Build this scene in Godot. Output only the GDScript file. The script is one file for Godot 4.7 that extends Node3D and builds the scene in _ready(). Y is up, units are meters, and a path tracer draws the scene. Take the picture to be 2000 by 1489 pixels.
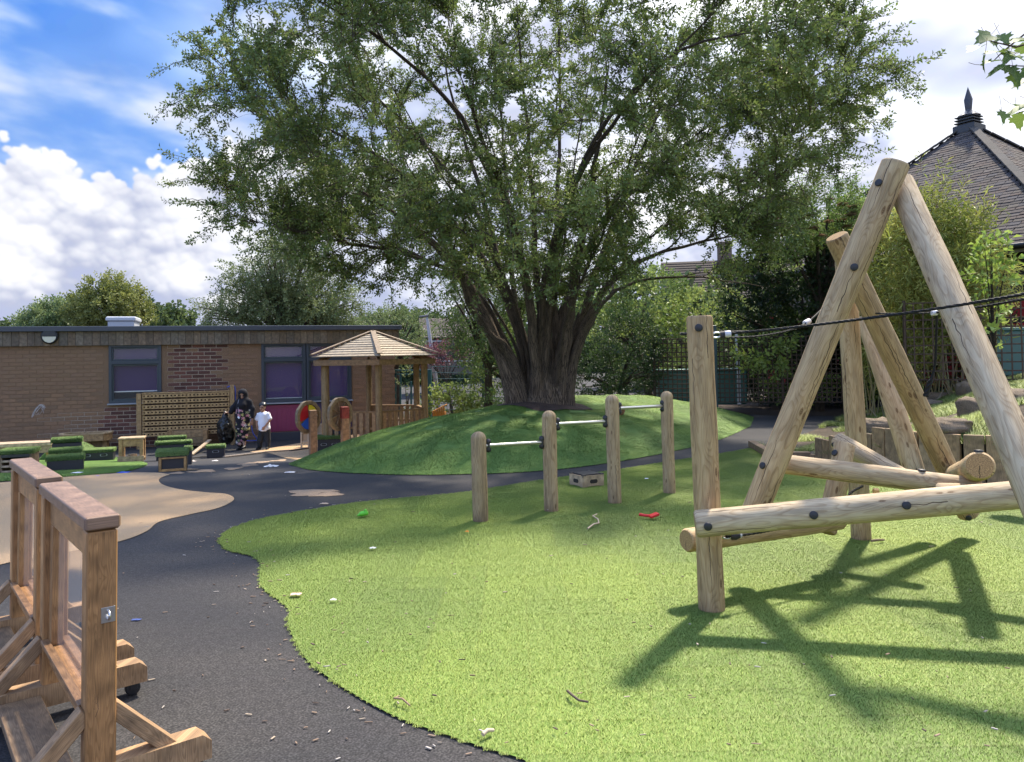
extends Node3D

const F := 1503.0
const YPP := 664.0
var cam_pos := Vector3(0, 1.45, 0)
var cam_basis := Basis(Vector3.RIGHT, deg_to_rad(1.2)) * Basis(Vector3.BACK, -0.017)
var rng := RandomNumberGenerator.new()
var used := {}
var M := {}
var GREY := Color(0.5, 0.5, 0.5)


# ------------------------------------------------------------------ a mesh under construction
class MB:
	var v := PackedVector3Array()
	var n := PackedVector3Array()
	var t := PackedVector2Array()
	var t2 := PackedVector2Array()
	var c := PackedColorArray()
	var ix := PackedInt32Array()
	var col := Color.WHITE

	func p(pos: Vector3, nor: Vector3, uv := Vector2.ZERO) -> int:
		v.append(pos)
		n.append(nor)
		t.append(uv)
		c.append(col)
		return v.size() - 1

	func tri(a: int, b: int, d: int) -> void:
		var g := (v[b] - v[a]).cross(v[d] - v[a])
		ix.append(a)
		if g.dot(n[a] + n[b] + n[d]) > 0.0:
			ix.append(d)
			ix.append(b)
		else:
			ix.append(b)
			ix.append(d)

	func quad(a: Vector3, b: Vector3, d: Vector3, e: Vector3, nor: Vector3, ua := Vector2.ZERO, ub := Vector2.RIGHT, ud := Vector2.ONE, ue := Vector2.DOWN) -> void:
		var i := p(a, nor, ua)
		p(b, nor, ub)
		p(d, nor, ud)
		p(e, nor, ue)
		tri(i, i + 1, i + 2)
		tri(i, i + 2, i + 3)

	# a box with chamfered edges; grain (v of the uv) runs along its longest side
	func box(at: Vector3, size: Vector3, basis := Basis.IDENTITY, bev := 0.004, off := Vector2.ZERO) -> void:
		var h := size * 0.5
		bev = minf(bev, minf(h.x, minf(h.y, h.z)) * 0.6)
		var long := 0
		if size.y > size.x and size.y >= size.z: long = 1
		elif size.z > size.x: long = 2
		var ids := {}
		for ax in 3:
			var b1 := (ax + 1) % 3
			var b2 := (ax + 2) % 3
			for s in [-1.0, 1.0]:
				var nor := Vector3.ZERO
				nor[ax] = s
				var q := []
				for k in [[-1, -1], [1, -1], [1, 1], [-1, 1]]:
					var pos := Vector3.ZERO
					pos[ax] = s * h[ax]
					pos[b1] = k[0] * (h[b1] - bev)
					pos[b2] = k[1] * (h[b2] - bev)
					var uv := Vector2(pos[b1], pos[b2])
					if b1 == long: uv = Vector2(pos[b2], pos[b1])
					if ax == long: uv = Vector2(pos[b1], pos[b2] * 0.3)
					uv += off + Vector2(ax * 0.37, s * 0.21)
					var i := p(at + basis * pos, basis * nor, uv)
					q.append(i)
					var sg := [0, 0, 0]
					sg[ax] = int(s)
					sg[b1] = k[0]
					sg[b2] = k[1]
					ids[ax * 27 + sg[0] * 9 + sg[1] * 3 + sg[2]] = i
				tri(q[0], q[1], q[2])
				tri(q[0], q[2], q[3])
		if bev <= 0.0: return
		for ax in 3:
			var b1 := (ax + 1) % 3
			var b2 := (ax + 2) % 3
			for s1 in [-1, 1]:
				for s2 in [-1, 1]:
					var q := []
					for e in [-1, 1]:
						var k := [0, 0, 0]
						k[ax] = e
						k[b1] = s1
						k[b2] = s2
						q.append(ids[b1 * 27 + k[0] * 9 + k[1] * 3 + k[2]])
						q.append(ids[b2 * 27 + k[0] * 9 + k[1] * 3 + k[2]])
					tri(q[0], q[1], q[2])
					tri(q[1], q[2], q[3])
		for sx in [-1, 1]:
			for sy in [-1, 1]:
				for sz in [-1, 1]:
					var e: int = sx * 9 + sy * 3 + sz
					tri(ids[e], ids[27 + e], ids[54 + e])

	# a bar with a rectangular section from a to b; wide along `side`
	func bar(a: Vector3, b: Vector3, w: float, th: float, side: Vector3, bev := 0.004, off := Vector2.ZERO) -> void:
		var y := (b - a).normalized()
		var x := (side - y * side.dot(y)).normalized()
		box((a + b) * 0.5, Vector3(w, a.distance_to(b), th), Basis(x, y, x.cross(y)), bev, off)

	func tube(path: Array, radii: Array, sides := 8, cap := true, vs := 1.0, off := Vector2.ZERO) -> void:
		var y: Vector3 = (path[1] - path[0]).normalized()
		var x := y.cross(Vector3.RIGHT if absf(y.x) < 0.8 else Vector3.UP).normalized()
		var along := 0.0
		var first := v.size()
		var m := path.size()
		for i in m:
			var d: Vector3 = (path[mini(i + 1, m - 1)] - path[maxi(i - 1, 0)])
			if d.length_squared() > 1e-12: y = d.normalized()
			x = (x - y * x.dot(y)).normalized()
			var z := x.cross(y)
			if i > 0: along += (path[i] as Vector3).distance_to(path[i - 1])
			var slope := 0.0
			if m > 1:
				var i0 := maxi(i - 1, 0)
				var i1 := mini(i + 1, m - 1)
				slope = (radii[i0] - radii[i1]) / maxf((path[i0] as Vector3).distance_to(path[i1]), 1e-5)
			for k in sides + 1:
				var a := TAU * k / sides
				var r := x * cos(a) + z * sin(a)
				p(path[i] + r * radii[i], (r + y * slope).normalized(), Vector2(float(k) / sides, along * vs) + off)
		for i in m - 1:
			for k in sides:
				var a := first + i * (sides + 1) + k
				tri(a, a + 1, a + sides + 1)
				tri(a + 1, a + sides + 1, a + sides + 2)
		if cap:
			for e in [0, m - 1]:
				var d2: Vector3 = (path[0] - path[1]) if e == 0 else (path[m - 1] - path[m - 2])
				d2 = d2.normalized()
				var o := p(path[e], d2, Vector2(0.5, 0.5))
				for k in sides + 1:
					var q := v[first + e * (sides + 1) + k]
					p(q, d2, Vector2(0.5 + 0.5 * cos(TAU * k / sides), 0.5 + 0.5 * sin(TAU * k / sides)))
				for k in sides:
					tri(o, o + 1 + k, o + 2 + k)

	func disc(at: Vector3, nor: Vector3, r: float, sides := 16, sx := 1.0) -> void:
		var x := nor.cross(Vector3.UP if absf(nor.y) < 0.9 else Vector3.RIGHT).normalized()
		var y := nor.cross(x)
		var o := p(at, nor, Vector2(0.5, 0.5))
		for k in sides + 1:
			var a := TAU * k / sides
			p(at + (x * cos(a) * sx + y * sin(a)) * r, nor, Vector2(0.5 + 0.5 * cos(a), 0.5 + 0.5 * sin(a)))
		for k in sides:
			tri(o, o + 1 + k, o + 2 + k)

	# a surface of revolution about `axis` through `at`; profile of (radius, height)
	func lathe(at: Vector3, axis: Vector3, prof: Array, sides := 16) -> void:
		axis = axis.normalized()
		var x := axis.cross(Vector3.RIGHT if absf(axis.x) < 0.8 else Vector3.UP).normalized()
		var z := x.cross(axis)
		var first := v.size()
		for i in prof.size():
			var d: Vector2 = prof[mini(i + 1, prof.size() - 1)] - prof[maxi(i - 1, 0)]
			var nn := Vector2(d.y, -d.x).normalized()
			for k in sides + 1:
				var a := TAU * k / sides
				var r := x * cos(a) + z * sin(a)
				p(at + r * prof[i].x + axis * prof[i].y, (r * nn.x + axis * nn.y).normalized(), Vector2(float(k) / sides, prof[i].y))
		for i in prof.size() - 1:
			for k in sides:
				var a := first + i * (sides + 1) + k
				tri(a, a + 1, a + sides + 1)
				tri(a + 1, a + sides + 1, a + sides + 2)

	# an extruded flat outline: pts in the plane (ex, ey), thickness along ez
	func plate(at: Vector3, ex: Vector3, ey: Vector3, pts: PackedVector2Array, th: float) -> void:
		var ez := ex.cross(ey).normalized()
		var tris := Geometry2D.triangulate_polygon(pts)
		for s in [-0.5, 0.5]:
			var o := v.size()
			for q in pts: p(at + ex * q.x + ey * q.y + ez * th * s, ez * signf(s), q)
			for i in range(0, tris.size(), 3): tri(o + tris[i], o + tris[i + 1], o + tris[i + 2])
		var turn := 1.0
		var area := 0.0
		for i in pts.size():
			area += pts[i].cross(pts[(i + 1) % pts.size()])
		if area < 0: turn = -1.0
		for i in pts.size():
			var a := pts[i]
			var b := pts[(i + 1) % pts.size()]
			var d := (b - a).normalized() * turn
			var nor := ex * d.y - ey * d.x
			var A := at + ex * a.x + ey * a.y
			var B := at + ex * b.x + ey * b.y
			quad(A - ez * th * 0.5, B - ez * th * 0.5, B + ez * th * 0.5, A + ez * th * 0.5, nor, a, b, b + Vector2(th, 0), a + Vector2(th, 0))

	func into(mesh: ArrayMesh, mat: Material) -> void:
		if ix.is_empty(): return
		var arr := []
		arr.resize(Mesh.ARRAY_MAX)
		arr[Mesh.ARRAY_VERTEX] = v
		arr[Mesh.ARRAY_NORMAL] = n
		arr[Mesh.ARRAY_TEX_UV] = t
		if t2.size() == v.size(): arr[Mesh.ARRAY_TEX_UV2] = t2
		arr[Mesh.ARRAY_COLOR] = c
		arr[Mesh.ARRAY_INDEX] = ix
		mesh.add_surface_from_arrays(Mesh.PRIMITIVE_TRIANGLES, arr)
		mesh.surface_set_material(mesh.get_surface_count() - 1, mat)


# ------------------------------------------------------------------ nodes
func numbered(called: String) -> String:
	var k: int = used.get(called, -1) + 1
	used[called] = k
	return called if k == 0 else "%s_%03d" % [called, k]


func meta(o: Node, label := "", category := "", group := "", kind := "") -> Node:
	if label: o.set_meta("label", label)
	if category: o.set_meta("category", category)
	if group: o.set_meta("group", group)
	if kind: o.set_meta("kind", kind)
	return o


func thing(called: String, label: String, category: String, at := Vector3.ZERO, group := "") -> Node3D:
	var o := Node3D.new()
	o.name = numbered(called)
	add_child(o)
	o.position = at
	meta(o, label, category, group)
	return o


func put(called: String, mesh: Mesh, parent: Node = null) -> MeshInstance3D:
	var o := MeshInstance3D.new()
	o.mesh = mesh
	if parent == null:
		o.name = numbered(called)
		add_child(o)
	else:
		o.name = called
		parent.add_child(o, true)
	return o


func mesh_of(surfaces: Array) -> ArrayMesh:
	var m := ArrayMesh.new()
	for s in surfaces: s[0].into(m, s[1])
	return m


# a part; positions in mb are in the parent's own axes
func part(called: String, mb: MB, mat: Material, parent: Node = null) -> MeshInstance3D:
	return put(called, mesh_of([[mb, mat]]), parent)


func scatter(called: String, mesh: Mesh, xf: Array, cols: Array, parent: Node = null) -> MultiMeshInstance3D:
	var mm := MultiMesh.new()
	mm.transform_format = MultiMesh.TRANSFORM_3D
	mm.use_colors = cols.size() > 0
	mm.mesh = mesh
	mm.instance_count = xf.size()
	for i in xf.size():
		mm.set_instance_transform(i, xf[i])
		if cols.size() > 0: mm.set_instance_color(i, cols[i])
	var o := MultiMeshInstance3D.new()
	o.multimesh = mm
	if parent == null:
		o.name = numbered(called)
		add_child(o)
	else:
		o.name = called
		parent.add_child(o, true)
	o.set_meta("kind", "stuff")
	return o


# ------------------------------------------------------------------ places: a pixel of the photograph to a point of the world
func ray(px: float, py: float) -> Vector3:
	return cam_basis * Vector3((px - 1000.0) / F, -(py - YPP) / F, -1.0)


func at(px: float, py: float, depth: float) -> Vector3:
	var d := ray(px, py)
	return cam_pos + d * (depth / -d.z)


func G(x: float, z: float) -> float:
	return -0.76 * smoothstep(8.5, 19.0, -z) * (1.0 - smoothstep(-4.5, 1.5, x))


func gh(px: float, py: float) -> Vector3:
	var d := ray(px, py)
	var t := 1.0
	while t < 90.0:
		var q := cam_pos + d * t
		if q.y <= G(q.x, q.z):
			return Vector3(q.x, G(q.x, q.z), q.z)
		t += 0.02
	return cam_pos + d * 60.0


func bank(x: float, z: float) -> float:
	var edge := 3.6 + 0.614 * (-z - 10.8)
	var h := 0.95 * smoothstep(0.0, 4.6, x - edge)
	if wall_line.size() > 1:
		var q := Vector2(x, z)
		var d := 9.0
		for i in range(0, wall_line.size() - 1, 2): d = minf(d, Geometry2D.get_closest_point_to_segment(q, wall_line[i], wall_line[mini(i + 2, wall_line.size() - 1)]).distance_to(q))
		h = minf(h, 0.46 + d * 0.42)
	return maxf(h + 0.05 * noise_soft.get_noise_2d(x * 9.0, z * 9.0) * smoothstep(0.2, 1.0, x - edge), 0.012)


var mound_poly := PackedVector2Array()
func mound(x: float, z: float) -> float:
	var q := Vector2(x, z)
	if not Geometry2D.is_point_in_polygon(q, mound_poly): return 0.0
	var d := 1e9
	for i in mound_poly.size():
		var a := mound_poly[i]
		var b := mound_poly[(i + 1) % mound_poly.size()]
		d = minf(d, Geometry2D.get_closest_point_to_segment(q, a, b).distance_squared_to(q))
	d = sqrt(d)
	var s := clampf(d / 3.6, 0.0, 1.0)
	# the ground below falls away to the left; the crown of the mound stays level
	return (0.62 - G(x, z) * 0.5 + 0.05 * noise_soft.get_noise_2d(x * 7.0, z * 7.0)) * (1.0 - pow(1.0 - s, 2.0))


func gpoly(px: Array, steps := 6, closed := true) -> PackedVector2Array:
	var q := []
	for k in px:
		var g := gh(k[0], k[1])
		q.append(Vector2(g.x, g.z))
	return smooth(q, steps, closed)


func smooth(q: Array, steps := 6, closed := true) -> PackedVector2Array:
	var out := PackedVector2Array()
	var m := q.size()
	for i in (m if closed else m - 1):
		var a: Vector2 = q[(i - 1 + m) % m] if closed else q[maxi(i - 1, 0)]
		var b: Vector2 = q[i]
		var c: Vector2 = q[(i + 1) % m]
		var d: Vector2 = q[(i + 2) % m] if closed else q[mini(i + 2, m - 1)]
		for s in steps:
			out.append(b.cubic_interpolate(c, a, d, float(s) / steps))
	if not closed: out.append(q[m - 1])
	return out


# a sheet over the outline `poly` (x, z) at height hf(x, z) + off
func sheet(poly: PackedVector2Array, step: float, hf: Callable, off: float) -> MB:
	var pts := poly.duplicate()
	var r := Rect2(poly[0], Vector2.ZERO)
	for q in poly: r = r.expand(q)
	var x := r.position.x + step * 0.5
	var row := 0
	while x < r.end.x:
		var z := r.position.y + step * (0.5 if row % 2 else 0.75)
		while z < r.end.y:
			var q := Vector2(x, z)
			if Geometry2D.is_point_in_polygon(q, poly):
				var near := false
				for b in poly:
					if b.distance_squared_to(q) < step * step * 0.16:
						near = true
						break
				if not near: pts.append(q)
			z += step
		x += step
		row += 1
	var tr := Geometry2D.triangulate_delaunay(pts)
	var mb := MB.new()
	for q in pts:
		var e := 0.05
		var h: float = hf.call(q.x, q.y)
		var nor := Vector3(hf.call(q.x - e, q.y) - hf.call(q.x + e, q.y), 2 * e, hf.call(q.x, q.y - e) - hf.call(q.x, q.y + e)).normalized()
		mb.p(Vector3(q.x, h + off, q.y), nor, q)
	for i in range(0, tr.size(), 3):
		var cen := (pts[tr[i]] + pts[tr[i + 1]] + pts[tr[i + 2]]) / 3.0
		if Geometry2D.is_point_in_polygon(cen, poly): mb.tri(tr[i], tr[i + 1], tr[i + 2])
	return mb


# ------------------------------------------------------------------ materials
func fnl(freq: float, oct := 3, sd := 1, kind := FastNoiseLite.TYPE_SIMPLEX_SMOOTH) -> FastNoiseLite:
	var f := FastNoiseLite.new()
	f.noise_type = kind
	f.frequency = freq
	f.seed = sd
	f.fractal_type = FastNoiseLite.FRACTAL_FBM if oct > 1 else FastNoiseLite.FRACTAL_NONE
	f.fractal_octaves = oct
	return f


var noise_soft := fnl(0.1, 2, 77)


func tex(w: int, h: int, fn: Callable) -> ImageTexture:
	var d := PackedByteArray()
	d.resize(w * h * 3)
	var i := 0
	for y in h:
		for x in w:
			var c: Color = fn.call(x, y)
			d[i] = clampi(int(c.r * 255.0 + 0.5), 0, 255)
			d[i + 1] = clampi(int(c.g * 255.0 + 0.5), 0, 255)
			d[i + 2] = clampi(int(c.b * 255.0 + 0.5), 0, 255)
			i += 3
	return ImageTexture.create_from_image(Image.create_from_data(w, h, false, Image.FORMAT_RGB8, d))


func plain(c: Color, rough := 0.8, metal := 0.0) -> StandardMaterial3D:
	var m := StandardMaterial3D.new()
	m.albedo_color = c.linear_to_srgb()
	m.roughness = rough
	m.metallic = metal
	m.vertex_color_use_as_albedo = true
	return m


func textured(albedo: Texture2D, uv := Vector3.ONE, rough := 0.85, bump: Texture2D = null, depth := 0.2) -> StandardMaterial3D:
	var m := plain(Color.WHITE, rough)
	m.albedo_texture = albedo
	m.uv1_scale = uv
	if bump:
		m.heightmap_enabled = true
		m.heightmap_texture = bump
		m.heightmap_scale = depth
	return m


func seamless(n: FastNoiseLite, w: int, h: int) -> Texture2D:
	return ImageTexture.create_from_image(n.get_seamless_image(w, h))


func make_materials() -> void:
	# turned softwood: contour grain, fibres, knots, drying cracks
	var g1 := fnl(0.8, 2, 3)
	var g2 := fnl(1.0, 2, 9)
	var knots := []
	rng.seed = 5
	for k in 9: knots.append([rng.randf() * TAU, rng.randf() * 1024.0, rng.randf_range(5.0, 11.0)])
	var cracks := []
	for k in 10: cracks.append([rng.randf() * 512.0, rng.randf() * 1024.0, rng.randf_range(90.0, 260.0)])
	M.logtex = tex(512, 1024, func(x: int, y: int) -> Color:
		var a := TAU * x / 512.0
		var cx := cos(a)
		var sx := sin(a)
		var yy := absf(y - 512.0)      # mirrored along the length, so that it repeats without a seam
		var h := g1.get_noise_3d(cx * 0.8, sx * 0.8, yy * 0.0036) * 5.2
		var dark := 0.0
		for k in knots:
			var dx := absf(wrapf(a - k[0], -PI, PI)) * 81.5
			var dy: float = yy - absf(k[1] - 512.0)
			var q: float = sqrt(dx * dx + dy * dy * 0.45) / k[2]
			if q < 9.0: h += 1.9 * exp(-q * 0.55)
			if q < 1.15: dark = maxf(dark, smoothstep(1.15, 0.75, q) * (0.55 + 0.3 * sin(q * 14.0)))
		var v := fposmod(h, 1.0)
		var ring := smoothstep(0.35, 0.93, v) * (1.0 - smoothstep(0.93, 1.0, v))
		var fibre := g2.get_noise_3d(cx * 34.0, sx * 34.0, yy * 0.02)
		var blot := g2.get_noise_3d(cx * 1.6, sx * 1.6, 40.0 + yy * 0.006)
		var c := Color(0.87, 0.83, 0.775).lerp(Color(0.71, 0.635, 0.54), ring * 0.55)
		c = c * (1.0 + fibre * 0.18 + blot * 0.20)
		c = c.lerp(Color(0.80, 0.80, 0.77), clampf(blot * 1.1, 0.0, 0.35))
		c = c.lerp(Color(0.36, 0.26, 0.17), dark)
		for k in cracks:
			var ly: float = absf(y - k[1]) / k[2]
			if ly < 1.0:
				var wob: float = k[0] + g1.get_noise_2d(y * 0.02, k[0]) * 9.0
				var wd: float = (1.0 - ly) * 2.6
				var dd := absf(x - wob)
				if dd < wd: c = c.lerp(Color(0.20, 0.15, 0.11), 0.85)
		return c)
	M.log = textured(M.logtex, Vector3(1, 0.8, 1), 0.78, M.logtex, 0.10)
	var b1 := fnl(1.0, 2, 21)
	M.boardtex = tex(512, 1024, func(x: int, y: int) -> Color:
		var yy := absf(y - 512.0)
		var xx := absf(x - 256.0)
		var h := b1.get_noise_2d(xx * 0.020, yy * 0.0026) * 6.0
		var v := fposmod(h, 1.0)
		var ring := smoothstep(0.3, 0.9, v) * (1.0 - smoothstep(0.9, 1.0, v))
		var fibre := b1.get_noise_2d(xx * 0.33 + 70.0, yy * 0.012)
		var blot := b1.get_noise_2d(xx * 0.012 + 300.0, yy * 0.012)
		var c := Color(0.88, 0.83, 0.77).lerp(Color(0.68, 0.61, 0.52), ring * 0.5)
		return c * (0.98 + fibre * 0.17 + blot * 0.20))
	M.board = textured(M.boardtex, Vector3(1.6, 0.7, 1), 0.75, M.boardtex, 0.06)
	M.varnish = textured(M.boardtex, Vector3(1.6, 0.7, 1), 0.48, M.boardtex, 0.03)
	var e1 := fnl(1.0, 2, 31)
	M.endtex = tex(256, 256, func(x: int, y: int) -> Color:
		var p := Vector2(x - 128.0, y - 120.0) / 128.0
		var ang := p.angle()
		var r := p.length() * (1.0 + 0.08 * e1.get_noise_2d(p.x * 2.0, p.y * 2.0))
		var v := fposmod(r * 11.0, 1.0)
		var c := Color(0.80, 0.73, 0.63).lerp(Color(0.60, 0.51, 0.40), smoothstep(0.3, 0.95, v) * 0.7)
		c = c * (1.0 + 0.22 * e1.get_noise_2d(x * 0.05, y * 0.05))
		if absf(wrapf(ang - 1.5 - 0.06 * sin(r * 9.0), -PI, PI)) < 0.028 / maxf(r, 0.1) and r > 0.04: c = c * 0.35
		return c)
	M.end = textured(M.endtex, Vector3.ONE, 0.9)
	# bark
	var k1 := fnl(1.0, 4, 41)
	M.barktex = tex(512, 512, func(x: int, y: int) -> Color:
		var a := TAU * x / 512.0
		var b := TAU * y / 512.0
		var w := k1.get_noise_3d(cos(a) * 0.9, sin(a) * 0.9, cos(b) * 0.5) * 0.7
		var r := absf(k1.get_noise_3d(cos(a) * 4.6 + w, sin(a) * 4.6 + w, 7.0 + cos(b) * 0.62 + sin(b) * 0.4))
		var h := clampf(r * 3.4, 0.0, 1.0)
		var f := k1.get_noise_2d(x * 0.12, y * 0.05) * 0.18
		var g := 0.30 + 0.62 * h + f
		return Color(g, g * 0.95, g * 0.87))
	M.bark = textured(M.barktex, Vector3(2, 0.8, 1), 0.95, M.barktex, 2.5)
	M.twig = textured(M.barktex, Vector3(1, 2, 1), 0.95)
	M.leaf = plain(Color.WHITE, 0.55)
	M.leaf.backlight_enabled = true
	M.leaf.backlight = Color(0.9, 0.9, 0.9)
	M.turf = plain(Color.WHITE, 0.6)
	M.turf.backlight_enabled = true
	M.turf.backlight = Color(0.4, 0.4, 0.4)
	M.black = plain(Color(0.018, 0.018, 0.020), 0.5)
	M.rubber = plain(Color(0.025, 0.025, 0.027), 0.75)
	M.steel = plain(Color(0.62, 0.62, 0.62), 0.28, 1.0)
	M.paint = plain(Color.WHITE, 0.45)
	M.matt = plain(Color.WHITE, 0.9)
	M.cloth = plain(Color.WHITE, 0.95)
	M.skin = plain(Color.WHITE, 0.55)
	var glass := StandardMaterial3D.new()
	glass.transparency = BaseMaterial3D.TRANSPARENCY_ALPHA
	glass.albedo_color = Color(1, 1, 1, 0.04)
	glass.roughness = 0.02
	M.glass = glass
	# wet-poured rubber: granules, and broad dusty stains in a map over the whole yard
	var r1 := fnl(0.35, 2, 51)
	var r2 := fnl(0.08, 3, 52)
	M.granule = tex(512, 512, func(x: int, y: int) -> Color:
		var a := fposmod(x * 12.9898 + y * 78.233, 1.0)
		var g := 0.66 + 0.50 * r1.get_noise_2d(x, y) + 0.14 * r2.get_noise_2d(x, y)
		var s := hash(x * 7919 + y * 104729) % 1000
		if s > 996: g += 0.8
		elif s > 965: g += 0.22
		return Color(g, g, g * 1.01))
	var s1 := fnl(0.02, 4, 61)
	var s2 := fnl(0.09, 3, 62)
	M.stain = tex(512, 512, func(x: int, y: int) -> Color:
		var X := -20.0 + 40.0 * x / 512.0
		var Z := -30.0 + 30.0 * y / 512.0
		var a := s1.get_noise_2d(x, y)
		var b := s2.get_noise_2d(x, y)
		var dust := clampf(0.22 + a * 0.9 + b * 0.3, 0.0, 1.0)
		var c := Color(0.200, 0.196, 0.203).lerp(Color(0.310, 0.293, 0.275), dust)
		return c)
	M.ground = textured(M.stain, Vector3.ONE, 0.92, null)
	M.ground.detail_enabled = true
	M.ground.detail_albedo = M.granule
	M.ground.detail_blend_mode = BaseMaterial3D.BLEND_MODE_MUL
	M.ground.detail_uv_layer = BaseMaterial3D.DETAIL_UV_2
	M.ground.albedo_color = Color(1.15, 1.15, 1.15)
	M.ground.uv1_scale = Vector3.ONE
	M.tan = textured(M.granule, Vector3(1.6, 1.6, 1), 0.95, M.granule, 0.2)
	M.tan.albedo_color = Color(1.25, 1.25, 1.25)
	M.soil = textured(M.granule, Vector3(0.9, 0.9, 1), 0.98, M.granule, 1.5)
	M.stone = textured(M.granule, Vector3(1, 1, 1), 0.95, M.granule, 0.8)
	M.stone.uv1_triplanar = true
	M.stone.uv1_scale = Vector3(0.9, 0.9, 0.9)
	M.fine = textured(M.granule, Vector3(1, 1, 1), 0.92)
	M.fine.uv1_triplanar = true
	M.fine.uv1_scale = Vector3(1.5, 1.5, 1.5)
	M.brick = textured(M.granule, Vector3(1, 1, 1), 0.93, M.granule, 0.3)
	M.brick.uv1_triplanar = true
	M.brick.uv1_scale = Vector3(2.2, 2.2, 2.2)
	M.brick.albedo_color = Color(1.25, 1.25, 1.25)


func lin(r: float, g: float, b: float) -> Color:
	return Color(r / 255.0, g / 255.0, b / 255.0).srgb_to_linear()


func vary(c: Color, amt: float) -> Color:
	var k := 1.0 + rng.randf_range(-amt, amt)
	var w := rng.randf_range(-amt, amt) * 0.35
	return Color(c.r * k * (1.0 + w), c.g * k, c.b * k * (1.0 - w), c.a)


# ------------------------------------------------------------------ sky
func sky_texture() -> ImageTexture:
	var puff := fnl(1.0, 1, 5, FastNoiseLite.TYPE_CELLULAR)
	puff.cellular_distance_function = FastNoiseLite.DISTANCE_EUCLIDEAN
	puff.cellular_return_type = FastNoiseLite.RETURN_DISTANCE
	var soft := fnl(1.0, 4, 12)
	var fine := fnl(1.0, 5, 19)
	var sun_dir := Vector3(0.351, 1.0, -0.581).normalized()
	var at_dir := func(az: float, el: float) -> Color:
		var d := Vector3(sin(az) * cos(el), sin(el), -cos(az) * cos(el))
		var deg := rad_to_deg(el)
		# clear sky
		var c := Color(0.54, 0.64, 0.80).lerp(Color(0.255, 0.455, 0.765), smoothstep(2.0, 24.0, deg))
		c = c.lerp(Color(0.19, 0.38, 0.73), smoothstep(24.0, 80.0, deg))
		# thin high cloud in drawn-out streaks
		var hx := az * 2.2
		var ci := soft.get_noise_3d(d.x * 2.6 + 3.0, d.y * 9.0 + az * 0.8, d.z * 2.6) * 0.8 + fine.get_noise_3d(d.x * 8.0, d.y * 24.0 + az * 2.0, d.z * 8.0) * 0.42
		var band := 0.24 + 0.13 * sin(deg * 0.55 + az * 3.0 + 0.6)
		c = c.lerp(Color(0.79, 0.80, 0.845), clampf(smoothstep(-0.05, 0.75, ci + band) * 0.92, 0.0, 1.0))
		# the brighter, closed cloud round the side of the sun
		var o := smoothstep(-0.05, 0.55, cos(az - deg_to_rad(58.0)) * cos(el) + 0.25 * soft.get_noise_3d(d.x * 2.0, d.y * 3.0, d.z * 2.0))
		o = maxf(o * 0.9, smoothstep(50.0, 80.0, deg) * 0.35)
		var og := soft.get_noise_3d(d.x * 3.1 + 5.0, d.y * 6.0, d.z * 3.1)
		var veil := Color(0.88, 0.88, 0.89).lerp(Color(0.62, 0.635, 0.705), clampf(0.95 - deg * 0.024 + og * 2.0, 0.0, 1.0))
		c = c.lerp(veil, o)
		# heaped cloud along the horizon
		var p1 := 1.0 + puff.get_noise_3d(d.x * 13.0, d.y * 15.0, d.z * 13.0)
		var p2 := 1.0 + puff.get_noise_3d(d.x * 31.0 + 3.0, d.y * 34.0, d.z * 31.0)
		var p3 := 1.0 + puff.get_noise_3d(d.x * 75.0, d.y * 80.0 + 9.0, d.z * 75.0)
		var p4 := fine.get_noise_3d(d.x * 60.0, d.y * 60.0, d.z * 60.0)
		var bil := 1.0 - (p1 * 0.5 + p2 * 0.3 + p3 * 0.2)
		var top := 13.2 + 5.0 * soft.get_noise_3d(cos(az + 0.3) * 2.6, sin(az + 0.3) * 2.6, 2.0) + 2.0 * o
		var inside := (top - deg) / 5.0 + (bil - 0.45) * 1.8 + p4 * 0.07
		var m := smoothstep(0.0, 0.05, inside)
		if m > 0.0:
			var depth := clampf((top - deg) / top, 0.0, 1.0)
			var q1 := puff.get_noise_3d(d.x * 13.0 + 0.10, d.y * 15.0 + 0.26, d.z * 13.0)
			var q2 := puff.get_noise_3d(d.x * 31.0 + 3.06, d.y * 34.0 + 0.24, d.z * 31.0)
			var q3 := puff.get_noise_3d(d.x * 75.0 + 0.05, d.y * 80.0 + 9.2, d.z * 75.0)
			var relief := (q1 + 1.0 - p1) * 0.9 + (q2 + 1.0 - p2) * 0.7 + (q3 + 1.0 - p3) * 0.5
			var lit := clampf(0.86 - depth * 0.72 + relief * 0.75 + (bil - 0.52) * 0.8 + soft.get_noise_3d(d.x * 4.0, d.y * 8.0, d.z * 4.0) * 0.7 + p4 * 0.12, 0.0, 1.0)
			var cl := Color(0.57, 0.595, 0.69).lerp(Color(0.82, 0.82, 0.83), smoothstep(0.0, 1.0, lit))
			c = c.lerp(cl, m * (1.0 - 0.35 * o))
		# brighter round the sun through thin cloud, and raised further to add fill light
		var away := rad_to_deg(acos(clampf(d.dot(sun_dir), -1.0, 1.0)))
		var back := smoothstep(0.25, -0.7, cos(az - deg_to_rad(31.0)))  # cloud opposite the sun, out of view, also brightened to add fill
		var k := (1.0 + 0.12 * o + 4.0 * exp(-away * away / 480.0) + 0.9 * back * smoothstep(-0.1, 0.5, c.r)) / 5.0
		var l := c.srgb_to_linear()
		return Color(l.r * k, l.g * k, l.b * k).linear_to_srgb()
	var W := 4096
	var H := 2048
	var small := Image.create(512, 256, false, Image.FORMAT_RGB8)
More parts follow.
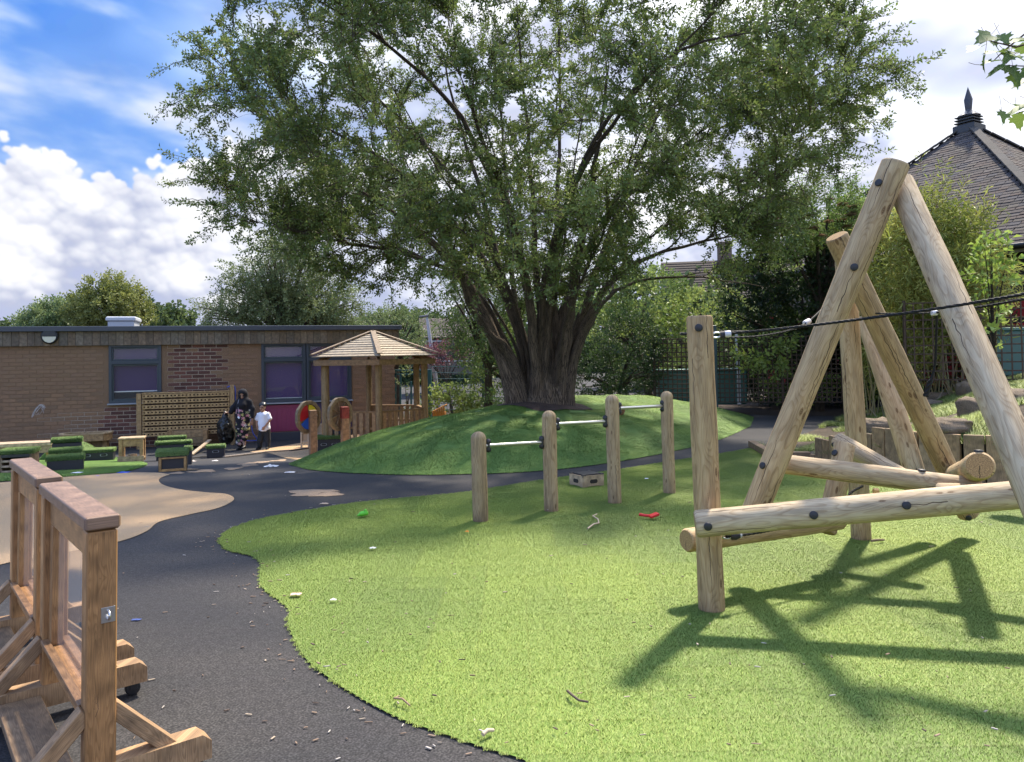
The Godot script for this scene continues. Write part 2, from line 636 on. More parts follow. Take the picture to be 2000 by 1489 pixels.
	for y in 256:
		var el := PI * (0.5 - (y + 0.5) / 256.0)
		for x in 512:
			if el <= 0.0: small.set_pixel(x, y, Color(0.30, 0.31, 0.29))
			else: small.set_pixel(x, y, at_dir.call(TAU * ((x + 0.5) / 512.0 - 0.5), el))
	small.resize(W, H, Image.INTERPOLATE_CUBIC)
	# the same sky again, finer, where the camera looks
	var x0 := int(W * (0.5 - 40.0 / 360.0))
	var y0 := int(H * (0.5 - 35.0 / 180.0))
	var w := int(W * 80.0 / 360.0)
	var h := int(H * 35.0 / 180.0) - 2
	var d := PackedByteArray()
	d.resize(w * h * 3)
	var i := 0
	for y in h:
		var el := PI * (0.5 - (y0 + y + 0.5) / H)
		for x in w:
			var c: Color = at_dir.call(TAU * ((x0 + x + 0.5) / W - 0.5), el)
			d[i] = int(c.r * 255.0)
			d[i + 1] = int(c.g * 255.0)
			d[i + 2] = int(c.b * 255.0)
			i += 3
	small.blit_rect(Image.create_from_data(w, h, false, Image.FORMAT_RGB8, d), Rect2i(0, 0, w, h), Vector2i(x0, y0))
	# a panorama starts and ends straight ahead
	var turned := Image.create(W, H, false, Image.FORMAT_RGB8)
	turned.blit_rect(small, Rect2i(W / 2, 0, W / 2, H), Vector2i(0, 0))
	turned.blit_rect(small, Rect2i(0, 0, W / 2, H), Vector2i(W / 2, 0))
	return ImageTexture.create_from_image(turned)


# ------------------------------------------------------------------ plants
func leaf(mb: MB, at: Vector3, along: Vector3, nor: Vector3, l: float, w: float, fold := 0.25) -> void:
	along = along.normalized()
	var s := along.cross(nor).normalized()
	var up := s.cross(along).normalized()
	var tip := at + along * l - up * l * 0.12
	var mid := at + along * l * 0.5
	var a := mid + s * w * 0.5 + up * w * fold
	var b := mid - s * w * 0.5 + up * w * fold
	var na := (up - s * fold * 1.6).normalized()
	var nb := (up + s * fold * 1.6).normalized()
	var i := mb.p(at, na)
	mb.p(a, na)
	mb.p(tip, na)
	mb.tri(i, i + 1, i + 2)
	i = mb.p(at, nb)
	mb.p(b, nb)
	mb.p(tip, nb)
	mb.tri(i, i + 1, i + 2)


func rdir() -> Vector3:
	while true:
		var v := Vector3(rng.randf_range(-1, 1), rng.randf_range(-1, 1), rng.randf_range(-1, 1))
		if v.length_squared() < 1.0 and v.length_squared() > 0.01: return v.normalized()
	return Vector3.UP


# a twig along +Y that carries n leaves
func sprig(n: int, l: float, ll: float, lw: float, spread := 0.9, droop := 0.0, shade := 0.25, twig := true) -> MB:
	var mb := MB.new()
	var bend := Vector3(rng.randf_range(-0.3, 0.3), 0, rng.randf_range(-0.3, 0.3))
	for i in n:
		var f := (i + rng.randf()) / n
		var pos := Vector3(0, l * f, 0) + bend * l * f * f
		var ang := i * 2.4 + rng.randf() * 0.8
		var out := Vector3(cos(ang), 0, sin(ang))
		var along := (out * spread + Vector3.UP * (0.55 + 0.5 * f) - Vector3.UP * droop + rdir() * 0.3).normalized()
		var nor := (Vector3.UP + rdir() * 0.7).normalized()
		if absf(nor.dot(along)) > 0.95: nor = out
		var k := 1.0 + rng.randf_range(-shade, shade)
		mb.col = Color(k * rng.randf_range(0.92, 1.1), k, k * rng.randf_range(0.85, 1.05))
		leaf(mb, pos + out * ll * 0.15, along, nor, ll * rng.randf_range(0.7, 1.15), lw * rng.randf_range(0.75, 1.15))
	mb.col = Color(1.0, 0.62, 0.5)
	if twig: mb.tube([Vector3.ZERO, Vector3(0, l * 0.5, 0) + bend * l * 0.25, Vector3(0, l, 0) + bend * l], [0.004, 0.003, 0.0015], 3, false)
	return mb


func along_y(d: Vector3) -> Basis:
	var y := d.normalized()
	var x := y.cross(rdir()).normalized()
	return Basis(x, y, x.cross(y))


# leaf sprays through ellipsoids [centre, radii]; gaps come from a noise that thins them out
func fill(blobs: Array, per_m3: float, shell: float, gap: float, freq := 0.9, up := 0.5) -> Array:
	var nz := fnl(freq, 2, rng.randi() % 10000)
	var out := []
	for b in blobs:
		var c: Vector3 = b[0]
		var r: Vector3 = b[1]
		var n := int(per_m3 * r.x * r.y * r.z * 4.19)
		for i in n:
			var q := rdir()
			var k := pow(rng.randf(), 1.0 / 3.0)
			k = lerpf(k, 0.75 + 0.25 * k, shell)
			var rough := 1.0 + 0.22 * nz.get_noise_3d(q.x * 3.0 + c.x, q.y * 3.0, q.z * 3.0)
			var pos := c + q * r * k * rough
			if nz.get_noise_3dv(pos) < gap - 0.5 * (1.0 - k) + rng.randf_range(-0.12, 0.12) - 0.05: continue
			var d := (q + Vector3.UP * up + rdir() * 0.8).normalized()
			out.append(Transform3D(along_y(d).scaled(Vector3.ONE * rng.randf_range(0.75, 1.25)), pos))
	return out


func tints(xf: Array, a: Color, b: Color, sd := 4, freq := 0.6) -> Array:
	var nz := fnl(freq, 2, sd)
	var out := []
	for x in xf:
		var k := clampf(0.5 + nz.get_noise_3dv(x.origin) * 1.1 + rng.randf_range(-0.35, 0.35), 0.0, 1.0)
		out.append(a.lerp(b, k))
	return out


func split(xf: Array, n: int) -> Array:
	var out := []
	for i in n: out.append([])
	for i in xf.size(): out[i % n].append(xf[i])
	return out


# a plant whose top-level node stands at its base; trunk with limbs to each blob, and a crown
func plant(called: String, label: String, category: String, base: Vector3, blobs: Array, per_m3: float, protos: Array, ca: Color, cb: Color, trunk_r := 0.12, group := "", gap := -0.1, shell := 0.5, up := 0.5, bark := Color(0.16, 0.13, 0.10)) -> Node3D:
	var o := thing(called, label, category, base, group)
	var rel := []
	for b in blobs: rel.append([b[0] - base, b[1]])
	if trunk_r > 0.0:
		var mb := MB.new()
		mb.col = bark
		var top := Vector3.ZERO
		for b in rel: top += b[0]
		top /= rel.size()
		var fork := Vector3(top.x * 0.5, top.y * 0.55, top.z * 0.5)
		mb.tube([Vector3(0, -0.1, 0), fork * 0.5 + Vector3(trunk_r * 0.4, 0, 0), fork], [trunk_r * 1.25, trunk_r, trunk_r * 0.85], 8, false)
		for b in rel:
			for k in 4:
				var e: Vector3 = b[0] + rdir() * b[1] * 0.7
				mb.tube([fork, fork.lerp(e, 0.5) + Vector3.UP * 0.1 * fork.distance_to(e), e], [trunk_r * 0.6, trunk_r * 0.35, trunk_r * 0.1], 5, false)
		part("trunk", mb, M.bark, o)
	var xf := fill(rel, per_m3, shell, gap, 0.9, up)
	var k := 0
	for s in split(xf, protos.size()):
		scatter("crown", protos[k], s, tints(s, ca, cb), o)
		k += 1
	return o


func proto(mb: MB) -> ArrayMesh:
	return mesh_of([[mb, M.leaf]])


func bez(a: Vector3, b: Vector3, c: Vector3, n: int) -> Array:
	var out := []
	for i in n + 1:
		var t := float(i) / n
		out.append(a.lerp(b, t).lerp(b.lerp(c, t), t))
	return out


func big_tree() -> void:
	var z0 := 13.6
	var g := at(1062, 793, z0)
	g.y = G(g.x, g.z) + mound(g.x, g.z)
	var o := thing("spreading_tree", "huge spreading many-stemmed tree growing out of the green mound", "tree", g)
	rng.seed = 1234
	# stems: pixels on the photograph, radius at the foot in m, how far the head leans towards (+) or away (-)
	var stems := [
		[[[1012, 792], [990, 720], [948, 625], [890, 520], [800, 440], [690, 360]], 0.30, 0.9],
		[[[1030, 795], [1000, 700], [955, 650], [915, 590], [880, 480], [800, 330]], 0.20, 1.4],
		[[[1030, 790], [1022, 690], [985, 560], [955, 430], [900, 250], [860, 90]], 0.20, -0.8],
		[[[1045, 792], [1030, 690], [1010, 600], [995, 470], [985, 300], [960, 60]], 0.17, -1.8],
		[[[1050, 796], [1045, 700], [1028, 560], [1000, 430], [950, 290], [900, 150]], 0.21, 1.6],
		[[[1062, 796], [1066, 680], [1050, 560], [1042, 420], [1030, 250], [1010, 30]], 0.19, 0.5],
		[[[1070, 794], [1085, 680], [1082, 560], [1088, 400], [1095, 200], [1085, -60]], 0.18, -1.2],
		[[[1085, 794], [1100, 690], [1116, 590], [1134, 470], [1160, 330], [1190, 120]], 0.28, 0.8],
		[[[1095, 793], [1108, 700], [1146, 590], [1182, 480], [1240, 330], [1300, 190]], 0.24, -0.6],
		[[[1105, 792], [1120, 710], [1150, 620], [1200, 545], [1300, 490], [1440, 460]], 0.20, 0.6],
		[[[1095, 792], [1125, 700], [1165, 610], [1220, 560], [1330, 540], [1490, 560]], 0.14, -1.4],
		[[[1075, 790], [1090, 650], [1140, 500], [1230, 380], [1370, 270], [1560, 180]], 0.18, -1.8],
		[[[1055, 790], [1055, 650], [1075, 500], [1140, 330], [1260, 160], [1400, 20]], 0.17, 1.5],
		[[[1040, 790], [1015, 650], [940, 500], [820, 370], [660, 260], [480, 190]], 0.19, -1.2],
		[[[1020, 790], [990, 680], [920, 560], [800, 500], [650, 470], [520, 440]], 0.15, 0.2],
		[[[1048, 790], [1040, 640], [1000, 450], [900, 230], [760, 90], [620, 0]], 0.16, 1.7],
		[[[1060, 790], [1070, 620], [1110, 400], [1190, 230], [1330, 100], [1500, 60]], 0.15, 1.9],
		[[[1035, 790], [1010, 640], [960, 480], [880, 340], [700, 160], [560, 100]], 0.15, -2.0],
	]
	# more slender stems fanning out between the big ones
	for k in 6:
		var a := lerpf(-1.0, 1.0, (k + 0.5) / 6.0)
		var j := rng.randf_range(-0.06, 0.06)
		var reach := rng.randf_range(0.75, 1.0)
		var far := 1.0 - absf(a)
		stems.append([[[1062 + 40 * a, 790], [1062 + 62 * a, 690], [1062 + 120 * (a + j), 590], [1062 + 235 * (a + j), 470], [1062 + 430 * (a + j * 2.0) * reach, lerpf(380, 290, far)], [1062 + 680 * (a + j * 3.0) * reach, lerpf(250, 20, far)]], rng.randf_range(0.07, 0.10), rng.randf_range(-2.2, 2.2)])
	var trunk := MB.new()
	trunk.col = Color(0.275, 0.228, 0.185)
	var nodes := []          # [point, radius, direction] the branches may start from
	for s in stems:
		var path := []
		var m: int = s[0].size()
		for i in m:
			var f := float(i) / (m - 1)
			path.append(at(s[0][i][0], s[0][i][1], z0 - s[2] * pow(f, 1.2) * 1.6) - g)
		path[0] = Vector3(path[0].x, -0.25, path[0].z)
		var fine := []
		var radii := []
		for i in m - 1:
			for k in 4:
				var t := k / 4.0
				fine.append((path[i] as Vector3).cubic_interpolate(path[i + 1], path[maxi(i - 1, 0)], path[mini(i + 2, m - 1)], t) + rdir() * 0.02)
				var f2 := (i + t) / (m - 1)
				radii.append(s[1] * (lerpf(0.58, 0.06, pow(f2, 0.8)) + 0.5 * exp(-f2 * 20.0)))
		fine.append(path[m - 1])
		radii.append(0.006)
		trunk.tube(fine, radii, 14, false, 1.0, Vector2(rng.randf(), rng.randf()))
		for i in range(6, fine.size()):
			nodes.append([fine[i], radii[i], (fine[i] - fine[i - 1]).normalized()])
	# the swollen, buttressed foot
	for k in 11:
		var a := TAU * k / 11.0 + rng.randf() * 0.3
		var e := Vector3(cos(a), 0, sin(a) * 0.8) * rng.randf_range(0.27, 0.36)
		trunk.tube([e + Vector3(0, -0.22, 0), e * 0.72 + Vector3(0, 0.12, 0), e * 0.5 + Vector3(0, 0.6, 0), e * 0.42 + Vector3(0, 1.2, 0)], [0.13, 0.12, 0.09, 0.04], 10, false, 1.0, Vector2(rng.randf(), 0))
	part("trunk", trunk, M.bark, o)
	# crown: envelope ellipsoids [centre, radii, branches]
	var env := [
		[at(1035, 200, z0) - g, Vector3(5.75, 3.6, 4.2), 860],
		[at(1400, 510, z0) - g, Vector3(1.15, 1.35, 1.5), 46],
		[at(560, 380, z0) - g, Vector3(1.4, 1.0, 1.7), 30],
		[at(590, 470, z0) - g, Vector3(1.5, 0.7, 1.6), 26],
		[at(1060, 430, z0 - 2.0) - g, Vector3(2.6, 1.3, 1.2), 46],
		[at(1600, 190, z0) - g, Vector3(1.4, 1.2, 2.0), 36],
	]
	var limbs := MB.new()
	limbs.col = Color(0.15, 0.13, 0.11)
	var xf := []
	for e in env:
		for i in e[2]:
			var q := rdir()
			var k := pow(rng.randf(), 1.0 / 3.0)
			k = lerpf(k, 1.0, 0.35)
			var tgt: Vector3 = e[0] + q * e[1] * k * (1.0 + 0.13 * noise_soft.get_noise_3d(q.x * 22.0, q.y * 22.0, q.z * 22.0))
			var rr := Vector2(tgt.x - 0.0, tgt.z).length()
			if tgt.y < 1.3 + 0.066 * rr * rr + rng.randf_range(-0.15, 0.15): continue
			var low := at(1310, 525, z0) - g
			if Vector2((tgt.x - low.x) / 0.85, (tgt.y - low.y) / 0.5).length() < 1.0: continue
			var best = null
			var bd := 1e9
			for nd in nodes:
				var dv: Vector3 = tgt - nd[0]
				var dl := dv.length()
				var cost := dl + (1.6 if dv.normalized().dot(nd[2]) < 0.2 else 0.0) + (1.0 if dv.y < -0.3 else 0.0)
				if cost < bd and dl > 0.5:
					bd = cost
					best = nd
			if best == null: continue
			var a: Vector3 = best[0]
			var L := a.distance_to(tgt)
			var ctl: Vector3 = a + best[2] * L * 0.5 + Vector3.UP * L * 0.12
			var path := bez(a, ctl, tgt, 6)
			var r0: float = minf(best[1] * 0.6, 0.012 + L * 0.014)
			limbs.tube(path, [r0, r0 * 0.85, r0 * 0.72, r0 * 0.6, r0 * 0.48, r0 * 0.36, r0 * 0.2], 5, false)
			if nodes.size() < 900 and L > 1.0:
				nodes.append([path[3], r0 * 0.6, (path[4] - path[3]).normalized()])
				nodes.append([path[5], r0 * 0.4, (path[6] - path[5]).normalized()])
			# twigs
			var nt := int(clampf(3.0 + L * 2.0, 4.0, 8.0))
			for t in nt:
				var f := rng.randf_range(0.25, 1.0)
				var fi := clampi(int(f * 6.0), 0, 5)
				var b: Vector3 = (path[fi] as Vector3).lerp(path[fi + 1], f * 6.0 - fi)
				var dir: Vector3 = ((path[fi + 1] - path[fi]).normalized() * 0.8 + rdir() * 0.62 + Vector3.UP * 0.2).normalized()
				var tl := rng.randf_range(0.35, 0.95)
				var tip := b + dir * tl - Vector3.UP * tl * tl * 0.25
				limbs.tube([b, b + dir * tl * 0.55, tip], [0.008, 0.006, 0.003], 3, false)
				var ns := int(tl / 0.096)
				for s in ns:
					var u := (s + rng.randf()) / ns
					var pos := b.lerp(tip, u) + dir * sin(u * PI) * 0.02
					var d2 := (dir + rdir() * 0.7 + Vector3.UP * 0.15).normalized()
					xf.append(Transform3D(along_y(d2).scaled(Vector3.ONE * rng.randf_range(0.7, 1.2)), pos))
			# a shoot at the very end
			for s in 4:
				xf.append(Transform3D(along_y((tgt - path[5]).normalized() + rdir() * 0.5), tgt))
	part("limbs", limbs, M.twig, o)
	var protos := []
	for k in 5: protos.append(proto(sprig(9, 0.17, 0.070, 0.036, 1.0, 0.1, 0.25)))
	var k2 := 0
	for s in split(xf, 5):
		scatter("foliage", protos[k2], s, tints(s, Color(0.115, 0.170, 0.046), Color(0.222, 0.292, 0.088), 8, 0.5), o)
		k2 += 1
	print("tree sprays ", xf.size())


# ------------------------------------------------------------------ figures: a smooth union of tapered capsules, meshed as surface nets
# prim: [a, b, ra, rb, colour]; depth is flattened by `flat`
func body(prims: Array, cell: float, blend: float, paint: Callable) -> MB:
	var lo := Vector3.INF
	var hi := -Vector3.INF
	for q in prims:
		var r: float = maxf(q[2], q[3]) + blend + cell * 2.0
		for e in [q[0], q[1]]:
			lo = lo.min(e - Vector3.ONE * r)
			hi = hi.max(e + Vector3.ONE * r)
	var nx := int((hi.x - lo.x) / cell) + 2
	var ny := int((hi.y - lo.y) / cell) + 2
	var nz := int((hi.z - lo.z) / cell) + 2
	var f := PackedFloat32Array()
	f.resize(nx * ny * nz)
	f.fill(1.0)
	var who := PackedInt32Array()
	who.resize(nx * ny * nz)
	var near := PackedFloat32Array()
	near.resize(nx * ny * nz)
	near.fill(9.0)
	for pi in prims.size():
		var q = prims[pi]
		var a: Vector3 = q[0]
		var ab: Vector3 = q[1] - a
		var ra: float = q[2]
		var dr: float = q[3] - ra
		var l2 := maxf(ab.length_squared(), 1e-9)
		var r: float = maxf(q[2], q[3]) + blend + cell * 1.5
		var b0: Vector3 = ((a.min(q[1]) - Vector3.ONE * r - lo) / cell).floor()
		var b1: Vector3 = ((a.max(q[1]) + Vector3.ONE * r - lo) / cell).ceil()
		for z in range(maxi(0, int(b0.z)), mini(nz, int(b1.z) + 1)):
			for y in range(maxi(0, int(b0.y)), mini(ny, int(b1.y) + 1)):
				var i := (z * ny + y) * nx + maxi(0, int(b0.x))
				for x in range(maxi(0, int(b0.x)), mini(nx, int(b1.x) + 1)):
					var w := lo + Vector3(x, y, z) * cell - a
					var t := clampf(w.dot(ab) / l2, 0.0, 1.0)
					var d := (w - ab * t).length() - ra - dr * t
					if d < near[i]:
						near[i] = d
						who[i] = pi
					var h := f[i]
					var k := maxf(blend - absf(h - d), 0.0) / blend
					f[i] = minf(h, d) - k * k * blend * 0.25
					i += 1
	var mb := MB.new()
	var vid := PackedInt32Array()
	vid.resize(nx * ny * nz)
	vid.fill(-1)
	var step := [0, 1, nx, nx + 1, nx * ny, nx * ny + 1, nx * ny + nx, nx * ny + nx + 1]
	var corner := []
	for k in 8: corner.append(Vector3(k & 1, (k >> 1) & 1, k >> 2))
	for z in nz - 1:
		for y in ny - 1:
			for x in nx - 1:
				var i := (z * ny + y) * nx + x
				var ins := 0
				for k in 8:
					if f[i + step[k]] < 0.0: ins += 1
				if ins == 0 or ins == 8: continue
				var sum := Vector3.ZERO
				var cnt := 0
				for e in [[0, 1], [2, 3], [4, 5], [6, 7], [0, 2], [1, 3], [4, 6], [5, 7], [0, 4], [1, 5], [2, 6], [3, 7]]:
					var fa := f[i + step[e[0]]]
					var fb := f[i + step[e[1]]]
					if (fa < 0.0) != (fb < 0.0):
						sum += (corner[e[0]] as Vector3).lerp(corner[e[1]], fa / (fa - fb))
						cnt += 1
				var g := Vector3(f[i + 1] + f[i + step[3]] + f[i + step[5]] + f[i + step[7]] - f[i] - f[i + step[2]] - f[i + step[4]] - f[i + step[6]],
					f[i + step[2]] + f[i + step[3]] + f[i + step[6]] + f[i + step[7]] - f[i] - f[i + 1] - f[i + step[4]] - f[i + step[5]],
					f[i + step[4]] + f[i + step[5]] + f[i + step[6]] + f[i + step[7]] - f[i] - f[i + 1] - f[i + step[2]] - f[i + step[3]])
				var pos := lo + (Vector3(x, y, z) + sum / cnt) * cell
				var best := i
				for k in 8:
					if near[i + step[k]] < near[best]: best = i + step[k]
				mb.col = paint.call(pos, prims[who[best]][4])
				vid[i] = mb.p(pos, g.normalized())
	for z in range(1, nz - 1):
		for y in range(1, ny - 1):
			for x in range(1, nx - 1):
				var i := (z * ny + y) * nx + x
				var s := f[i] < 0.0
				if s != (f[i + 1] < 0.0): _q(mb, vid, i, i - nx, i - nx * ny, i - nx - nx * ny)
				if s != (f[i + nx] < 0.0): _q(mb, vid, i, i - 1, i - nx * ny, i - 1 - nx * ny)
				if s != (f[i + nx * ny] < 0.0): _q(mb, vid, i, i - 1, i - nx, i - 1 - nx)
	return mb


func _q(mb: MB, vid: PackedInt32Array, a: int, b: int, c: int, d: int) -> void:
	if vid[a] < 0 or vid[b] < 0 or vid[c] < 0 or vid[d] < 0: return
	mb.tri(vid[a], vid[b], vid[d])
	mb.tri(vid[a], vid[d], vid[c])


# five fingers from a palm; `dn` is the way the fingers point, `out` the side of the thumb, `pn` the way the palm faces
func hand(w: Vector3, dn: Vector3, out: Vector3, pn: Vector3, s: float, curl: float, skin: Color) -> Array:
	var r := []
	dn = dn.normalized()
	out = (out - dn * out.dot(dn)).normalized()
	pn = (pn - dn * pn.dot(dn) - out * pn.dot(out)).normalized()
	for k in 4:
		var x := (1.5 - k) * 0.021 * s
		r.append([w - dn * 0.01 * s + out * x * 0.6, w + dn * 0.082 * s + out * x, 0.014 * s, 0.0125 * s, skin])
		var l: float = [0.058, 0.068, 0.063, 0.048][k] * s
		var a := w + dn * 0.084 * s + out * x * 1.1
		var d1 := (dn * cos(curl) + pn * sin(curl)).normalized()
		var d2 := (dn * cos(curl * 2.3) + pn * sin(curl * 2.3)).normalized()
		var b := a + d1 * l * 0.55
		r.append([a, b, 0.0095 * s, 0.0088 * s, skin])
		r.append([b, b + d2 * l * 0.5, 0.0088 * s, 0.0072 * s, skin])
	var t := w + dn * 0.022 * s + out * 0.026 * s
	var td := (dn * 0.75 + out * 0.55 + pn * 0.35).normalized()
	r.append([t, t + td * 0.036 * s, 0.0135 * s, 0.011 * s, skin])
	r.append([t + td * 0.036 * s, t + (td * 0.036 + (dn + pn * 0.4).normalized() * 0.028) * s, 0.0105 * s, 0.0085 * s, skin])
	return r


func face(c: Vector3, s: float, fwd: Vector3, upv: Vector3, skin: Color, brow: Color) -> Array:
	var x := upv.cross(fwd).normalized()
	var r := []
	r.append([c + upv * 0.045 * s - fwd * 0.02 * s, c + upv * 0.02 * s - fwd * 0.012 * s, 0.083 * s, 0.083 * s, skin])
	r.append([c - upv * 0.035 * s + fwd * 0.022 * s, c - upv * 0.062 * s + fwd * 0.03 * s, 0.058 * s, 0.043 * s, skin])
	r.append([c + upv * 0.018 * s + fwd * 0.075 * s, c - upv * 0.018 * s + fwd * 0.098 * s, 0.010 * s, 0.015 * s, skin])
	for k in [-1.0, 1.0]:
		r.append([c + x * 0.033 * s * k + upv * 0.012 * s + fwd * 0.068 * s, c + x * 0.036 * s * k + upv * 0.012 * s + fwd * 0.066 * s, 0.0085 * s, 0.0085 * s, Color(0.012, 0.009, 0.008)])
		r.append([c + x * 0.018 * s * k + upv * 0.034 * s + fwd * 0.074 * s, c + x * 0.048 * s * k + upv * 0.034 * s + fwd * 0.062 * s, 0.0055 * s, 0.0045 * s, brow])
		r.append([c + x * 0.083 * s * k + upv * 0.016 * s - fwd * 0.012 * s, c + x * 0.083 * s * k - upv * 0.022 * s - fwd * 0.008 * s, 0.017 * s, 0.012 * s, skin])
	r.append([c - x * 0.019 * s - upv * 0.046 * s + fwd * 0.074 * s, c + x * 0.019 * s - upv * 0.046 * s + fwd * 0.074 * s, 0.009 * s, 0.009 * s, Color(0.24, 0.075, 0.06)])
	return r


func join(mb: MB, hm: MB) -> void:
	var first := mb.v.size()
	mb.v.append_array(hm.v)
	mb.n.append_array(hm.n)
	mb.t.append_array(hm.t)
	mb.c.append_array(hm.c)
	for i in hm.ix: mb.ix.append(first + i)


func keep(_p: Vector3, c: Color) -> Color: return c


func people() -> void:
	var u := 0.00136
	# ---------------- the woman: (x, height) read off an enlarged crop, depth towards the camera
	var base := gh(474, 879)
	var w := func(x: float, y: float, z := 0.0) -> Vector3: return Vector3((x - 430.0) * u, (1228.0 - y) * u, z * u)
	var o := thing("person", "woman in a black flowered dress and black headscarf carrying a bin bag", "person", base, "people walking by the building")
	var skin := Color(0.36, 0.20, 0.13)
	var fw := Vector3(0.05, -0.42, 0.9).normalized()
	var up := Vector3(0, 0.9, 0.42).normalized()
	var head := face(w.call(450, 235, 28), 1.05, fw, up, skin, Color(0.02, 0.015, 0.012))
	head.append([w.call(450, 290), w.call(450, 330), 0.055, 0.06, skin])
	var pr := []
	pr.append_array([
		[w.call(450, 280), w.call(450, 350), 0.055, 0.07, skin],
		[w.call(450, 380), w.call(440, 560), 0.13, 0.12, skin],
		[w.call(440, 580), w.call(430, 700), 0.13, 0.13, skin],
		[w.call(340, 360), w.call(265, 470), 0.05, 0.042, skin], [w.call(265, 470), w.call(195, 545, 20), 0.042, 0.028, skin],
		[w.call(560, 360), w.call(608, 500), 0.05, 0.042, skin], [w.call(608, 500), w.call(606, 690, 20), 0.04, 0.026, skin],
		[w.call(400, 720), w.call(392, 960), 0.085, 0.055, skin], [w.call(392, 960), w.call(388, 1170, -20), 0.05, 0.032, skin],
		[w.call(470, 720), w.call(478, 960), 0.085, 0.055, skin], [w.call(478, 960), w.call(476, 1140, 60), 0.05, 0.032, skin],
	])
	var mb := body(pr, 0.012, 0.03, keep)
	join(mb, body(head, 0.0048, 0.012, keep))
	for h in [hand(w.call(192, 548, 20), Vector3(-0.9, -0.1, 0.1), Vector3(0, 0.5, 0.9), Vector3(0, -0.9, 0.3), 0.95, 0.75, skin), hand(w.call(606, 690, 20), Vector3(0.02, -1, 0.1), Vector3(-0.5, 0, 0.8), Vector3(-1, 0, -0.3), 0.95, 0.35, skin)]:
		join(mb, body(h, 0.005, 0.008, keep))
	part("body", mb, M.skin, o)
	rng.seed = 91
	var flowers := []
	for k in 70: flowers.append([Vector3(rng.randf_range(-0.26, 0.26), rng.randf_range(0.12, 1.02), rng.randf_range(-0.2, 0.25)), rng.randf_range(0.024, 0.05), [Color(0.62, 0.28, 0.33), Color(0.66, 0.60, 0.56), Color(0.58, 0.33, 0.28), Color(0.50, 0.45, 0.16), Color(0.30, 0.30, 0.16)][rng.randi() % 5]])
	var ink := Color(0.010, 0.010, 0.013)
	var dress := [
		[w.call(355, 355), w.call(550, 355), 0.062, 0.062, ink],
		[w.call(450, 400), w.call(440, 560, 10), 0.165, 0.16, ink], [w.call(440, 600, 10), w.call(428, 820, 5), 0.17, 0.165, ink], [w.call(425, 840), w.call(385, 1090, -8), 0.16, 0.115, ink], [w.call(430, 840, 20), w.call(470, 1010, 45), 0.15, 0.085, ink],
		[w.call(335, 360), w.call(262, 470), 0.060, 0.068, ink], [w.call(262, 470), w.call(228, 535, 15), 0.068, 0.06, ink],
		[w.call(562, 360), w.call(606, 480), 0.060, 0.062, ink], [w.call(606, 480), w.call(604, 615, 15), 0.062, 0.068, ink],
	]
	var dm := body(dress, 0.0125, 0.05, func(p: Vector3, c: Color) -> Color:
		for fl in flowers:
			var d: float = (p - fl[0]).length()
			if absf(p.x - fl[0].x) < fl[1] and absf(p.y - fl[0].y) < fl[1] and p.z * fl[0].z > -0.02:
				var q := Vector2(p.x - fl[0].x, p.y - fl[0].y)
				var petal: float = fl[1] * (0.62 + 0.38 * cos(q.angle() * 5.0))
				if q.length() < petal: return fl[2]
		return c)
	part("dress", dm, M.cloth, o)
	var scarf := [
		[w.call(450, 196, 24), w.call(450, 225, 12), 0.112, 0.110, ink], [w.call(450, 250, -15), w.call(450, 330, 5), 0.10, 0.10, ink], [w.call(450, 330, 20), w.call(450, 420, 60), 0.11, 0.12, ink], [w.call(380, 350, 10), w.call(530, 350, 10), 0.08, 0.08, ink], [w.call(450, 420, 50), w.call(455, 500, 55), 0.12, 0.07, ink],
	]
	var sm := body(scarf, 0.011, 0.05, keep)
	# open round the face
	var fc: Vector3 = w.call(449, 252, 60)
	var si := PackedInt32Array()
	for i in range(0, sm.ix.size(), 3):
		var cen := (sm.v[sm.ix[i]] + sm.v[sm.ix[i + 1]] + sm.v[sm.ix[i + 2]]) / 3.0
		var q := Vector2(cen.x - fc.x, (cen.y - fc.y) * 0.8)
		if not (q.length() < 0.058 and cen.z > 0.03):
			for k in 3: si.append(sm.ix[i + k])
	sm.ix = si
	part("headscarf", sm, M.cloth, o)
	for s in [[390, 1200, -5, 352, 1228, 60], [478, 1165, 55, 470, 1195, 130]]:
		var sh := body([[w.call(s[0], s[1], s[2]), w.call(s[3], s[4] - 14, s[5]), 0.038, 0.032, Color(0.012, 0.012, 0.013)], [w.call(s[0], s[1] + 12, s[2] - 25), w.call(s[0], s[1] + 10, s[2]), 0.034, 0.036, Color(0.012, 0.012, 0.013)]], 0.010, 0.03, keep)
		part("shoe", sh, M.paint, o)
	var cord := MB.new()
	cord.col = Color(0.35, 0.36, 0.42)
	cord.tube([w.call(398, 310, 95), w.call(392, 370, 118), w.call(398, 450, 128), w.call(412, 610, 128)], [0.006, 0.006, 0.006, 0.006], 5)
	part("lanyard", cord, M.cloth, o)
	var bd := MB.new()
	bd.col = Color(0.82, 0.84, 0.88)
	bd.box(w.call(412, 625, 132), Vector3(0.06, 0.06, 0.006), Basis(Vector3.BACK, 0.7), 0.002)
	part("badge", bd, M.paint, o)

	# ---------------- the bag in her hand
	var bag_at := Vector3(base.x, base.y, base.z)
	var bo := thing("bin_bag", "bulging black plastic bin bag held by the woman", "bag", bag_at)
	var blk := Color(0.012, 0.012, 0.014)
	var bg := [[w.call(128, 545, 20), w.call(122, 600, 20), 0.022, 0.045, blk], [w.call(122, 600, 20), w.call(110, 760, 20), 0.05, 0.16, blk], [w.call(110, 760, 20), w.call(135, 980, 15), 0.165, 0.175, blk], [w.call(60, 900, 20), w.call(100, 1050, 10), 0.10, 0.09, blk], [w.call(200, 900, 10), w.call(180, 1030, 20), 0.10, 0.09, blk]]
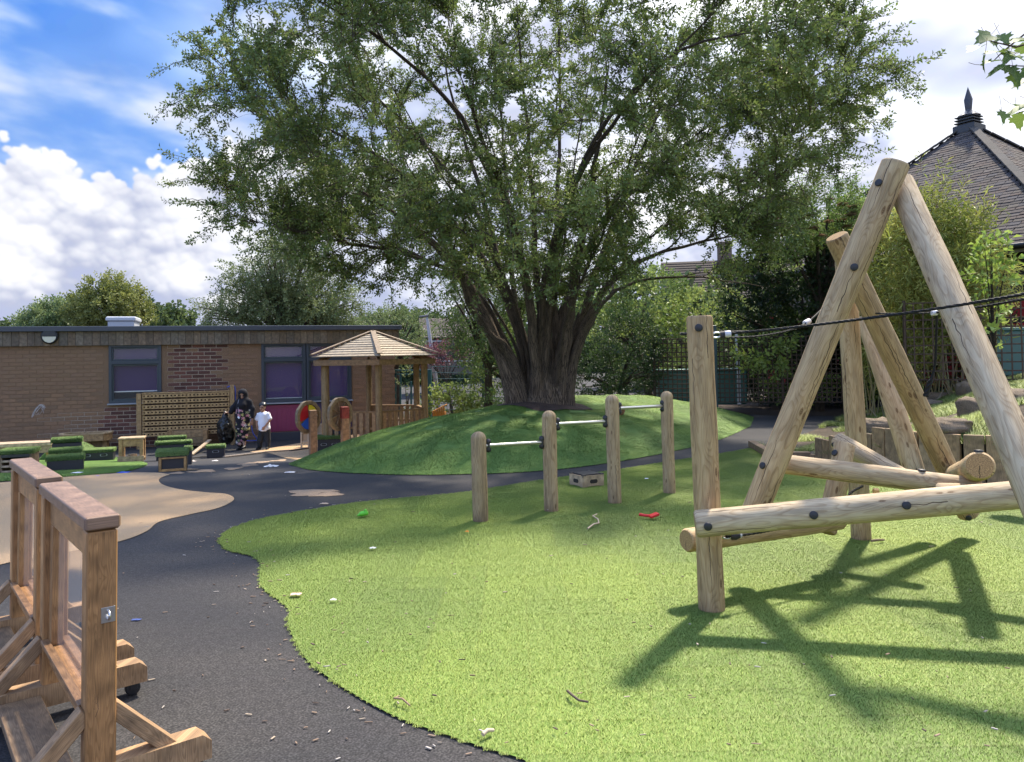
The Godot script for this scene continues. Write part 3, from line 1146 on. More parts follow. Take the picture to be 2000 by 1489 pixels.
	var bm := body(bg, 0.014, 0.06, keep)
	var crease := fnl(9.0, 3, 17)
	for i in bm.v.size():
		var q := bm.v[i]
		var k := absf(crease.get_noise_3d(q.x * 2.0, q.y * 0.7, q.z * 2.0))
		bm.v[i] = q + bm.n[i] * (0.012 - k * 0.05)
		bm.n[i] = (bm.n[i] + Vector3(crease.get_noise_3d(q.x, q.y, q.z + 9), crease.get_noise_3d(q.x + 5, q.y, q.z), crease.get_noise_3d(q.x, q.y + 7, q.z)) * 1.3).normalized()
	part("bag_body", bm, plain(Color.WHITE, 0.3), bo)
	var tie := MB.new()
	tie.col = blk
	tie.tube([w.call(150, 545, 20), w.call(118, 540, 30), w.call(90, 560, 25)], [0.012, 0.02, 0.006], 6)
	tie.tube([w.call(135, 545, 20), w.call(110, 520, 15), w.call(96, 515, 10)], [0.012, 0.016, 0.006], 6)
	part("neck", tie, plain(Color.WHITE, 0.3), bo)

	# ---------------- the boy
	var b2 := gh(515, 878)
	var v := func(x: float, y: float, z := 0.0) -> Vector3: return Vector3((x - 815.0) * u, (1222.0 - y) * u, z * u)
	var boy := thing("person", "small boy in a white school shirt and dark trousers walking beside the woman", "person", b2, "people walking by the building")
	var sk := Color(0.40, 0.22, 0.14)
	var bhead := face(v.call(800, 468, 20), 0.86, Vector3(-0.18, -0.06, 0.98).normalized(), Vector3(0, 1, 0.06).normalized(), sk, Color(0.015, 0.012, 0.010))
	bhead.append([v.call(804, 505), v.call(808, 545), 0.04, 0.044, sk])
	var bp := []
	bp.append_array([
		[v.call(805, 510), v.call(810, 570), 0.042, 0.05, sk],
		[v.call(812, 600), v.call(825, 800), 0.10, 0.10, sk], [v.call(825, 810), v.call(828, 870), 0.085, 0.08, sk],
		[v.call(715, 585), v.call(690, 700, -10), 0.034, 0.03, sk], [v.call(690, 700, -10), v.call(698, 800, 15), 0.028, 0.021, sk],
		[v.call(908, 580), v.call(938, 695, 25), 0.034, 0.03, sk], [v.call(938, 695, 25), v.call(872, 800, 112), 0.028, 0.021, sk],
		[v.call(785, 890), v.call(752, 1060, 20), 0.07, 0.05, sk], [v.call(752, 1060, 20), v.call(738, 1190, -10), 0.045, 0.03, sk],
		[v.call(872, 890), v.call(890, 1050), 0.07, 0.05, sk], [v.call(890, 1050), v.call(892, 1190, 20), 0.045, 0.03, sk],
	])
	var bmb := body(bp, 0.011, 0.025, keep)
	join(bmb, body(bhead, 0.0045, 0.010, keep))
	for h in [hand(v.call(698, 800, 15), Vector3(0.1, -1, 0.15), Vector3(0.4, 0, 0.9), Vector3(0.9, 0, -0.3), 0.72, 0.4, sk), hand(v.call(870, 803, 114), Vector3(-0.45, -0.85, 0.3), Vector3(-0.6, 0.4, 0.5), Vector3(0, 0, -1), 0.72, 0.5, sk)]:
		join(bmb, body(h, 0.0045, 0.006, keep))
	part("body", bmb, M.skin, boy)
	var white := Color(0.78, 0.79, 0.86)
	var shirt := [
		[v.call(735, 590), v.call(890, 588), 0.046, 0.046, white], [v.call(812, 620), v.call(820, 740), 0.125, 0.128, white], [v.call(820, 740), v.call(830, 835), 0.128, 0.142, white],
		[v.call(722, 592), v.call(694, 668, -5), 0.043, 0.052, white], [v.call(904, 588), v.call(930, 660, 12), 0.043, 0.056, white],
	]
	var shm := body(shirt, 0.011, 0.035, keep)
	var wr := fnl(14.0, 2, 8)
	for i in shm.v.size():
		var q := shm.v[i]
		shm.v[i] = q + shm.n[i] * wr.get_noise_3d(q.x, q.y * 0.7, q.z) * 0.012
		if q.y < 0.53: shm.v[i].y = maxf(shm.v[i].y, 0.455)
	part("shirt", shm, M.cloth, boy)
	var cl := MB.new()
	cl.col = white
	for k in [-1.0, 1.0]:
		cl.plate(v.call(808 + 24 * k, 572, 62), Vector3(1, 0.15 * k, -0.25 * k).normalized(), Vector3(0, 0.85, -0.5).normalized(), PackedVector2Array([Vector2(-0.035, 0.03), Vector2(0.03, 0.035), Vector2(0.005 * k, -0.045)]), 0.006)
	part("collar", cl, M.cloth, boy)
	var navy := Color(0.022, 0.024, 0.030)
	var tr := [[v.call(815, 850), v.call(840, 850), 0.118, 0.118, navy], [v.call(788, 880), v.call(754, 1055, 20), 0.088, 0.068, navy], [v.call(754, 1055, 20), v.call(738, 1170, -8), 0.066, 0.056, navy], [v.call(872, 880), v.call(890, 1050), 0.088, 0.068, navy], [v.call(890, 1050), v.call(893, 1165, 20), 0.066, 0.056, navy]]
	part("trousers", body(tr, 0.012, 0.03, keep), M.cloth, boy)
	var hair := [[v.call(792, 415, -10), v.call(812, 418, -16), 0.080, 0.080, Color(0.010, 0.009, 0.009)], [v.call(765, 420, 35), v.call(835, 418, 30), 0.032, 0.032, Color(0.010, 0.009, 0.009)], [v.call(800, 455, -45), v.call(805, 490, -45), 0.06, 0.05, Color(0.010, 0.009, 0.009)]]
	part("hair", body(hair, 0.010, 0.03, keep), plain(Color.WHITE, 0.4), boy)
	for s in [[736, 1190, -8, 715, 1208, 70], [893, 1188, 22, 900, 1208, 100]]:
		var dk := Color(0.013, 0.012, 0.013)
		part("shoe", body([[v.call(s[0], s[1], s[2]), v.call(s[3], s[4] - 6, s[5]), 0.036, 0.032, dk], [v.call(s[0], s[1] + 10, s[2] - 25), v.call(s[0], s[1] + 10, s[2]), 0.032, 0.034, dk]], 0.010, 0.03, keep), M.paint, boy)


# ------------------------------------------------------------------ ground
func blades(side: float, per_m2: float, hgt: float, wid: float, lean: float, ca: Color, cb: Color) -> MB:
	var mb := MB.new()
	var n := int(side * side * per_m2)
	for i in n:
		var pos := Vector3(rng.randf_range(-0.5, 0.5) * side, 0, rng.randf_range(-0.5, 0.5) * side)
		var a := rng.randf() * TAU
		var x := Vector3(cos(a), 0, sin(a)) * wid * rng.randf_range(0.6, 1.3) * 0.5
		var h := hgt * rng.randf_range(0.6, 1.15)
		var tip := pos + Vector3(rng.randf_range(-1, 1) * lean * h, h, rng.randf_range(-1, 1) * lean * h)
		var nor := (Vector3(-x.z, 0, x.x).normalized() * 0.3 + Vector3.UP).normalized()
		mb.col = ca.lerp(cb, rng.randf())
		var k := mb.p(pos - x, nor)
		mb.p(pos + x, nor)
		mb.p(tip, nor)
		mb.tri(k, k + 1, k + 2)
	return mb


func turf(called: String, label: String, poly: PackedVector2Array, hf: Callable, off: float, pile: float, ca: Color, cb: Color, thin = null, big := 0.25, dens := 34000.0, wid := 0.0034, lean := 0.55, category := "grass") -> void:
	var fineness := 8 if big > 0.245 else 4
	var small := big / fineness
	var bigs := []
	var smalls := []
	for k in 3:
		bigs.append(mesh_of([[blades(big * 1.04, dens, pile, wid, lean, ca, cb), M.turf]]))
		smalls.append(mesh_of([[blades(small * 1.04, dens, pile, wid, lean, ca, cb), M.turf]]))
	var r := Rect2(poly[0], Vector2.ZERO)
	for q in poly: r = r.expand(q)
	var xb := [[], [], []]
	var xs := [[], [], []]
	var fit := func(x: float, z: float, e: float) -> Transform3D:
		var h: float = hf.call(x, z)
		var nor := Vector3(hf.call(x - e, z) - hf.call(x + e, z), 2 * e, hf.call(x, z - e) - hf.call(x, z + e)).normalized()
		var bx := Vector3.RIGHT.rotated(Vector3.UP, (rng.randi() % 4) * PI / 2.0)
		bx = (bx - nor * bx.dot(nor)).normalized()
		return Transform3D(Basis(bx, nor, bx.cross(nor)), Vector3(x, h + off, z))
	var x := r.position.x
	while x < r.end.x:
		var z := r.position.y
		while z < r.end.y:
			var all_in := true
			for k in [Vector2.ZERO, Vector2(big, 0), Vector2(0, big), Vector2(big, big)]:
				if not Geometry2D.is_point_in_polygon(Vector2(x, z) + k, poly): all_in = false
			var c := Vector2(x + big * 0.5, z + big * 0.5)
			if all_in and not (thin != null and not thin.call(c.x, c.y)):
				xb[rng.randi() % 3].append(fit.call(c.x, c.y, big * 0.4))
			elif not all_in:
				for i in fineness:
					for j in fineness:
						var q := Vector2(x + (i + 0.5) * small, z + (j + 0.5) * small)
						if Geometry2D.is_point_in_polygon(q, poly) and not (thin != null and not thin.call(q.x, q.y)): xs[rng.randi() % 3].append(fit.call(q.x, q.y, small))
			z += big
		x += big
	var root := thing(called, label, category)
	root.set_meta("kind", "stuff")
	for k in 3:
		for s in [[bigs[k], xb[k]], [smalls[k], xs[k]]]:
			if s[1].is_empty(): continue
			var cols := []
			for t in s[1]:
				var q: float = noise_soft.get_noise_2d(t.origin.x * 6.0, t.origin.z * 4.5) * 0.34 + noise_soft.get_noise_2d(t.origin.x * 22.0, t.origin.z * 22.0) * 0.06
				cols.append(Color(1.0 + q * 1.2, 1.0 + q, 1.0 + q * 0.6))
			scatter("blades", s[0], s[1], cols, root)


func offset(poly: PackedVector2Array, d: float) -> PackedVector2Array:
	return Geometry2D.offset_polygon(poly, d)[0]


func flat(x: float, z: float) -> float: return G(x, z)
func mounded(x: float, z: float) -> float: return G(x, z) + mound(x, z)


var tree_at := Vector3.ZERO
var lawn_poly: PackedVector2Array
var tan_poly: PackedVector2Array
var left_turf: PackedVector2Array
var bank_poly: PackedVector2Array
var wall_line := PackedVector2Array()


func ground() -> void:
	# one sheet to the horizon: fine where people walk, wide beyond
	var xs := []
	var zs := []
	for e in [-700.0, -300.0, -120.0, -60.0, -40.0]: xs.append(e)
	for i in 111: xs.append(-30.0 + i * 0.5)
	for e in [32.0, 45.0, 70.0, 150.0, 350.0, 700.0]: xs.append(e)
	for e in [-900.0, -400.0, -150.0, -80.0, -50.0]: zs.append(e)
	for i in 75: zs.append(-32.0 + i * 0.5)
	for e in [8.0, 14.0, 30.0, 100.0, 300.0]: zs.append(e)
	var mb := MB.new()
	for z in zs:
		for x in xs:
			mb.p(Vector3(x, G(x, z), z), Vector3(G(x - 0.2, z) - G(x + 0.2, z), 0.4, G(x, z - 0.2) - G(x, z + 0.2)).normalized(), Vector2((x + 20.0) / 40.0, (z + 30.0) / 30.0))
			mb.t2.append(Vector2(x, z) * 0.5)
	for j in zs.size() - 1:
		for i in xs.size() - 1:
			var a: int = j * xs.size() + i
			mb.tri(a, a + 1, a + xs.size())
			mb.tri(a + 1, a + xs.size(), a + xs.size() + 1)
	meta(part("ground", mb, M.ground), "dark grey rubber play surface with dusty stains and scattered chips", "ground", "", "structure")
	lawn_poly = gpoly([[1050, 1500], [960, 1470], [884, 1446], [760, 1399], [653, 1338], [596, 1291], [565, 1230], [564, 1205], [566, 1194], [545, 1176], [513, 1151], [507, 1125], [508, 1103], [490, 1089], [445, 1077], [429, 1062], [433, 1050], [452, 1036], [499, 1019], [596, 1000], [704, 983], [812, 973], [920, 962], [1061, 939], [1189, 922], [1320, 901], [1401, 889], [1468, 877]], 5, false)
	for q in [[1500, 896], [1580, 902], [1640, 914], [1755, 938], [1880, 955], [2000, 963], [2160, 968], [2600, 985]]: 
		var g := gh(q[0], q[1])
		lawn_poly.append(Vector2(g.x, g.z))
	lawn_poly.append(Vector2(7.5, -5.0))
	lawn_poly.append(Vector2(6.0, -1.5))
	lawn_poly.append(Vector2(1.0, -1.3))
	var green := sheet(lawn_poly, 0.6, flat, 0.010)
	green.col = Color.WHITE
	var gm := plain(Color(0.13, 0.215, 0.034), 0.95)
	meta(part("artificial_lawn", green, gm), "bright green artificial turf lawn with a wavy edge under the climbing logs", "lawn", "", "structure")
	turf("lawn_pile", "short bright pile of the wavy edged artificial lawn", offset(lawn_poly, 0.006), flat, 0.008, 0.011, Color(0.138, 0.215, 0.032), Color(0.290, 0.358, 0.078), null, 0.25, 100000.0, 0.0022, 1.0)
	tan_poly = gpoly([[-500, 1270], [-200, 1170], [0, 1106], [110, 1085], [233, 1060], [286, 1039], [311, 1021], [368, 1007], [420, 996], [447, 985], [457, 975], [440, 966], [400, 963], [350, 957], [318, 948], [310, 938], [322, 931], [330, 928], [300, 924], [240, 925], [140, 932], [0, 944], [-200, 960], [-500, 990]], 5)
	var tn := sheet(tan_poly, 0.5, flat, 0.006)
	for i in tn.v.size(): tn.c[i] = Color(0.62, 0.41, 0.215) * (1.0 + 0.2 * noise_soft.get_noise_2d(tn.v[i].x * 14.0, tn.v[i].z * 14.0) + 0.15 * noise_soft.get_noise_2d(tn.v[i].x * 3.0, tn.v[i].z * 3.0))
	meta(part("path_tan", tn, M.tan), "tan rubber surfacing patch with a curved edge behind the wooden frames", "surfacing", "", "structure")
	var tg := sheet(gpoly([[488, 883], [530, 876], [587, 866], [640, 858], [720, 852], [800, 846], [860, 842], [880, 856], [800, 880], [700, 896], [640, 900], [590, 899], [566, 897], [543, 891], [525, 886]], 4), 0.5, flat, 0.006)
	for i in tg.v.size(): tg.c[i] = Color(0.62, 0.41, 0.215) * (1.0 + 0.16 * noise_soft.get_noise_2d(tg.v[i].x * 14.0, tg.v[i].z * 14.0))
	meta(part("path_tan", tg, M.tan), "tan rubber surfacing patch running under the wooden shelter", "surfacing", "", "structure")
	# small tan blotches over the dark rubber
	var fl := MB.new()
	for s in [[395, 921, 26, 2.6], [365, 918, 18, 2.2], [455, 916, 18, 2.2], [485, 910, 17, 1.8], [483, 906.5, 19, 1.6], [512, 903.5, 16, 1.8], [545, 900, 17, 1.6], [605, 963, 42, 6.0], [640, 967, 30, 4.0], [345, 925, 15, 2.0]]:
		var ring := PackedVector2Array()
		for k in 18:
			var a := TAU * k / 18.0
			var j := 1.0 + 0.25 * sin(a * 3.0 + s[0]) + 0.15 * sin(a * 5.0 + s[1])
			var g := gh(s[0] + cos(a) * s[2] * j, s[1] + sin(a) * s[3] * j - cos(a) * s[2] * 0.07)
			ring.append(Vector2(g.x, g.z))
		var one := sheet(ring, 0.6, flat, 0.005)
		var f0 := fl.v.size()
		for i in one.v.size():
			fl.col = Color(0.42, 0.30, 0.19)
			fl.p(one.v[i], one.n[i], one.t[i])
		for i in one.ix: fl.ix.append(f0 + i)
	meta(part("path_blotch", fl, M.tan), "small tan blotches on the dark rubber path", "stain", "", "structure")
	left_turf = gpoly([[-480, 988], [-200, 959], [0, 942], [126, 933], [231, 924], [266, 917], [283, 911], [284, 906], [266, 901], [240, 896], [180, 893], [80, 897], [0, 902], [-200, 914], [-480, 940]], 4)
	meta(part("artificial_lawn", sheet(left_turf, 0.6, flat, 0.010), gm), "strip of pale green artificial turf in front of the brick wall", "lawn", "", "structure")
	turf("lawn_pile", "short pile of the turf strip under the green topped steps", left_turf, flat, 0.008, 0.02, Color(0.12, 0.23, 0.045), Color(0.20, 0.34, 0.08), null, 0.25, 20000.0, 0.005)
	# the mound
	mound_poly = gpoly([[568, 910], [600, 918], [650, 923], [700, 926], [800, 929], [900, 928], [1000, 925], [1100, 917], [1200, 904], [1300, 886], [1400, 862], [1465, 834]], 4, false)
	for q in smooth([Vector2(5.3, -17.0), Vector2(4.4, -18.4), Vector2(2.6, -18.9), Vector2(0.6, -18.4), Vector2(-1.4, -17.0), Vector2(-2.6, -15.2), Vector2(-3.3, -13.4), Vector2(-3.55, -12.2)], 4, false): mound_poly.append(q)
	tree_at = at(1062, 793, 13.6)
	var mm := sheet(mound_poly, 0.3, mounded, 0.010)
	meta(part("hill", mm, plain(Color(0.095, 0.18, 0.036), 0.95)), "rounded artificial grass mound with the big tree on top", "mound", "", "structure")
	turf("mound_pile", "short pile of the artificial grass mound", mound_poly, mounded, 0.006, 0.015, Color(0.122, 0.220, 0.040), Color(0.220, 0.340, 0.075), func(x: float, z: float) -> bool: return Vector2(x - tree_at.x, z - tree_at.z).length() > 0.66 + 0.25 * noise_soft.get_noise_2d(x * 20.0, z * 20.0), 0.25, 26000.0, 0.0042, 0.9)
	var ring := PackedVector2Array()
	for k in 28:
		var a := TAU * k / 28.0
		ring.append(Vector2(tree_at.x + cos(a) * (0.80 + 0.12 * sin(a * 3.0)), tree_at.z + sin(a) * (0.78 + 0.1 * sin(a * 4.0 + 1.0))))
	var rs := sheet(ring, 0.12, func(x: float, z: float) -> float: return mounded(x, z) + 0.05 * maxf(0.0, 1.0 - Vector2(x - tree_at.x, z - tree_at.z).length()) + 0.012 * noise_soft.get_noise_2d(x * 60.0, z * 60.0), 0.014)
	for i in rs.c.size(): rs.c[i] = Color(0.150, 0.095, 0.070) * (1.0 + 0.5 * noise_soft.get_noise_2d(rs.v[i].x * 50.0, rs.v[i].z * 50.0))
	meta(part("ground_soil", rs, M.soil), "ring of bare reddish soil round the foot of the big tree", "soil", "", "structure")
	# bare soil under the tree and along the back fence
	var so := MB.new()
	so.col = Color(0.115, 0.080, 0.055)
	var soil := sheet(PackedVector2Array([Vector2(5.9, -17.4), Vector2(7.2, -17.0), Vector2(9, -18.5), Vector2(14, -19), Vector2(14, -26), Vector2(-6, -26), Vector2(-4.2, -21.0), Vector2(-2.6, -19.0), Vector2(-0.5, -19.0), Vector2(2.6, -19.3), Vector2(4.6, -18.9)]), 0.8, flat, 0.004)
	for i in soil.c.size(): soil.c[i] = Color(0.12, 0.085, 0.06) * (1.0 + 0.3 * noise_soft.get_noise_2d(soil.v[i].x * 12.0, soil.v[i].z * 12.0))
	meta(part("ground_soil", soil, M.soil), "bare brown soil along the foot of the back fence", "soil", "", "structure")
	# the bank behind the plank wall
	for q in [[1500, 893], [1580, 896], [1640, 911], [1755, 935], [1880, 953], [2000, 960], [2160, 965], [2500, 978]]:
		var g := gh(q[0], q[1])
		wall_line.append(Vector2(g.x, g.z))
	wall_line = smooth(Array(wall_line), 6, false)
	bank_poly = wall_line.duplicate()
	for q in [Vector2(12, -9), Vector2(20, -12), Vector2(20, -24), Vector2(12, -21), Vector2(7.4, -17.0), Vector2(6.6, -15.8), Vector2(5.4, -13.9), Vector2(4.4, -12.5), Vector2(3.65, -11.7)]: bank_poly.append(q)
	var bk := sheet(bank_poly, 0.35, bank, 0.0)
	for i in bk.v.size():
		var q := bk.v[i]
		var k := noise_soft.get_noise_2d(q.x * 11.0, q.z * 11.0)
		bk.c[i] = Color(0.27, 0.20, 0.145).lerp(Color(0.15, 0.115, 0.07), clampf(0.5 + k, 0.0, 1.0))
	meta(part("hill", bk, M.soil), "rough earth bank behind the plank retaining wall", "bank", "", "structure")
	turf("bank_grass", "patchy tufts of rough grass on the earth bank", bank_poly, bank, -0.005, 0.085, Color(0.15, 0.22, 0.04), Color(0.32, 0.38, 0.10), func(x: float, z: float) -> bool:
		var edge := x - (3.6 + 0.614 * (-z - 10.8))
		return noise_soft.get_noise_2d(x * 8.0 + 40.0, z * 8.0) > (0.12 if edge < 0.7 else -0.05), 0.24, 9000.0, 0.007, 0.9)


# ------------------------------------------------------------------ climbing frame
func add_log(parent: Node3D, b: Vector3, p0: Vector3, p1: Vector3, r: float, tint: Color, dome := false, called := "log") -> void:
	var a := p0 - b
	var e := p1 - b
	var d := (e - a).normalized()
	var L := a.distance_to(e)
	var side := d.cross(Vector3.UP if absf(d.y) < 0.9 else Vector3.RIGHT).normalized()
	var mb := MB.new()
	mb.col = tint
	var path := []
	var rad := []
	var ch := r * 0.16
	var ph := rng.randf() * 9.0
	path.append(a)
	rad.append(r * 0.86)
	path.append(a + d * ch)
	rad.append(r)
	for i in range(1, 10):
		var t := i / 10.0
		path.append(a.lerp(e, t) + side * sin(t * PI) * 0.010 * sin(ph))
		rad.append(r * (1.0 + 0.016 * sin(t * 9.0 + ph) + 0.014 * sin(t * 23.0 + ph * 2.0)))
	var ends := MB.new()
	ends.col = vary(tint, 0.06) * 0.92
	if dome:
		for i in range(0, 8):
			var w := i / 7.0 * PI / 2.0
			path.append(e - d * r * 0.95 + d * r * 0.95 * sin(w))
			rad.append(maxf(r * cos(w), 0.002))
	else:
		path.append(e - d * ch)
		rad.append(r)
		path.append(e)
		rad.append(r * 0.86)
		ends.disc(e, d, r * 0.865, 28)
	ends.disc(a, -d, r * 0.865, 28)
	mb.tube(path, rad, 28, false, 0.66, Vector2(rng.randf(), rng.randf() * 2.0))
	# splashed soil at the foot of the posts that stand in the ground
	for i in mb.v.size():
		var y := mb.v[i].y + b.y
		var k := 0.13 + 0.07 * noise_soft.get_noise_3d(mb.v[i].x * 90.0, 0.0, mb.v[i].z * 90.0)
		if y < k: mb.c[i] = tint.lerp(Color(0.16, 0.12, 0.08), 0.55 * clampf(1.0 - y / k, 0.0, 1.0))
	put(called, mesh_of([[mb, M.log], [ends, M.end]]), parent)


func bolt(parent: Node3D, b: Vector3, p0: Vector3, p1: Vector3, r: float, px: float, py: float, rad := 0.022, top := false) -> void:
	var d := ray(px, py).normalized()
	var u := (p1 - p0).normalized()
	var w := p0 - cam_pos
	var k := 1.0 - pow(d.dot(u), 2)
	var s := clampf((u.dot(d) * d.dot(w) - u.dot(w)) / k, 0.03, p0.distance_to(p1) - 0.03)
	var q := p0 + u * s
	var t := d.dot(q - cam_pos)
	var lat := cam_pos + d * t - q
	lat -= u * lat.dot(u)
	var n := -d - u * (-d).dot(u)
	n = n.normalized()
	if top:
		n = (Vector3.UP - u * u.y).normalized()
		lat = Vector3.ZERO
	var f := clampf(lat.length() / r, 0.0, 0.9)
	var nor := (n * sqrt(1.0 - f * f) + lat.normalized() * f).normalized() if f > 0.001 else n
	var mb := MB.new()
	mb.lathe(q + nor * (r * 0.985) - b, nor, [Vector2(rad, 0), Vector2(rad, 0.007), Vector2(rad * 0.86, 0.011), Vector2(0.0001, 0.0125)], 18)
	part("bolt_cap", mb, M.black, parent)


func rope(parent: Node3D, b: Vector3, pts: Array, r: float, called := "rope", c := Color(0.016, 0.016, 0.018), steps := 8) -> void:
	var q := []
	for k in pts: q.append(at(k[0], k[1], k[2]) - b)
	var fine := []
	for i in q.size() - 1:
		for s in steps:
			fine.append((q[i] as Vector3).cubic_interpolate(q[i + 1], q[maxi(i - 1, 0)], q[mini(i + 2, q.size() - 1)], float(s) / steps))
	fine.append(q[q.size() - 1])
	var mb := MB.new()
	# three twisted strands
	mb.col = c
	var L := 0.0
	var dense := []
	for i in fine.size() - 1:
		var n := maxi(1, int((fine[i] as Vector3).distance_to(fine[i + 1]) / 0.012))
		for s in n: dense.append((fine[i] as Vector3).lerp(fine[i + 1], float(s) / n))
	dense.append(fine[fine.size() - 1])
	for strand in 3:
		var path := []
		var rad := []
		for i in dense.size():
			var d: Vector3 = (dense[mini(i + 1, dense.size() - 1)] - dense[maxi(i - 1, 0)]).normalized()
			var x := d.cross(Vector3.UP if absf(d.y) < 0.9 else Vector3.RIGHT).normalized()
			var y := d.cross(x)
			var a := i * 0.9 + strand * TAU / 3.0
			path.append(dense[i] + (x * cos(a) + y * sin(a)) * r * 0.45)
			rad.append(r * 0.6)
		mb.tube(path, rad, 5, false)
	part(called, mb, M.rubber, parent)


func ferrule(parent: Node3D, b: Vector3, p0: Vector3, p1: Vector3, r: float, c := Color(0.52, 0.51, 0.53)) -> void:
	var mb := MB.new()
	mb.col = c
	mb.tube([p0 - b, p0.lerp(p1, 0.1) - b, p0.lerp(p1, 0.9) - b, p1 - b], [r * 0.8, r, r, r * 0.8], 12)
	part("ferrule", mb, M.paint, parent)


func climbing_frame() -> void:
	rng.seed = 40
	var b := gh(1391, 1195)
	var o := thing("climbing_frame", "big climbing frame of crossed round logs with black ropes on the lawn", "climbing frame", b)
	var T := Color(0.60, 0.475, 0.295)
	var P := Color(0.63, 0.53, 0.375)
	var lg := {
		"post": [b - Vector3(0, 0.06, 0), at(1366, 617, 4.34), 0.073, Color(0.54, 0.415, 0.245)],
		"beam": [at(1358, 1024, 4.19), at(2000, 966, 3.95), 0.073, P],
		"stub": [at(1340, 1056, 4.49), at(1640, 1014, 5.05), 0.068, T],
		"front": [at(1463, 1028, 4.87), at(1751, 316, 4.5), 0.080, T],
		"prop": [at(2112, 1175, 3.05), at(1757, 356, 4.68), 0.078, P],
		"cross": [at(1893, 1006, 5.9), at(1633, 461, 5.4), 0.079, Color(0.48, 0.365, 0.205)],
		"upright": [gh(1683, 1055) - Vector3(0, 0.06, 0), at(1651, 508, 5.72), 0.073, T],
		"lean": [at(1811, 1003, 5.8), at(1690, 618, 6.15), 0.075, P],
		"rail": [at(1527, 906, 4.99), at(1915, 955, 4.62), 0.064, P],
		"short": [at(1612, 1040, 5.05), at(1650, 868, 5.22), 0.069, T],
		"slope": [at(1800, 955, 4.98), at(1633, 860, 5.48), 0.062, P],
		"ram": [at(1868, 930, 5.75), at(1914, 910, 4.30), 0.079, T],
		"low": [at(1830, 966, 4.62), at(2150, 976, 4.2), 0.068, P],
	}
	var bu: Vector3 = (lg.beam[1] - lg.beam[0])
	lg.beam[1] = lg.beam[0] + bu * 1.3
	for k in lg:
		var q = lg[k]
		add_log(o, b, q[0], q[1], q[2], vary(q[3], 0.05))
	for k in [["beam", 1381, 1029], ["beam", 1584, 1007], ["beam", 1762, 988], ["post", 1365, 641], ["front", 1715, 361], ["front", 1668, 524], ["front", 1491, 907], ["cross", 1889, 1006], ["slope", 1624, 868], ["short", 1630, 889], ["short", 1630, 1031]]:
		var q = lg[k[0]]
		bolt(o, b, q[0], q[1], q[2], k[1], k[2], 0.022 if k[0] != "slope" else 0.016)
	bolt(o, b, lg.rail[0], lg.rail[1], lg.rail[2], 1800, 925, 0.022, true)
	bolt(o, b, lg.ram[0], lg.ram[1], lg.ram[2], 1918, 895, 0.025, true)
	rope(o, b, [[1408, 653, 4.33], [1440, 650, 4.32], [1520, 643, 4.27], [1640, 629, 4.16], [1760, 613, 4.03], [1880, 595, 3.86], [2010, 573, 3.62], [2160, 545, 3.3]], 0.0086)
	rope(o, b, [[1420, 660, 4.40], [1480, 657, 4.5], [1540, 646, 4.66], [1577, 630, 4.78], [1614, 596, 5.15], [1640, 570, 5.4]], 0.006, "cable", Color(0.10, 0.10, 0.11))
	rope(o, b, [[1700, 612, 5.5], [1760, 613, 5.25], [1826, 611, 5.0]], 0.006, "cable", Color(0.16, 0.16, 0.17))
	rope(o, b, [[1826, 611, 5.0], [1900, 602, 4.75], [2010, 583, 4.4], [2150, 560, 4.0]], 0.0086)
	rope(o, b, [[1830, 612, 5.0], [1829, 660, 5.05], [1826, 715, 5.1], [1816, 748, 5.12]], 0.0086)
	rope(o, b, [[1818, 742, 5.12], [1808, 774, 5.14]], 0.018, "rope_end")
	rope(o, b, [[1352, 652, 4.40], [1337, 652, 4.55], [1470, 648, 4.7]], 0.010)
	rope(o, b, [[1418, 1049, 4.42], [1460, 1044, 4.48], [1530, 1032, 4.62], [1595, 1021, 4.75], [1640, 1012, 4.82], [1652, 990, 4.85], [1660, 965, 4.9], [1685, 950, 5.0]], 0.0086)
	ferrule(o, b, at(1416, 653, 4.32), at(1428, 652, 4.315), 0.019)
	ferrule(o, b, at(1572, 632, 4.76), at(1581, 627, 4.80), 0.018)
	ferrule(o, b, at(1820, 612, 5.0), at(1831, 611, 5.0), 0.018)
	ferrule(o, b, at(1436, 1046, 4.44), at(1447, 1045, 4.455), 0.019)
	ferrule(o, b, at(1706, 960, 5.0), at(1716, 960, 5.0), 0.02, Color(0.75, 0.42, 0.16))
	for e in [[1399, 655, 4.335], [1420, 1048, 4.43]]:
		var ring := MB.new()
		var c := at(e[0], e[1], e[2]) - b
		var path := []
		var rad := []
		for k in 17:
			var a := TAU * k / 16.0
			path.append(c + Vector3(cos(a) * 0.030, sin(a) * 0.014, 0.008 * sin(a)))
			rad.append(0.0055)
		ring.tube(path, rad, 8, false)
		part("shackle", ring, M.steel, o)
		var thimble := MB.new()
		thimble.tube([c + Vector3(0.022, 0, 0), c + Vector3(0.05, 0.002, 0), c + Vector3(0.075, 0.004, 0)], [0.02, 0.024, 0.014], 10)
		part("rope_eye", thimble, M.rubber, o)


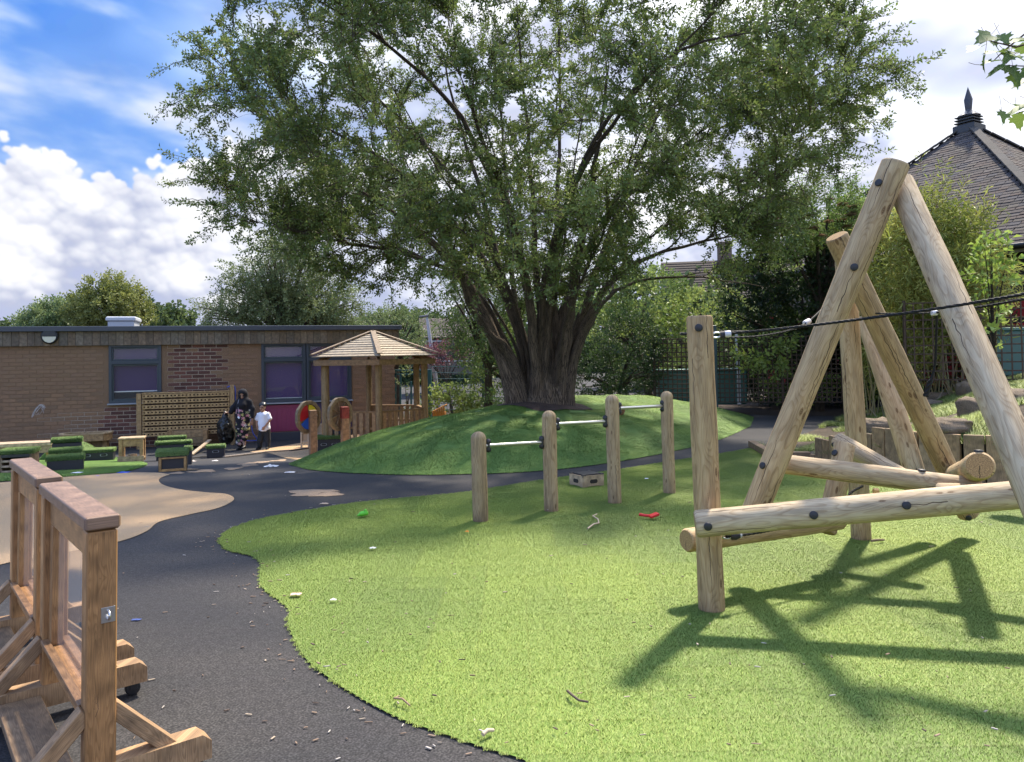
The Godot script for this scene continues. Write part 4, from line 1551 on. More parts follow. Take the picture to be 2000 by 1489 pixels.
func turn_bars() -> void:
	rng.seed = 60
	var f := [[939, 1020, 934, 843, 0.068], [1077, 1001, 1072, 802, 0.066], [1201, 985, 1195, 771, 0.066], [1308, 965, 1302, 764, 0.063]]
	var b := gh(939, 1020)
	var o := thing("turnover_bars", "row of four round topped log posts joined by three steel bars", "play bars", b)
	var foot := []
	for q in f:
		var g := gh(q[0], q[1])
		foot.append(g)
		add_log(o, b, g - Vector3(0, 0.05, 0), at(q[2], q[3], -g.z), q[4], vary(Color(0.49, 0.385, 0.24), 0.10), true, "post")
	for k in [[0, 946, 871, 1064, 864], [1, 1082, 829, 1188, 823], [2, 1204, 798, 1298, 793]]:
		var z0: float = -foot[k[0]].z
		var z1: float = -foot[k[0] + 1].z
		var p0 := at(k[1], k[2], z0)
		var p1 := at(k[3], k[4], z1)
		var mb := MB.new()
		mb.tube([p0 - b, p1 - b], [0.0165, 0.0165], 14)
		part("bar", mb, M.steel, o)
		var d := (p1 - p0).normalized()
		for e in [[p1 - d * 0.035, 1.0], [p0 + d * 0.04, 0.8]]:
			var cl := MB.new()
			for s in [-1.0, 1.0]:
				var c: Vector3 = e[0] + Vector3(0, 0.036 * s, 0) - b
				cl.lathe(c, Vector3.UP * s, [Vector2(0.024, -0.014), Vector2(0.027, 0.0), Vector2(0.021, 0.018), Vector2(0.0001, 0.026)], 12)
			cl.bar(e[0] - b + Vector3(0, -0.04, 0.006), e[0] - b + Vector3(0, 0.04, 0.006), 0.03, 0.03, Vector3.RIGHT, 0.006)
			part("clamp", cl, M.black, o)


# ------------------------------------------------------------------ wheeled wooden frames in front
func mobile_frame(called: String, label: String, pa: Vector2, pb: Vector2, top: float, lean: Vector3, scribble := false) -> void:
	var c := (pa + pb) * 0.5
	var b := Vector3(c.x, 0, c.y)
	var o := thing(called, label, "mobile panel", b, "wooden frames on castors")
	var ax := Vector3(pb.x - pa.x, 0, pb.y - pa.y).normalized()    # from the near post to the far one
	var rt := Vector3(-ax.z, 0, ax.x)                              # to the right of it
	var half := pa.distance_to(pb) * 0.5
	var W := Color(0.50, 0.30, 0.14)
	var W2 := Color(0.45, 0.315, 0.19)
	var off := func() -> Vector2: return Vector2(rng.randf(), rng.randf() * 3.0)
	for s in [-1.0, 1.0]:
		var p: Vector3 = ax * half * s
		var up := Vector3.UP + lean
		var mb := MB.new()
		mb.col = vary(W, 0.08)
		mb.bar(p + Vector3(0, 0.12, 0), p + up * (top - 0.05), 0.092, 0.072, rt, 0.006, off.call())
		part("post", mb, M.varnish, o)
		mb = MB.new()
		mb.col = vary(W2, 0.08)
		# a foot with its upper corners cut off, lying across
		var L := 0.35
		var prof := PackedVector2Array([Vector2(-L, 0), Vector2(L, 0), Vector2(L, 0.062), Vector2(L - 0.03, 0.088), Vector2(-L + 0.03, 0.088), Vector2(-L, 0.062)])
		mb.plate(p + Vector3(0, 0.058, 0), rt, Vector3.UP, prof, 0.085)
		part("foot", mb, M.board, o)
		for k in [-1.0, 1.0]:
			mb = MB.new()
			mb.col = vary(W2, 0.1)
			mb.bar(p + rt * k * 0.225 + Vector3(0, 0.125, 0), p + rt * k * 0.035 + Vector3(0, 0.32, 0), 0.055, 0.05, ax, 0.004, off.call())
			part("brace", mb, M.board, o)
			# castor
			var cw := MB.new()
			var cp: Vector3 = p + rt * k * (L - 0.05)
			cw.lathe(cp + Vector3(0, 0.031, 0) - ax * 0.015, ax, [Vector2(0.001, 0), Vector2(0.026, 0), Vector2(0.031, 0.006), Vector2(0.031, 0.026), Vector2(0.026, 0.031), Vector2(0.001, 0.031)], 18)
			cw.box(cp + Vector3(0, 0.062, 0), Vector3(0.06, 0.012, 0.06), Basis(rt, Vector3.UP, rt.cross(Vector3.UP)), 0.002)
			cw.bar(cp + Vector3(0, 0.03, 0) + ax * 0.021, cp + Vector3(0, 0.062, 0) + ax * 0.021, 0.03, 0.004, rt, 0.001)
			cw.bar(cp + Vector3(0, 0.03, 0) - ax * 0.021, cp + Vector3(0, 0.062, 0) - ax * 0.021, 0.03, 0.004, rt, 0.001)
			part("castor", cw, M.black, o)
	var cap := MB.new()
	cap.col = Color(0.30, 0.215, 0.165)
	cap.bar(-ax * (half + 0.045) + (Vector3.UP + lean) * (top - 0.024), ax * (half + 0.045) + (Vector3.UP + lean) * (top - 0.024), 0.108, 0.048, rt, 0.009, off.call())
	part("top_rail", cap, M.varnish, o)
	# the framed sheet between the posts
	for e in [[top - 0.11, 0.10, W], [0.27, 0.09, W]]:
		var mb := MB.new()
		mb.col = vary(e[2], 0.08)
		mb.bar(-ax * (half - 0.036) + (Vector3.UP + lean) * e[0], ax * (half - 0.036) + (Vector3.UP + lean) * e[0], 0.045, e[1], rt, 0.004, off.call())
		part("rail", mb, M.varnish, o)
	for s in [-1.0, 1.0]:
		var mb := MB.new()
		mb.col = vary(W, 0.1)
		mb.bar(ax * s * (half - 0.066) + Vector3(0, 0.315, 0), ax * s * (half - 0.066) + (Vector3.UP + lean) * (top - 0.16), 0.045, 0.06, rt, 0.004, off.call())
		part("stile", mb, M.varnish, o)
	for s in [-1.0, 1.0]:
		var mb := MB.new()
		mb.col = vary(Color(0.33, 0.20, 0.105), 0.1)
		mb.bar(-ax * (half - 0.04) + rt * s * 0.036 + Vector3(0, 0.322, 0), ax * (half - 0.04) + rt * s * 0.036 + Vector3(0, 0.322, 0), 0.03, 0.02, rt, 0.003, off.call())
		part("lip", mb, M.varnish, o)
	var pane := MB.new()
	var q0 := -ax * (half - 0.09)
	var q1 := ax * (half - 0.09)
	var u0 := Vector3.UP * 0.31
	var u1 := (Vector3.UP + lean) * (top - 0.155)
	pane.quad(q0 + u0, q1 + u0, q1 + u1, q0 + u1, rt)
	var pm: StandardMaterial3D = M.glass.duplicate()
	pm.albedo_color = Color(0.8, 0.8, 0.79, 0.27)
	pm.roughness = 0.1
	part("pane", pane, pm, o)
	var sh := MB.new()
	sh.col = vary(Color(0.28, 0.205, 0.13), 0.06)
	sh.bar(-ax * (half - 0.045) - rt * 0.125 + Vector3(0, 0.10, 0), ax * (half - 0.045) - rt * 0.125 + Vector3(0, 0.10, 0), 0.15, 0.03, rt, 0.004, off.call())
	part("base_board", sh, M.board, o)
	# eye plate on the near post
	var hasp := MB.new()
	var hp := -ax * (half + 0.037) + (Vector3.UP + lean) * (top * 0.66) + rt * 0.018
	hasp.box(hp, Vector3(0.042, 0.05, 0.003), Basis(rt, Vector3.UP, rt.cross(Vector3.UP)), 0.001)
	var path := []
	var rad := []
	for k in 11:
		var a := PI * k / 10.0
		path.append(hp - ax * (0.002 + 0.02 * sin(a)) + Vector3(0, 0.014 * cos(a), 0))
		rad.append(0.004)
	hasp.tube(path, rad, 8, false)
	part("eye_plate", hasp, M.steel, o)
	if scribble:
		# dark crayon scrawl on the near face of the post
		var sc := MB.new()
		sc.col = Color(0.035, 0.028, 0.024)
		var ln := []
		var lr := []
		for k in 26:
			var t := k / 25.0
			ln.append(-ax * (half + 0.0368) + rt * (-0.012 + 0.016 * sin(k * 1.9) * (1.0 - 0.6 * t)) + Vector3(0, lerpf(0.47, 0.33, t) + 0.022 * cos(k * 1.9), 0))
			lr.append(0.0016)
		sc.tube(ln, lr, 4, false)
		part("scribble", sc, M.matt, o)


func frames() -> void:
	rng.seed = 71
	mobile_frame("mobile_frame", "nearest wooden frame on castors with a clear sheet and scribbled post", Vector2(-1.375, -2.54), Vector2(-1.915, -3.20), 0.955, Vector3(0.012, 0, 0), true)
	mobile_frame("mobile_frame", "second wooden frame on castors standing behind the nearest frame", Vector2(-2.08, -3.42), Vector2(-2.58, -4.03), 0.955, Vector3(0.012, 0, 0))


# ------------------------------------------------------------------ the school building; local x along the wall, z out of it
var B: Node3D
const WALL_TURN := 0.3187


func wl(px: float, py: float, out := 0.0) -> Vector3:
	var inv := B.transform.affine_inverse()
	var p := inv * cam_pos
	var d := inv.basis * ray(px, py)
	var t := (out - p.z) / d.z
	return p + d * t


# a world place in front of the wall
func wo(px: float, py: float, out: float) -> Vector3: return B.transform * wl(px, py, out)


func window(called: String, x0: float, x1: float, y0: float, y1: float, tr: float, label := "") -> void:
	var fr := MB.new()
	fr.col = Color(0.030, 0.042, 0.055)
	var w := 0.075
	var z := -0.02
	for q in [[x0, x1, y1 - w, y1], [x0, x1, y0, y0 + w], [x0, x1, tr - 0.05, tr + 0.05]]:
		fr.box(Vector3((q[0] + q[1]) / 2, (q[2] + q[3]) / 2, z), Vector3(q[1] - q[0], q[3] - q[2], 0.10), Basis.IDENTITY, 0.008)
	for x in [x0 + w / 2, x1 - w / 2]:
		fr.box(Vector3(x, (y0 + y1) / 2, z + 0.002), Vector3(w, y1 - y0, 0.10), Basis.IDENTITY, 0.008)
	fr.col = Color(0.24, 0.26, 0.29)
	fr.box(Vector3((x0 + x1) / 2, y0 - 0.02, 0.03), Vector3(x1 - x0 + 0.06, 0.04, 0.13), Basis.IDENTITY, 0.006)
	var f := part(called, fr, M.paint, B)
	if label: f.set_meta("label", label)
	for q in [[y0 + w, tr - 0.05], [tr + 0.05, y1 - w]]:
		var pn := MB.new()
		pn.quad(Vector3(x0 + w, q[0], -0.03), Vector3(x1 - w, q[0], -0.03), Vector3(x1 - w, q[1], -0.03), Vector3(x0 + w, q[1], -0.03), Vector3.BACK)
		part("pane", pn, M.glass, f)
		# inner sash
		var sa := MB.new()
		sa.col = Color(0.035, 0.048, 0.062)
		for e in [[x0 + w, x1 - w, q[0], q[0] + 0.035], [x0 + w, x1 - w, q[1] - 0.035, q[1]]]:
			sa.box(Vector3((e[0] + e[1]) / 2, (e[2] + e[3]) / 2, -0.032), Vector3(e[1] - e[0], e[3] - e[2], 0.06), Basis.IDENTITY, 0.004)
		for x in [x0 + w + 0.017, x1 - w - 0.017]:
			sa.box(Vector3(x, (q[0] + q[1]) / 2, -0.031), Vector3(0.034, q[1] - q[0], 0.06), Basis.IDENTITY, 0.004)
		part("sash", sa, M.paint, f)


func building() -> void:
	rng.seed = 80
	var o3 := at(0, 880, 19.025)
	B = thing("school_building", "long low brick school building with a boarded fascia and purple blinds", "building", Vector3(o3.x, -0.80, o3.z))
	B.rotation.y = WALL_TURN
	var xe := wl(770, 700).x
	var xs := -4.0
	var yt := (wl(60, 672).y + wl(720, 671).y) / 2.0            # underside of the fascia
	var yf := (wl(60, 645).y + wl(720, 648).y) / 2.0
	var yc := (wl(60, 635).y + wl(720, 639).y) / 2.0
	var w1 := [wl(212, 700).x, wl(315, 700).x, wl(262, 787).y]
	var w2 := [wl(510, 700).x, wl(597, 700).x, wl(555, 786).y]
	var w3 := [wl(598, 700).x, wl(686, 700).x, wl(640, 782).y]
	var tan_c := Color(0.315, 0.192, 0.112)
	var pale := Color(0.46, 0.36, 0.26)
	var walls := [[xs, w1[0], 0.0, yt], [w1[0], w1[1], 0.0, w1[2]], [w1[1], w2[0], 0.0, yt], [w2[0], w3[1], 0.0, 0.28], [w3[1], xe, 0.0, yt]]
	for q in walls:
		var mb := MB.new()
		mb.col = tan_c * 0.9
		mb.box(Vector3((q[0] + q[1]) / 2, (q[2] + q[3]) / 2, -0.15), Vector3(q[1] - q[0], q[3] - q[2], 0.30), Basis.IDENTITY, 0.0)
		part("wall", mb, M.brick, B)
	# the rest of the shell
	var sh := MB.new()
	sh.col = tan_c
	sh.box(Vector3(xe - 0.15, yt / 2, -4.3), Vector3(0.298, yt, 7.99), Basis.IDENTITY, 0.0)
	sh.box(Vector3(xs + 0.15, yt / 2, -4.3), Vector3(0.298, yt, 7.99), Basis.IDENTITY, 0.0)
	sh.box(Vector3((xs + xe) / 2, yt / 2, -8.5), Vector3(xe - xs, yt, 0.3), Basis.IDENTITY, 0.0)
	part("wall", sh, M.brick, B)
	var rf := MB.new()
	rf.col = Color(0.06, 0.06, 0.065)
	rf.box(Vector3((xs + xe) / 2 + 0.04, (yt + yf) / 2 + 0.01, -4.2), Vector3(xe - xs + 0.14, yf - yt - 0.03, 8.4), Basis.IDENTITY, 0.0)
	var roof := part("roof", rf, M.matt, B)
	var cp := MB.new()
	cp.col = Color(0.045, 0.052, 0.068)
	cp.box(Vector3((xs + xe) / 2 + 0.05, (yf + yc) / 2, -4.18), Vector3(xe - xs + 0.3, yc - yf, 8.72), Basis.IDENTITY, 0.012)
	part("roof_edge", cp, M.paint, roof)
	# fascia boards
	var bx := xs
	while bx < xe + 0.1:
		var bw := rng.randf_range(0.165, 0.205)
		var mb := MB.new()
		var mossy := clampf((bx - 5.0) / 5.0, 0.0, 1.0)
		mb.col = vary(Color(0.215, 0.185, 0.150).lerp(Color(0.165, 0.165, 0.105), mossy * rng.randf_range(0.4, 1.0)), 0.22)
		mb.box(Vector3(bx + bw / 2, (yt + yf) / 2 - 0.01, 0.075 + rng.randf_range(-0.003, 0.003)), Vector3(bw - 0.006, yf - yt + 0.02, 0.03), Basis.IDENTITY, 0.003, Vector2(rng.randf(), rng.randf() * 3))
		part("fascia_board", mb, M.board, B)
		bx += bw
	# bricks: big modular courses, most of them under a tan coating, some bare
	var red := Color(0.165, 0.075, 0.055)
	var bare := func(x: float, y: float) -> int:
		var a: bool = y > w1[2] + 0.05 and x > w1[1] and x < wl(425, 740).x + 0.12 * (int(y / 0.1) % 3)
		var c: bool = y <= w1[2] + 0.05 and x > w1[0] - 0.15 * (int(y / 0.1) % 3) and x < wl(300, 850).x + 0.1
		var d: bool = y < 0.95 and x > wl(85, 840).x + 0.2 * (int(y / 0.1) % 4) and x <= w1[0]
		var e: bool = y < 0.5 and x > wl(440, 850).x and x < w2[0]
		if a or c: return 2
		return 1 if d or e else 0
	var variants := {}
	for kind in 3:
		for k in 4:
			var mb := MB.new()
			mb.col = vary([tan_c, tan_c * 1.02, red][kind], [0.10, 0.12, 0.25][kind])
			mb.box(Vector3.ZERO, Vector3(0.280, 0.079 if kind > 0 else 0.086, 0.05), Basis.IDENTITY, 0.004)
			variants[kind * 4 + k] = mesh_of([[mb, M.brick]])
	var rest := MB.new()
	var joints := MB.new()
	joints.col = pale
	var singles := []
	var row := 0
	var y := 0.05
	while y < yt:
		var x := xs + (0.15 if row % 2 else 0.0) + 0.15
		while x < xe - 0.1:
			var free := true
			for w in [w1, w2, w3]:
				var floor_y: float = w[2] - 0.03 if w == w1 else -1.0
				if x + 0.147 > w[0] - 0.01 and x - 0.147 < w[1] + 0.01 and y + 0.05 > floor_y: free = false
			if y + 0.045 > yt: free = false
			if free:
				var kind: int = bare.call(x, y)
				if kind == 2 and rng.randf() < 0.10: kind = 1
				var hid := x > wl(275, 800).x and x < wl(445, 800).x and y < wl(300, 765).y
				singles.append([0.0 if x < -0.2 else (3.0 if kind == 2 and not hid else (2.0 if kind == 1 else 1.0 - absf(y - 1.0) * 0.1)), x, y, kind])
				if kind > 0: joints.box(Vector3(x, y, -0.010), Vector3(0.3, 0.1, 0.024), Basis.IDENTITY, 0.0)
			x += 0.3
		y += 0.1
		row += 1
	singles.sort_custom(func(a, b): return a[0] > b[0])
	for i in singles.size():
		var q = singles[i]
		var out := -0.025 + 0.0065 + rng.randf_range(-0.001, 0.001) + (0.002 if q[3] > 0 else 0.0)
		if i < 300:
			var bk := put("brick", variants[q[3] * 4 + rng.randi() % 4], B)
			bk.position = Vector3(q[1], q[2], out)
		else:
			rest.col = vary([tan_c, tan_c * 1.02, red][q[3]], [0.05, 0.09, 0.22][q[3]])
			rest.box(Vector3(q[1], q[2], out), Vector3(0.280, 0.079 if q[3] > 0 else 0.086, 0.05), Basis.IDENTITY, 0.004)
	meta(part("brick", rest, M.brick, B), "", "", "", "stuff")
	meta(part("mortar", joints, M.brick, B), "", "", "", "stuff")
	# windows with their blinds
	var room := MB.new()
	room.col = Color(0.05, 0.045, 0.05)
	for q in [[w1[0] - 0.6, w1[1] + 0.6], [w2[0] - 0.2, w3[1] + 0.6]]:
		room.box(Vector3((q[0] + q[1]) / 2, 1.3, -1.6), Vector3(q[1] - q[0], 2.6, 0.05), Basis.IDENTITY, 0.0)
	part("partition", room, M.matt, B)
	var tr: float = wl(260, 708).y
	window("window", w1[0], w1[1], w1[2], yt, tr, "single window with a purple blind and a pale bottom bar")
	window("window", w2[0], w2[1], w2[2], yt, tr, "wide window above the magenta panel")
	window("window", w3[0], w3[1], w3[2], yt, tr, "window behind the wooden shelter")
	var purple := Color(0.036, 0.009, 0.095)
	for q in [[w1[0], w1[1], wl(262, 764).y, Color(0.036, 0.011, 0.070)], [w2[0], w2[1], w2[2] + 0.12, purple], [w3[0], w3[1], w3[2] + 0.1, purple]]:
		var bl := MB.new()
		bl.col = q[3]
		bl.box(Vector3((q[0] + q[1]) / 2, (q[2] + yt) / 2, -0.13), Vector3(q[1] - q[0] - 0.14, yt - q[2], 0.006), Basis.IDENTITY, 0.0)
		bl.col = Color(0.62, 0.62, 0.60)
		bl.box(Vector3((q[0] + q[1]) / 2, q[2] - 0.012, -0.128), Vector3(q[1] - q[0] - 0.16, 0.03, 0.014), Basis.IDENTITY, 0.002)
		part("blind", bl, M.cloth, B)
	# infill panels below the two wide windows
	var mg := MB.new()
	var yl := 0.26
	mg.col = Color(0.23, 0.025, 0.090)
	mg.box(Vector3((w2[0] + w2[1]) / 2, (yl + w2[2]) / 2 - 0.02, -0.03), Vector3(w2[1] - w2[0] - 0.02, w2[2] - yl - 0.10, 0.05), Basis.IDENTITY, 0.004)
	for k in 9:
		mg.box(Vector3(lerpf(w2[0], w2[1], (k + 0.7) / 9.4), (yl + w2[2]) / 2 - 0.06, -0.004), Vector3(0.10, w2[2] - yl - 0.26, 0.012), Basis.IDENTITY, 0.005)
	meta(part("panel", mg, M.paint, B), "magenta panel below the wide window")
	var dp := MB.new()
	dp.col = Color(0.035, 0.022, 0.085)
	dp.box(Vector3((w3[0] + w3[1]) / 2, (yl + w3[2]) / 2 - 0.02, -0.03), Vector3(w3[1] - w3[0] - 0.02, w3[2] - yl - 0.10, 0.05), Basis.IDENTITY, 0.004)
	part("panel", dp, M.paint, B)
	var pl := MB.new()
	pl.col = Color(0.035, 0.042, 0.055)
	pl.box(Vector3((w2[0] + w3[1]) / 2, 0.15, 0.01), Vector3(w3[1] - w2[0], 0.24, 0.04), Basis.IDENTITY, 0.004)
	part("plinth", pl, M.paint, B)
	# round bulkhead lamp, unlit, on the fascia
	var lp := wl(97, 657, 0.09)
	var lm := MB.new()
	lm.col = Color(0.022, 0.024, 0.03)
	lm.lathe(lp, Vector3.BACK, [Vector2(0.19, 0.0), Vector2(0.195, 0.05), Vector2(0.17, 0.085), Vector2(0.155, 0.075)], 24)
	var arc := PackedVector2Array()
	for k in 13: arc.append(Vector2(cos(PI * k / 12.0), sin(PI * k / 12.0)) * 0.156)
	lm.plate(lp + Vector3(0, 0.0, 0.075), Vector3.RIGHT, Vector3.UP, arc, 0.02)
	var lamp := part("bulkhead", lm, M.paint, B)
	var cr := MB.new()
	cr.col = Color(0.60, 0.58, 0.45)
	var arc2 := PackedVector2Array()
	for k in 13: arc2.append(Vector2(cos(PI * k / 12.0), -sin(PI * k / 12.0)) * 0.15)
	cr.plate(lp + Vector3(0, -0.012, 0.07), Vector3.RIGHT, Vector3.UP, arc2, 0.02)
	part("diffuser", cr, M.paint, lamp)
	# rooflight box
	var rl := wl(242, 636, -2.0)
	var rx := wl(268, 636, -2.0).x - wl(217, 636, -2.0).x
	var bxm := MB.new()
	bxm.col = Color(0.40, 0.42, 0.46)
	bxm.box(Vector3(rl.x, yc + 0.10, -2.0), Vector3(rx, 0.22, 1.0), Basis.IDENTITY, 0.02)
	bxm.col = Color(0.46, 0.48, 0.52)
	bxm.box(Vector3(rl.x, yc + 0.27, -2.0), Vector3(rx + 0.10, 0.13, 1.1), Basis.IDENTITY, 0.06)
	part("rooflight", bxm, M.paint, roof)
	# chalk scribble
	var ck := MB.new()
	ck.col = Color(0.62, 0.58, 0.55)
	for k in 9:
		var a := rng.randf() * TAU
		var c := wl(76, 803, 0.012)
		var path := []
		var rad := []
		for s in 9:
			path.append(c + Vector3(cos(a + s * 0.35) * 0.17 * (0.4 + k * 0.07), sin(a + s * 0.5) * 0.19 * (0.4 + k * 0.06), 0))
			rad.append(0.0035)
		ck.tube(path, rad, 3, false)
	part("chalk_scribble", ck, M.matt, B)


func at_wall(called: String, label: String, category: String, px: float, py: float, out: float, group := "") -> Node3D:
	var g := wo(px, py, out)
	g.y = G(g.x, g.z)
	var o := thing(called, label, category, g, group)
	o.rotation.y = WALL_TURN
	return o


func peg_panel() -> void:
	rng.seed = 90
	var o := at_wall("hole_panel", "wooden play panel of slats drilled with rows of holes against the brick wall", "play panel", 271, 870, 0.45)
	var inv := o.transform.affine_inverse()
	var pt := func(px: float, py: float) -> Vector3: return inv * wo(px, py, 0.45)
	var wood := Color(0.58, 0.43, 0.23)
	for k in [[271, 769, 0.115], [453, 752, 0.10]]:
		var t: Vector3 = pt.call(k[0], k[1])
		var mb := MB.new()
		mb.col = vary(wood, 0.05) * 0.85
		mb.box(Vector3(t.x, t.y / 2 - 0.05, 0), Vector3(k[2], t.y + 0.1, 0.10), Basis.IDENTITY, 0.006, Vector2(rng.randf(), rng.randf()))
		part("post", mb, M.board, o)
	var xl: float = pt.call(278, 800).x
	var xr: float = pt.call(448, 800).x
	var n := 23
	var cw := (xr - xl) / n
	var hh := 0.098
	var r := 0.0225
	var slat := MB.new()
	slat.col = wood
	for c in n:
		var cx := (c + 0.5) * cw
		var out := []
		for k in 8:
			var a := TAU * k / 8
			out.append(Vector2(cos(a), sin(a)))
		for s in [-1.0, 1.0]:
			var z: float = 0.016 * s
			for k in 8:
				var a: Vector2 = out[k]
				var b2: Vector2 = out[(k + 1) % 8]
				var ea := a / maxf(absf(a.x), absf(a.y)) * Vector2(cw / 2, hh / 2)
				var eb := b2 / maxf(absf(b2.x), absf(b2.y)) * Vector2(cw / 2, hh / 2)
				var o1 := Vector3(cx, 0, z)
				slat.quad(o1 + Vector3(a.x * r, a.y * r, 0), o1 + Vector3(b2.x * r, b2.y * r, 0), o1 + Vector3(eb.x, eb.y, 0), o1 + Vector3(ea.x, ea.y, 0), Vector3(0, 0, s), Vector2(a.y * r, cx + a.x * r), Vector2(b2.y * r, cx + b2.x * r), Vector2(eb.y, cx + eb.x), Vector2(ea.y, cx + ea.x))
				if s > 0:
					var nn := Vector3(-(a.x + b2.x), -(a.y + b2.y), 0).normalized()
					slat.quad(Vector3(cx + a.x * r, a.y * r, 0.016), Vector3(cx + b2.x * r, b2.y * r, 0.016), Vector3(cx + b2.x * r, b2.y * r, -0.016), Vector3(cx + a.x * r, a.y * r, -0.016), nn)
	for s in [-1.0, 1.0]:
		slat.quad(Vector3(0, hh / 2 * s, 0.016), Vector3(cw * n, hh / 2 * s, 0.016), Vector3(cw * n, hh / 2 * s, -0.016), Vector3(0, hh / 2 * s, -0.016), Vector3(0, s, 0), Vector2(0, 0), Vector2(0, 2), Vector2(0.03, 2), Vector2(0.03, 0))
	var sm := mesh_of([[slat, M.board]])
	var y0: float = pt.call(360, 846).y
	var y1: float = pt.call(360, 772).y
	for k in 8:
		var s := put("slat", sm, o)
		s.position = Vector3(xl, lerpf(y0, y1, k / 7.0), 0.03 + rng.randf_range(-0.002, 0.002))
	var bk := MB.new()  # added dark sheet, stands in for the shade behind slats and holes
	bk.col = Color(0.055, 0.034, 0.022)
	bk.box(Vector3((xl + xr) / 2, (y0 + y1) / 2, -0.055), Vector3(xr - xl, y1 - y0 + 0.1, 0.012), Basis.IDENTITY, 0.002)
	part("shade_backing", bk, M.matt, o)
	for x in [xl + 0.02, xr - 0.02, (xl + xr) / 2]:
		var mb := MB.new()
		mb.col = wood * 0.7
		mb.box(Vector3(x, (y0 + y1) / 2, -0.02), Vector3(0.05, y1 - y0 + 0.12, 0.04), Basis.IDENTITY, 0.004)
		part("batten", mb, M.board, o)
	var tp := MB.new()
	tp.col = wood
	tp.box(Vector3((xl + xr) / 2, y1 + 0.075, 0.012), Vector3(xr - xl + 0.02, 0.03, 0.075), Basis.IDENTITY, 0.004)
	part("top_rail", tp, M.board, o)


# turf-topped black play blocks
func turf_cap(o: Node3D, c: Vector3, s: Vector3) -> void:
	var mb := MB.new()
	mb.col = Color(0.06, 0.12, 0.03)
	mb.box(c, s, Basis.IDENTITY, minf(0.035, s.y * 0.45))
	var cap := part("turf_top", mb, M.matt, o)
	var xf := []
	var n := int(s.x * s.z * 12000.0 + (s.x + s.z) * s.y * 12000.0)
	for i in n:
		var q := Vector3(rng.randf_range(-0.5, 0.5), rng.randf_range(-0.5, 0.5), rng.randf_range(-0.5, 0.5))
		var d := Vector3.UP
		if rng.randf() < 0.6: q.y = 0.5
		elif rng.randf() < 0.6:
			q.z = 0.5
			d = Vector3(0, 0.5, 0.8)
		else:
			q.x = 0.5 * (1 if rng.randf() < 0.5 else -1)
			d = Vector3(signf(q.x) * 0.8, 0.5, 0)
		xf.append(Transform3D(along_y(d + rdir() * 0.4), c + q * s))
	var bl := blades(0.016, 16000.0, 0.015, 0.005, 0.8, Color(0.12, 0.21, 0.05), Color(0.23, 0.34, 0.10))
	scatter("pile", mesh_of([[bl, M.turf]]), xf, [], cap)


func block(called: String, label: String, px: float, py: float, w: float, h: float, dp: float, turn := 0.0, holes := 0, group := "turf topped black blocks") -> Node3D:
	var g := gh(px, py)
	var o := thing(called, label, "play block", g, group)
	o.rotation.y = atan2(-g.x, -g.z) - 0.04 + turn
	var mb := MB.new()
	mb.col = Color(0.020, 0.022, 0.028)
	mb.box(Vector3(0, h * 0.42, -dp / 2), Vector3(w * 0.96, h * 0.84, dp * 0.96), Basis.IDENTITY, 0.01)
	part("body", mb, M.paint, o)
	turf_cap(o, Vector3(0, h - 0.03, -dp / 2 + 0.01), Vector3(w, 0.06, dp))
	for k in holes:
		var hm := MB.new()
		var x := (k - (holes - 1) * 0.5) * w * 0.45
		var pts := PackedVector2Array()
		for a in 12: pts.append(Vector2(cos(TAU * a / 12.0) * 0.025 + (0.045 if cos(TAU * a / 12.0) > 0 else -0.045), sin(TAU * a / 12.0) * 0.025))
		hm.col = Color(0.30, 0.31, 0.33)
		hm.plate(Vector3(x, h * 0.52, 0.0), Vector3.RIGHT, Vector3.UP, pts, dp * 0.04 + 0.006)
		hm.col = Color(0.006, 0.006, 0.007)
		var p2 := PackedVector2Array()
		for q in pts: p2.append(q * 0.8 + Vector2(0, 0.002))
		hm.plate(Vector3(x, h * 0.52, 0.0), Vector3.RIGHT, Vector3.UP, p2, dp * 0.04 + 0.010)
		part("hand_hole", hm, M.paint, o)
	return o


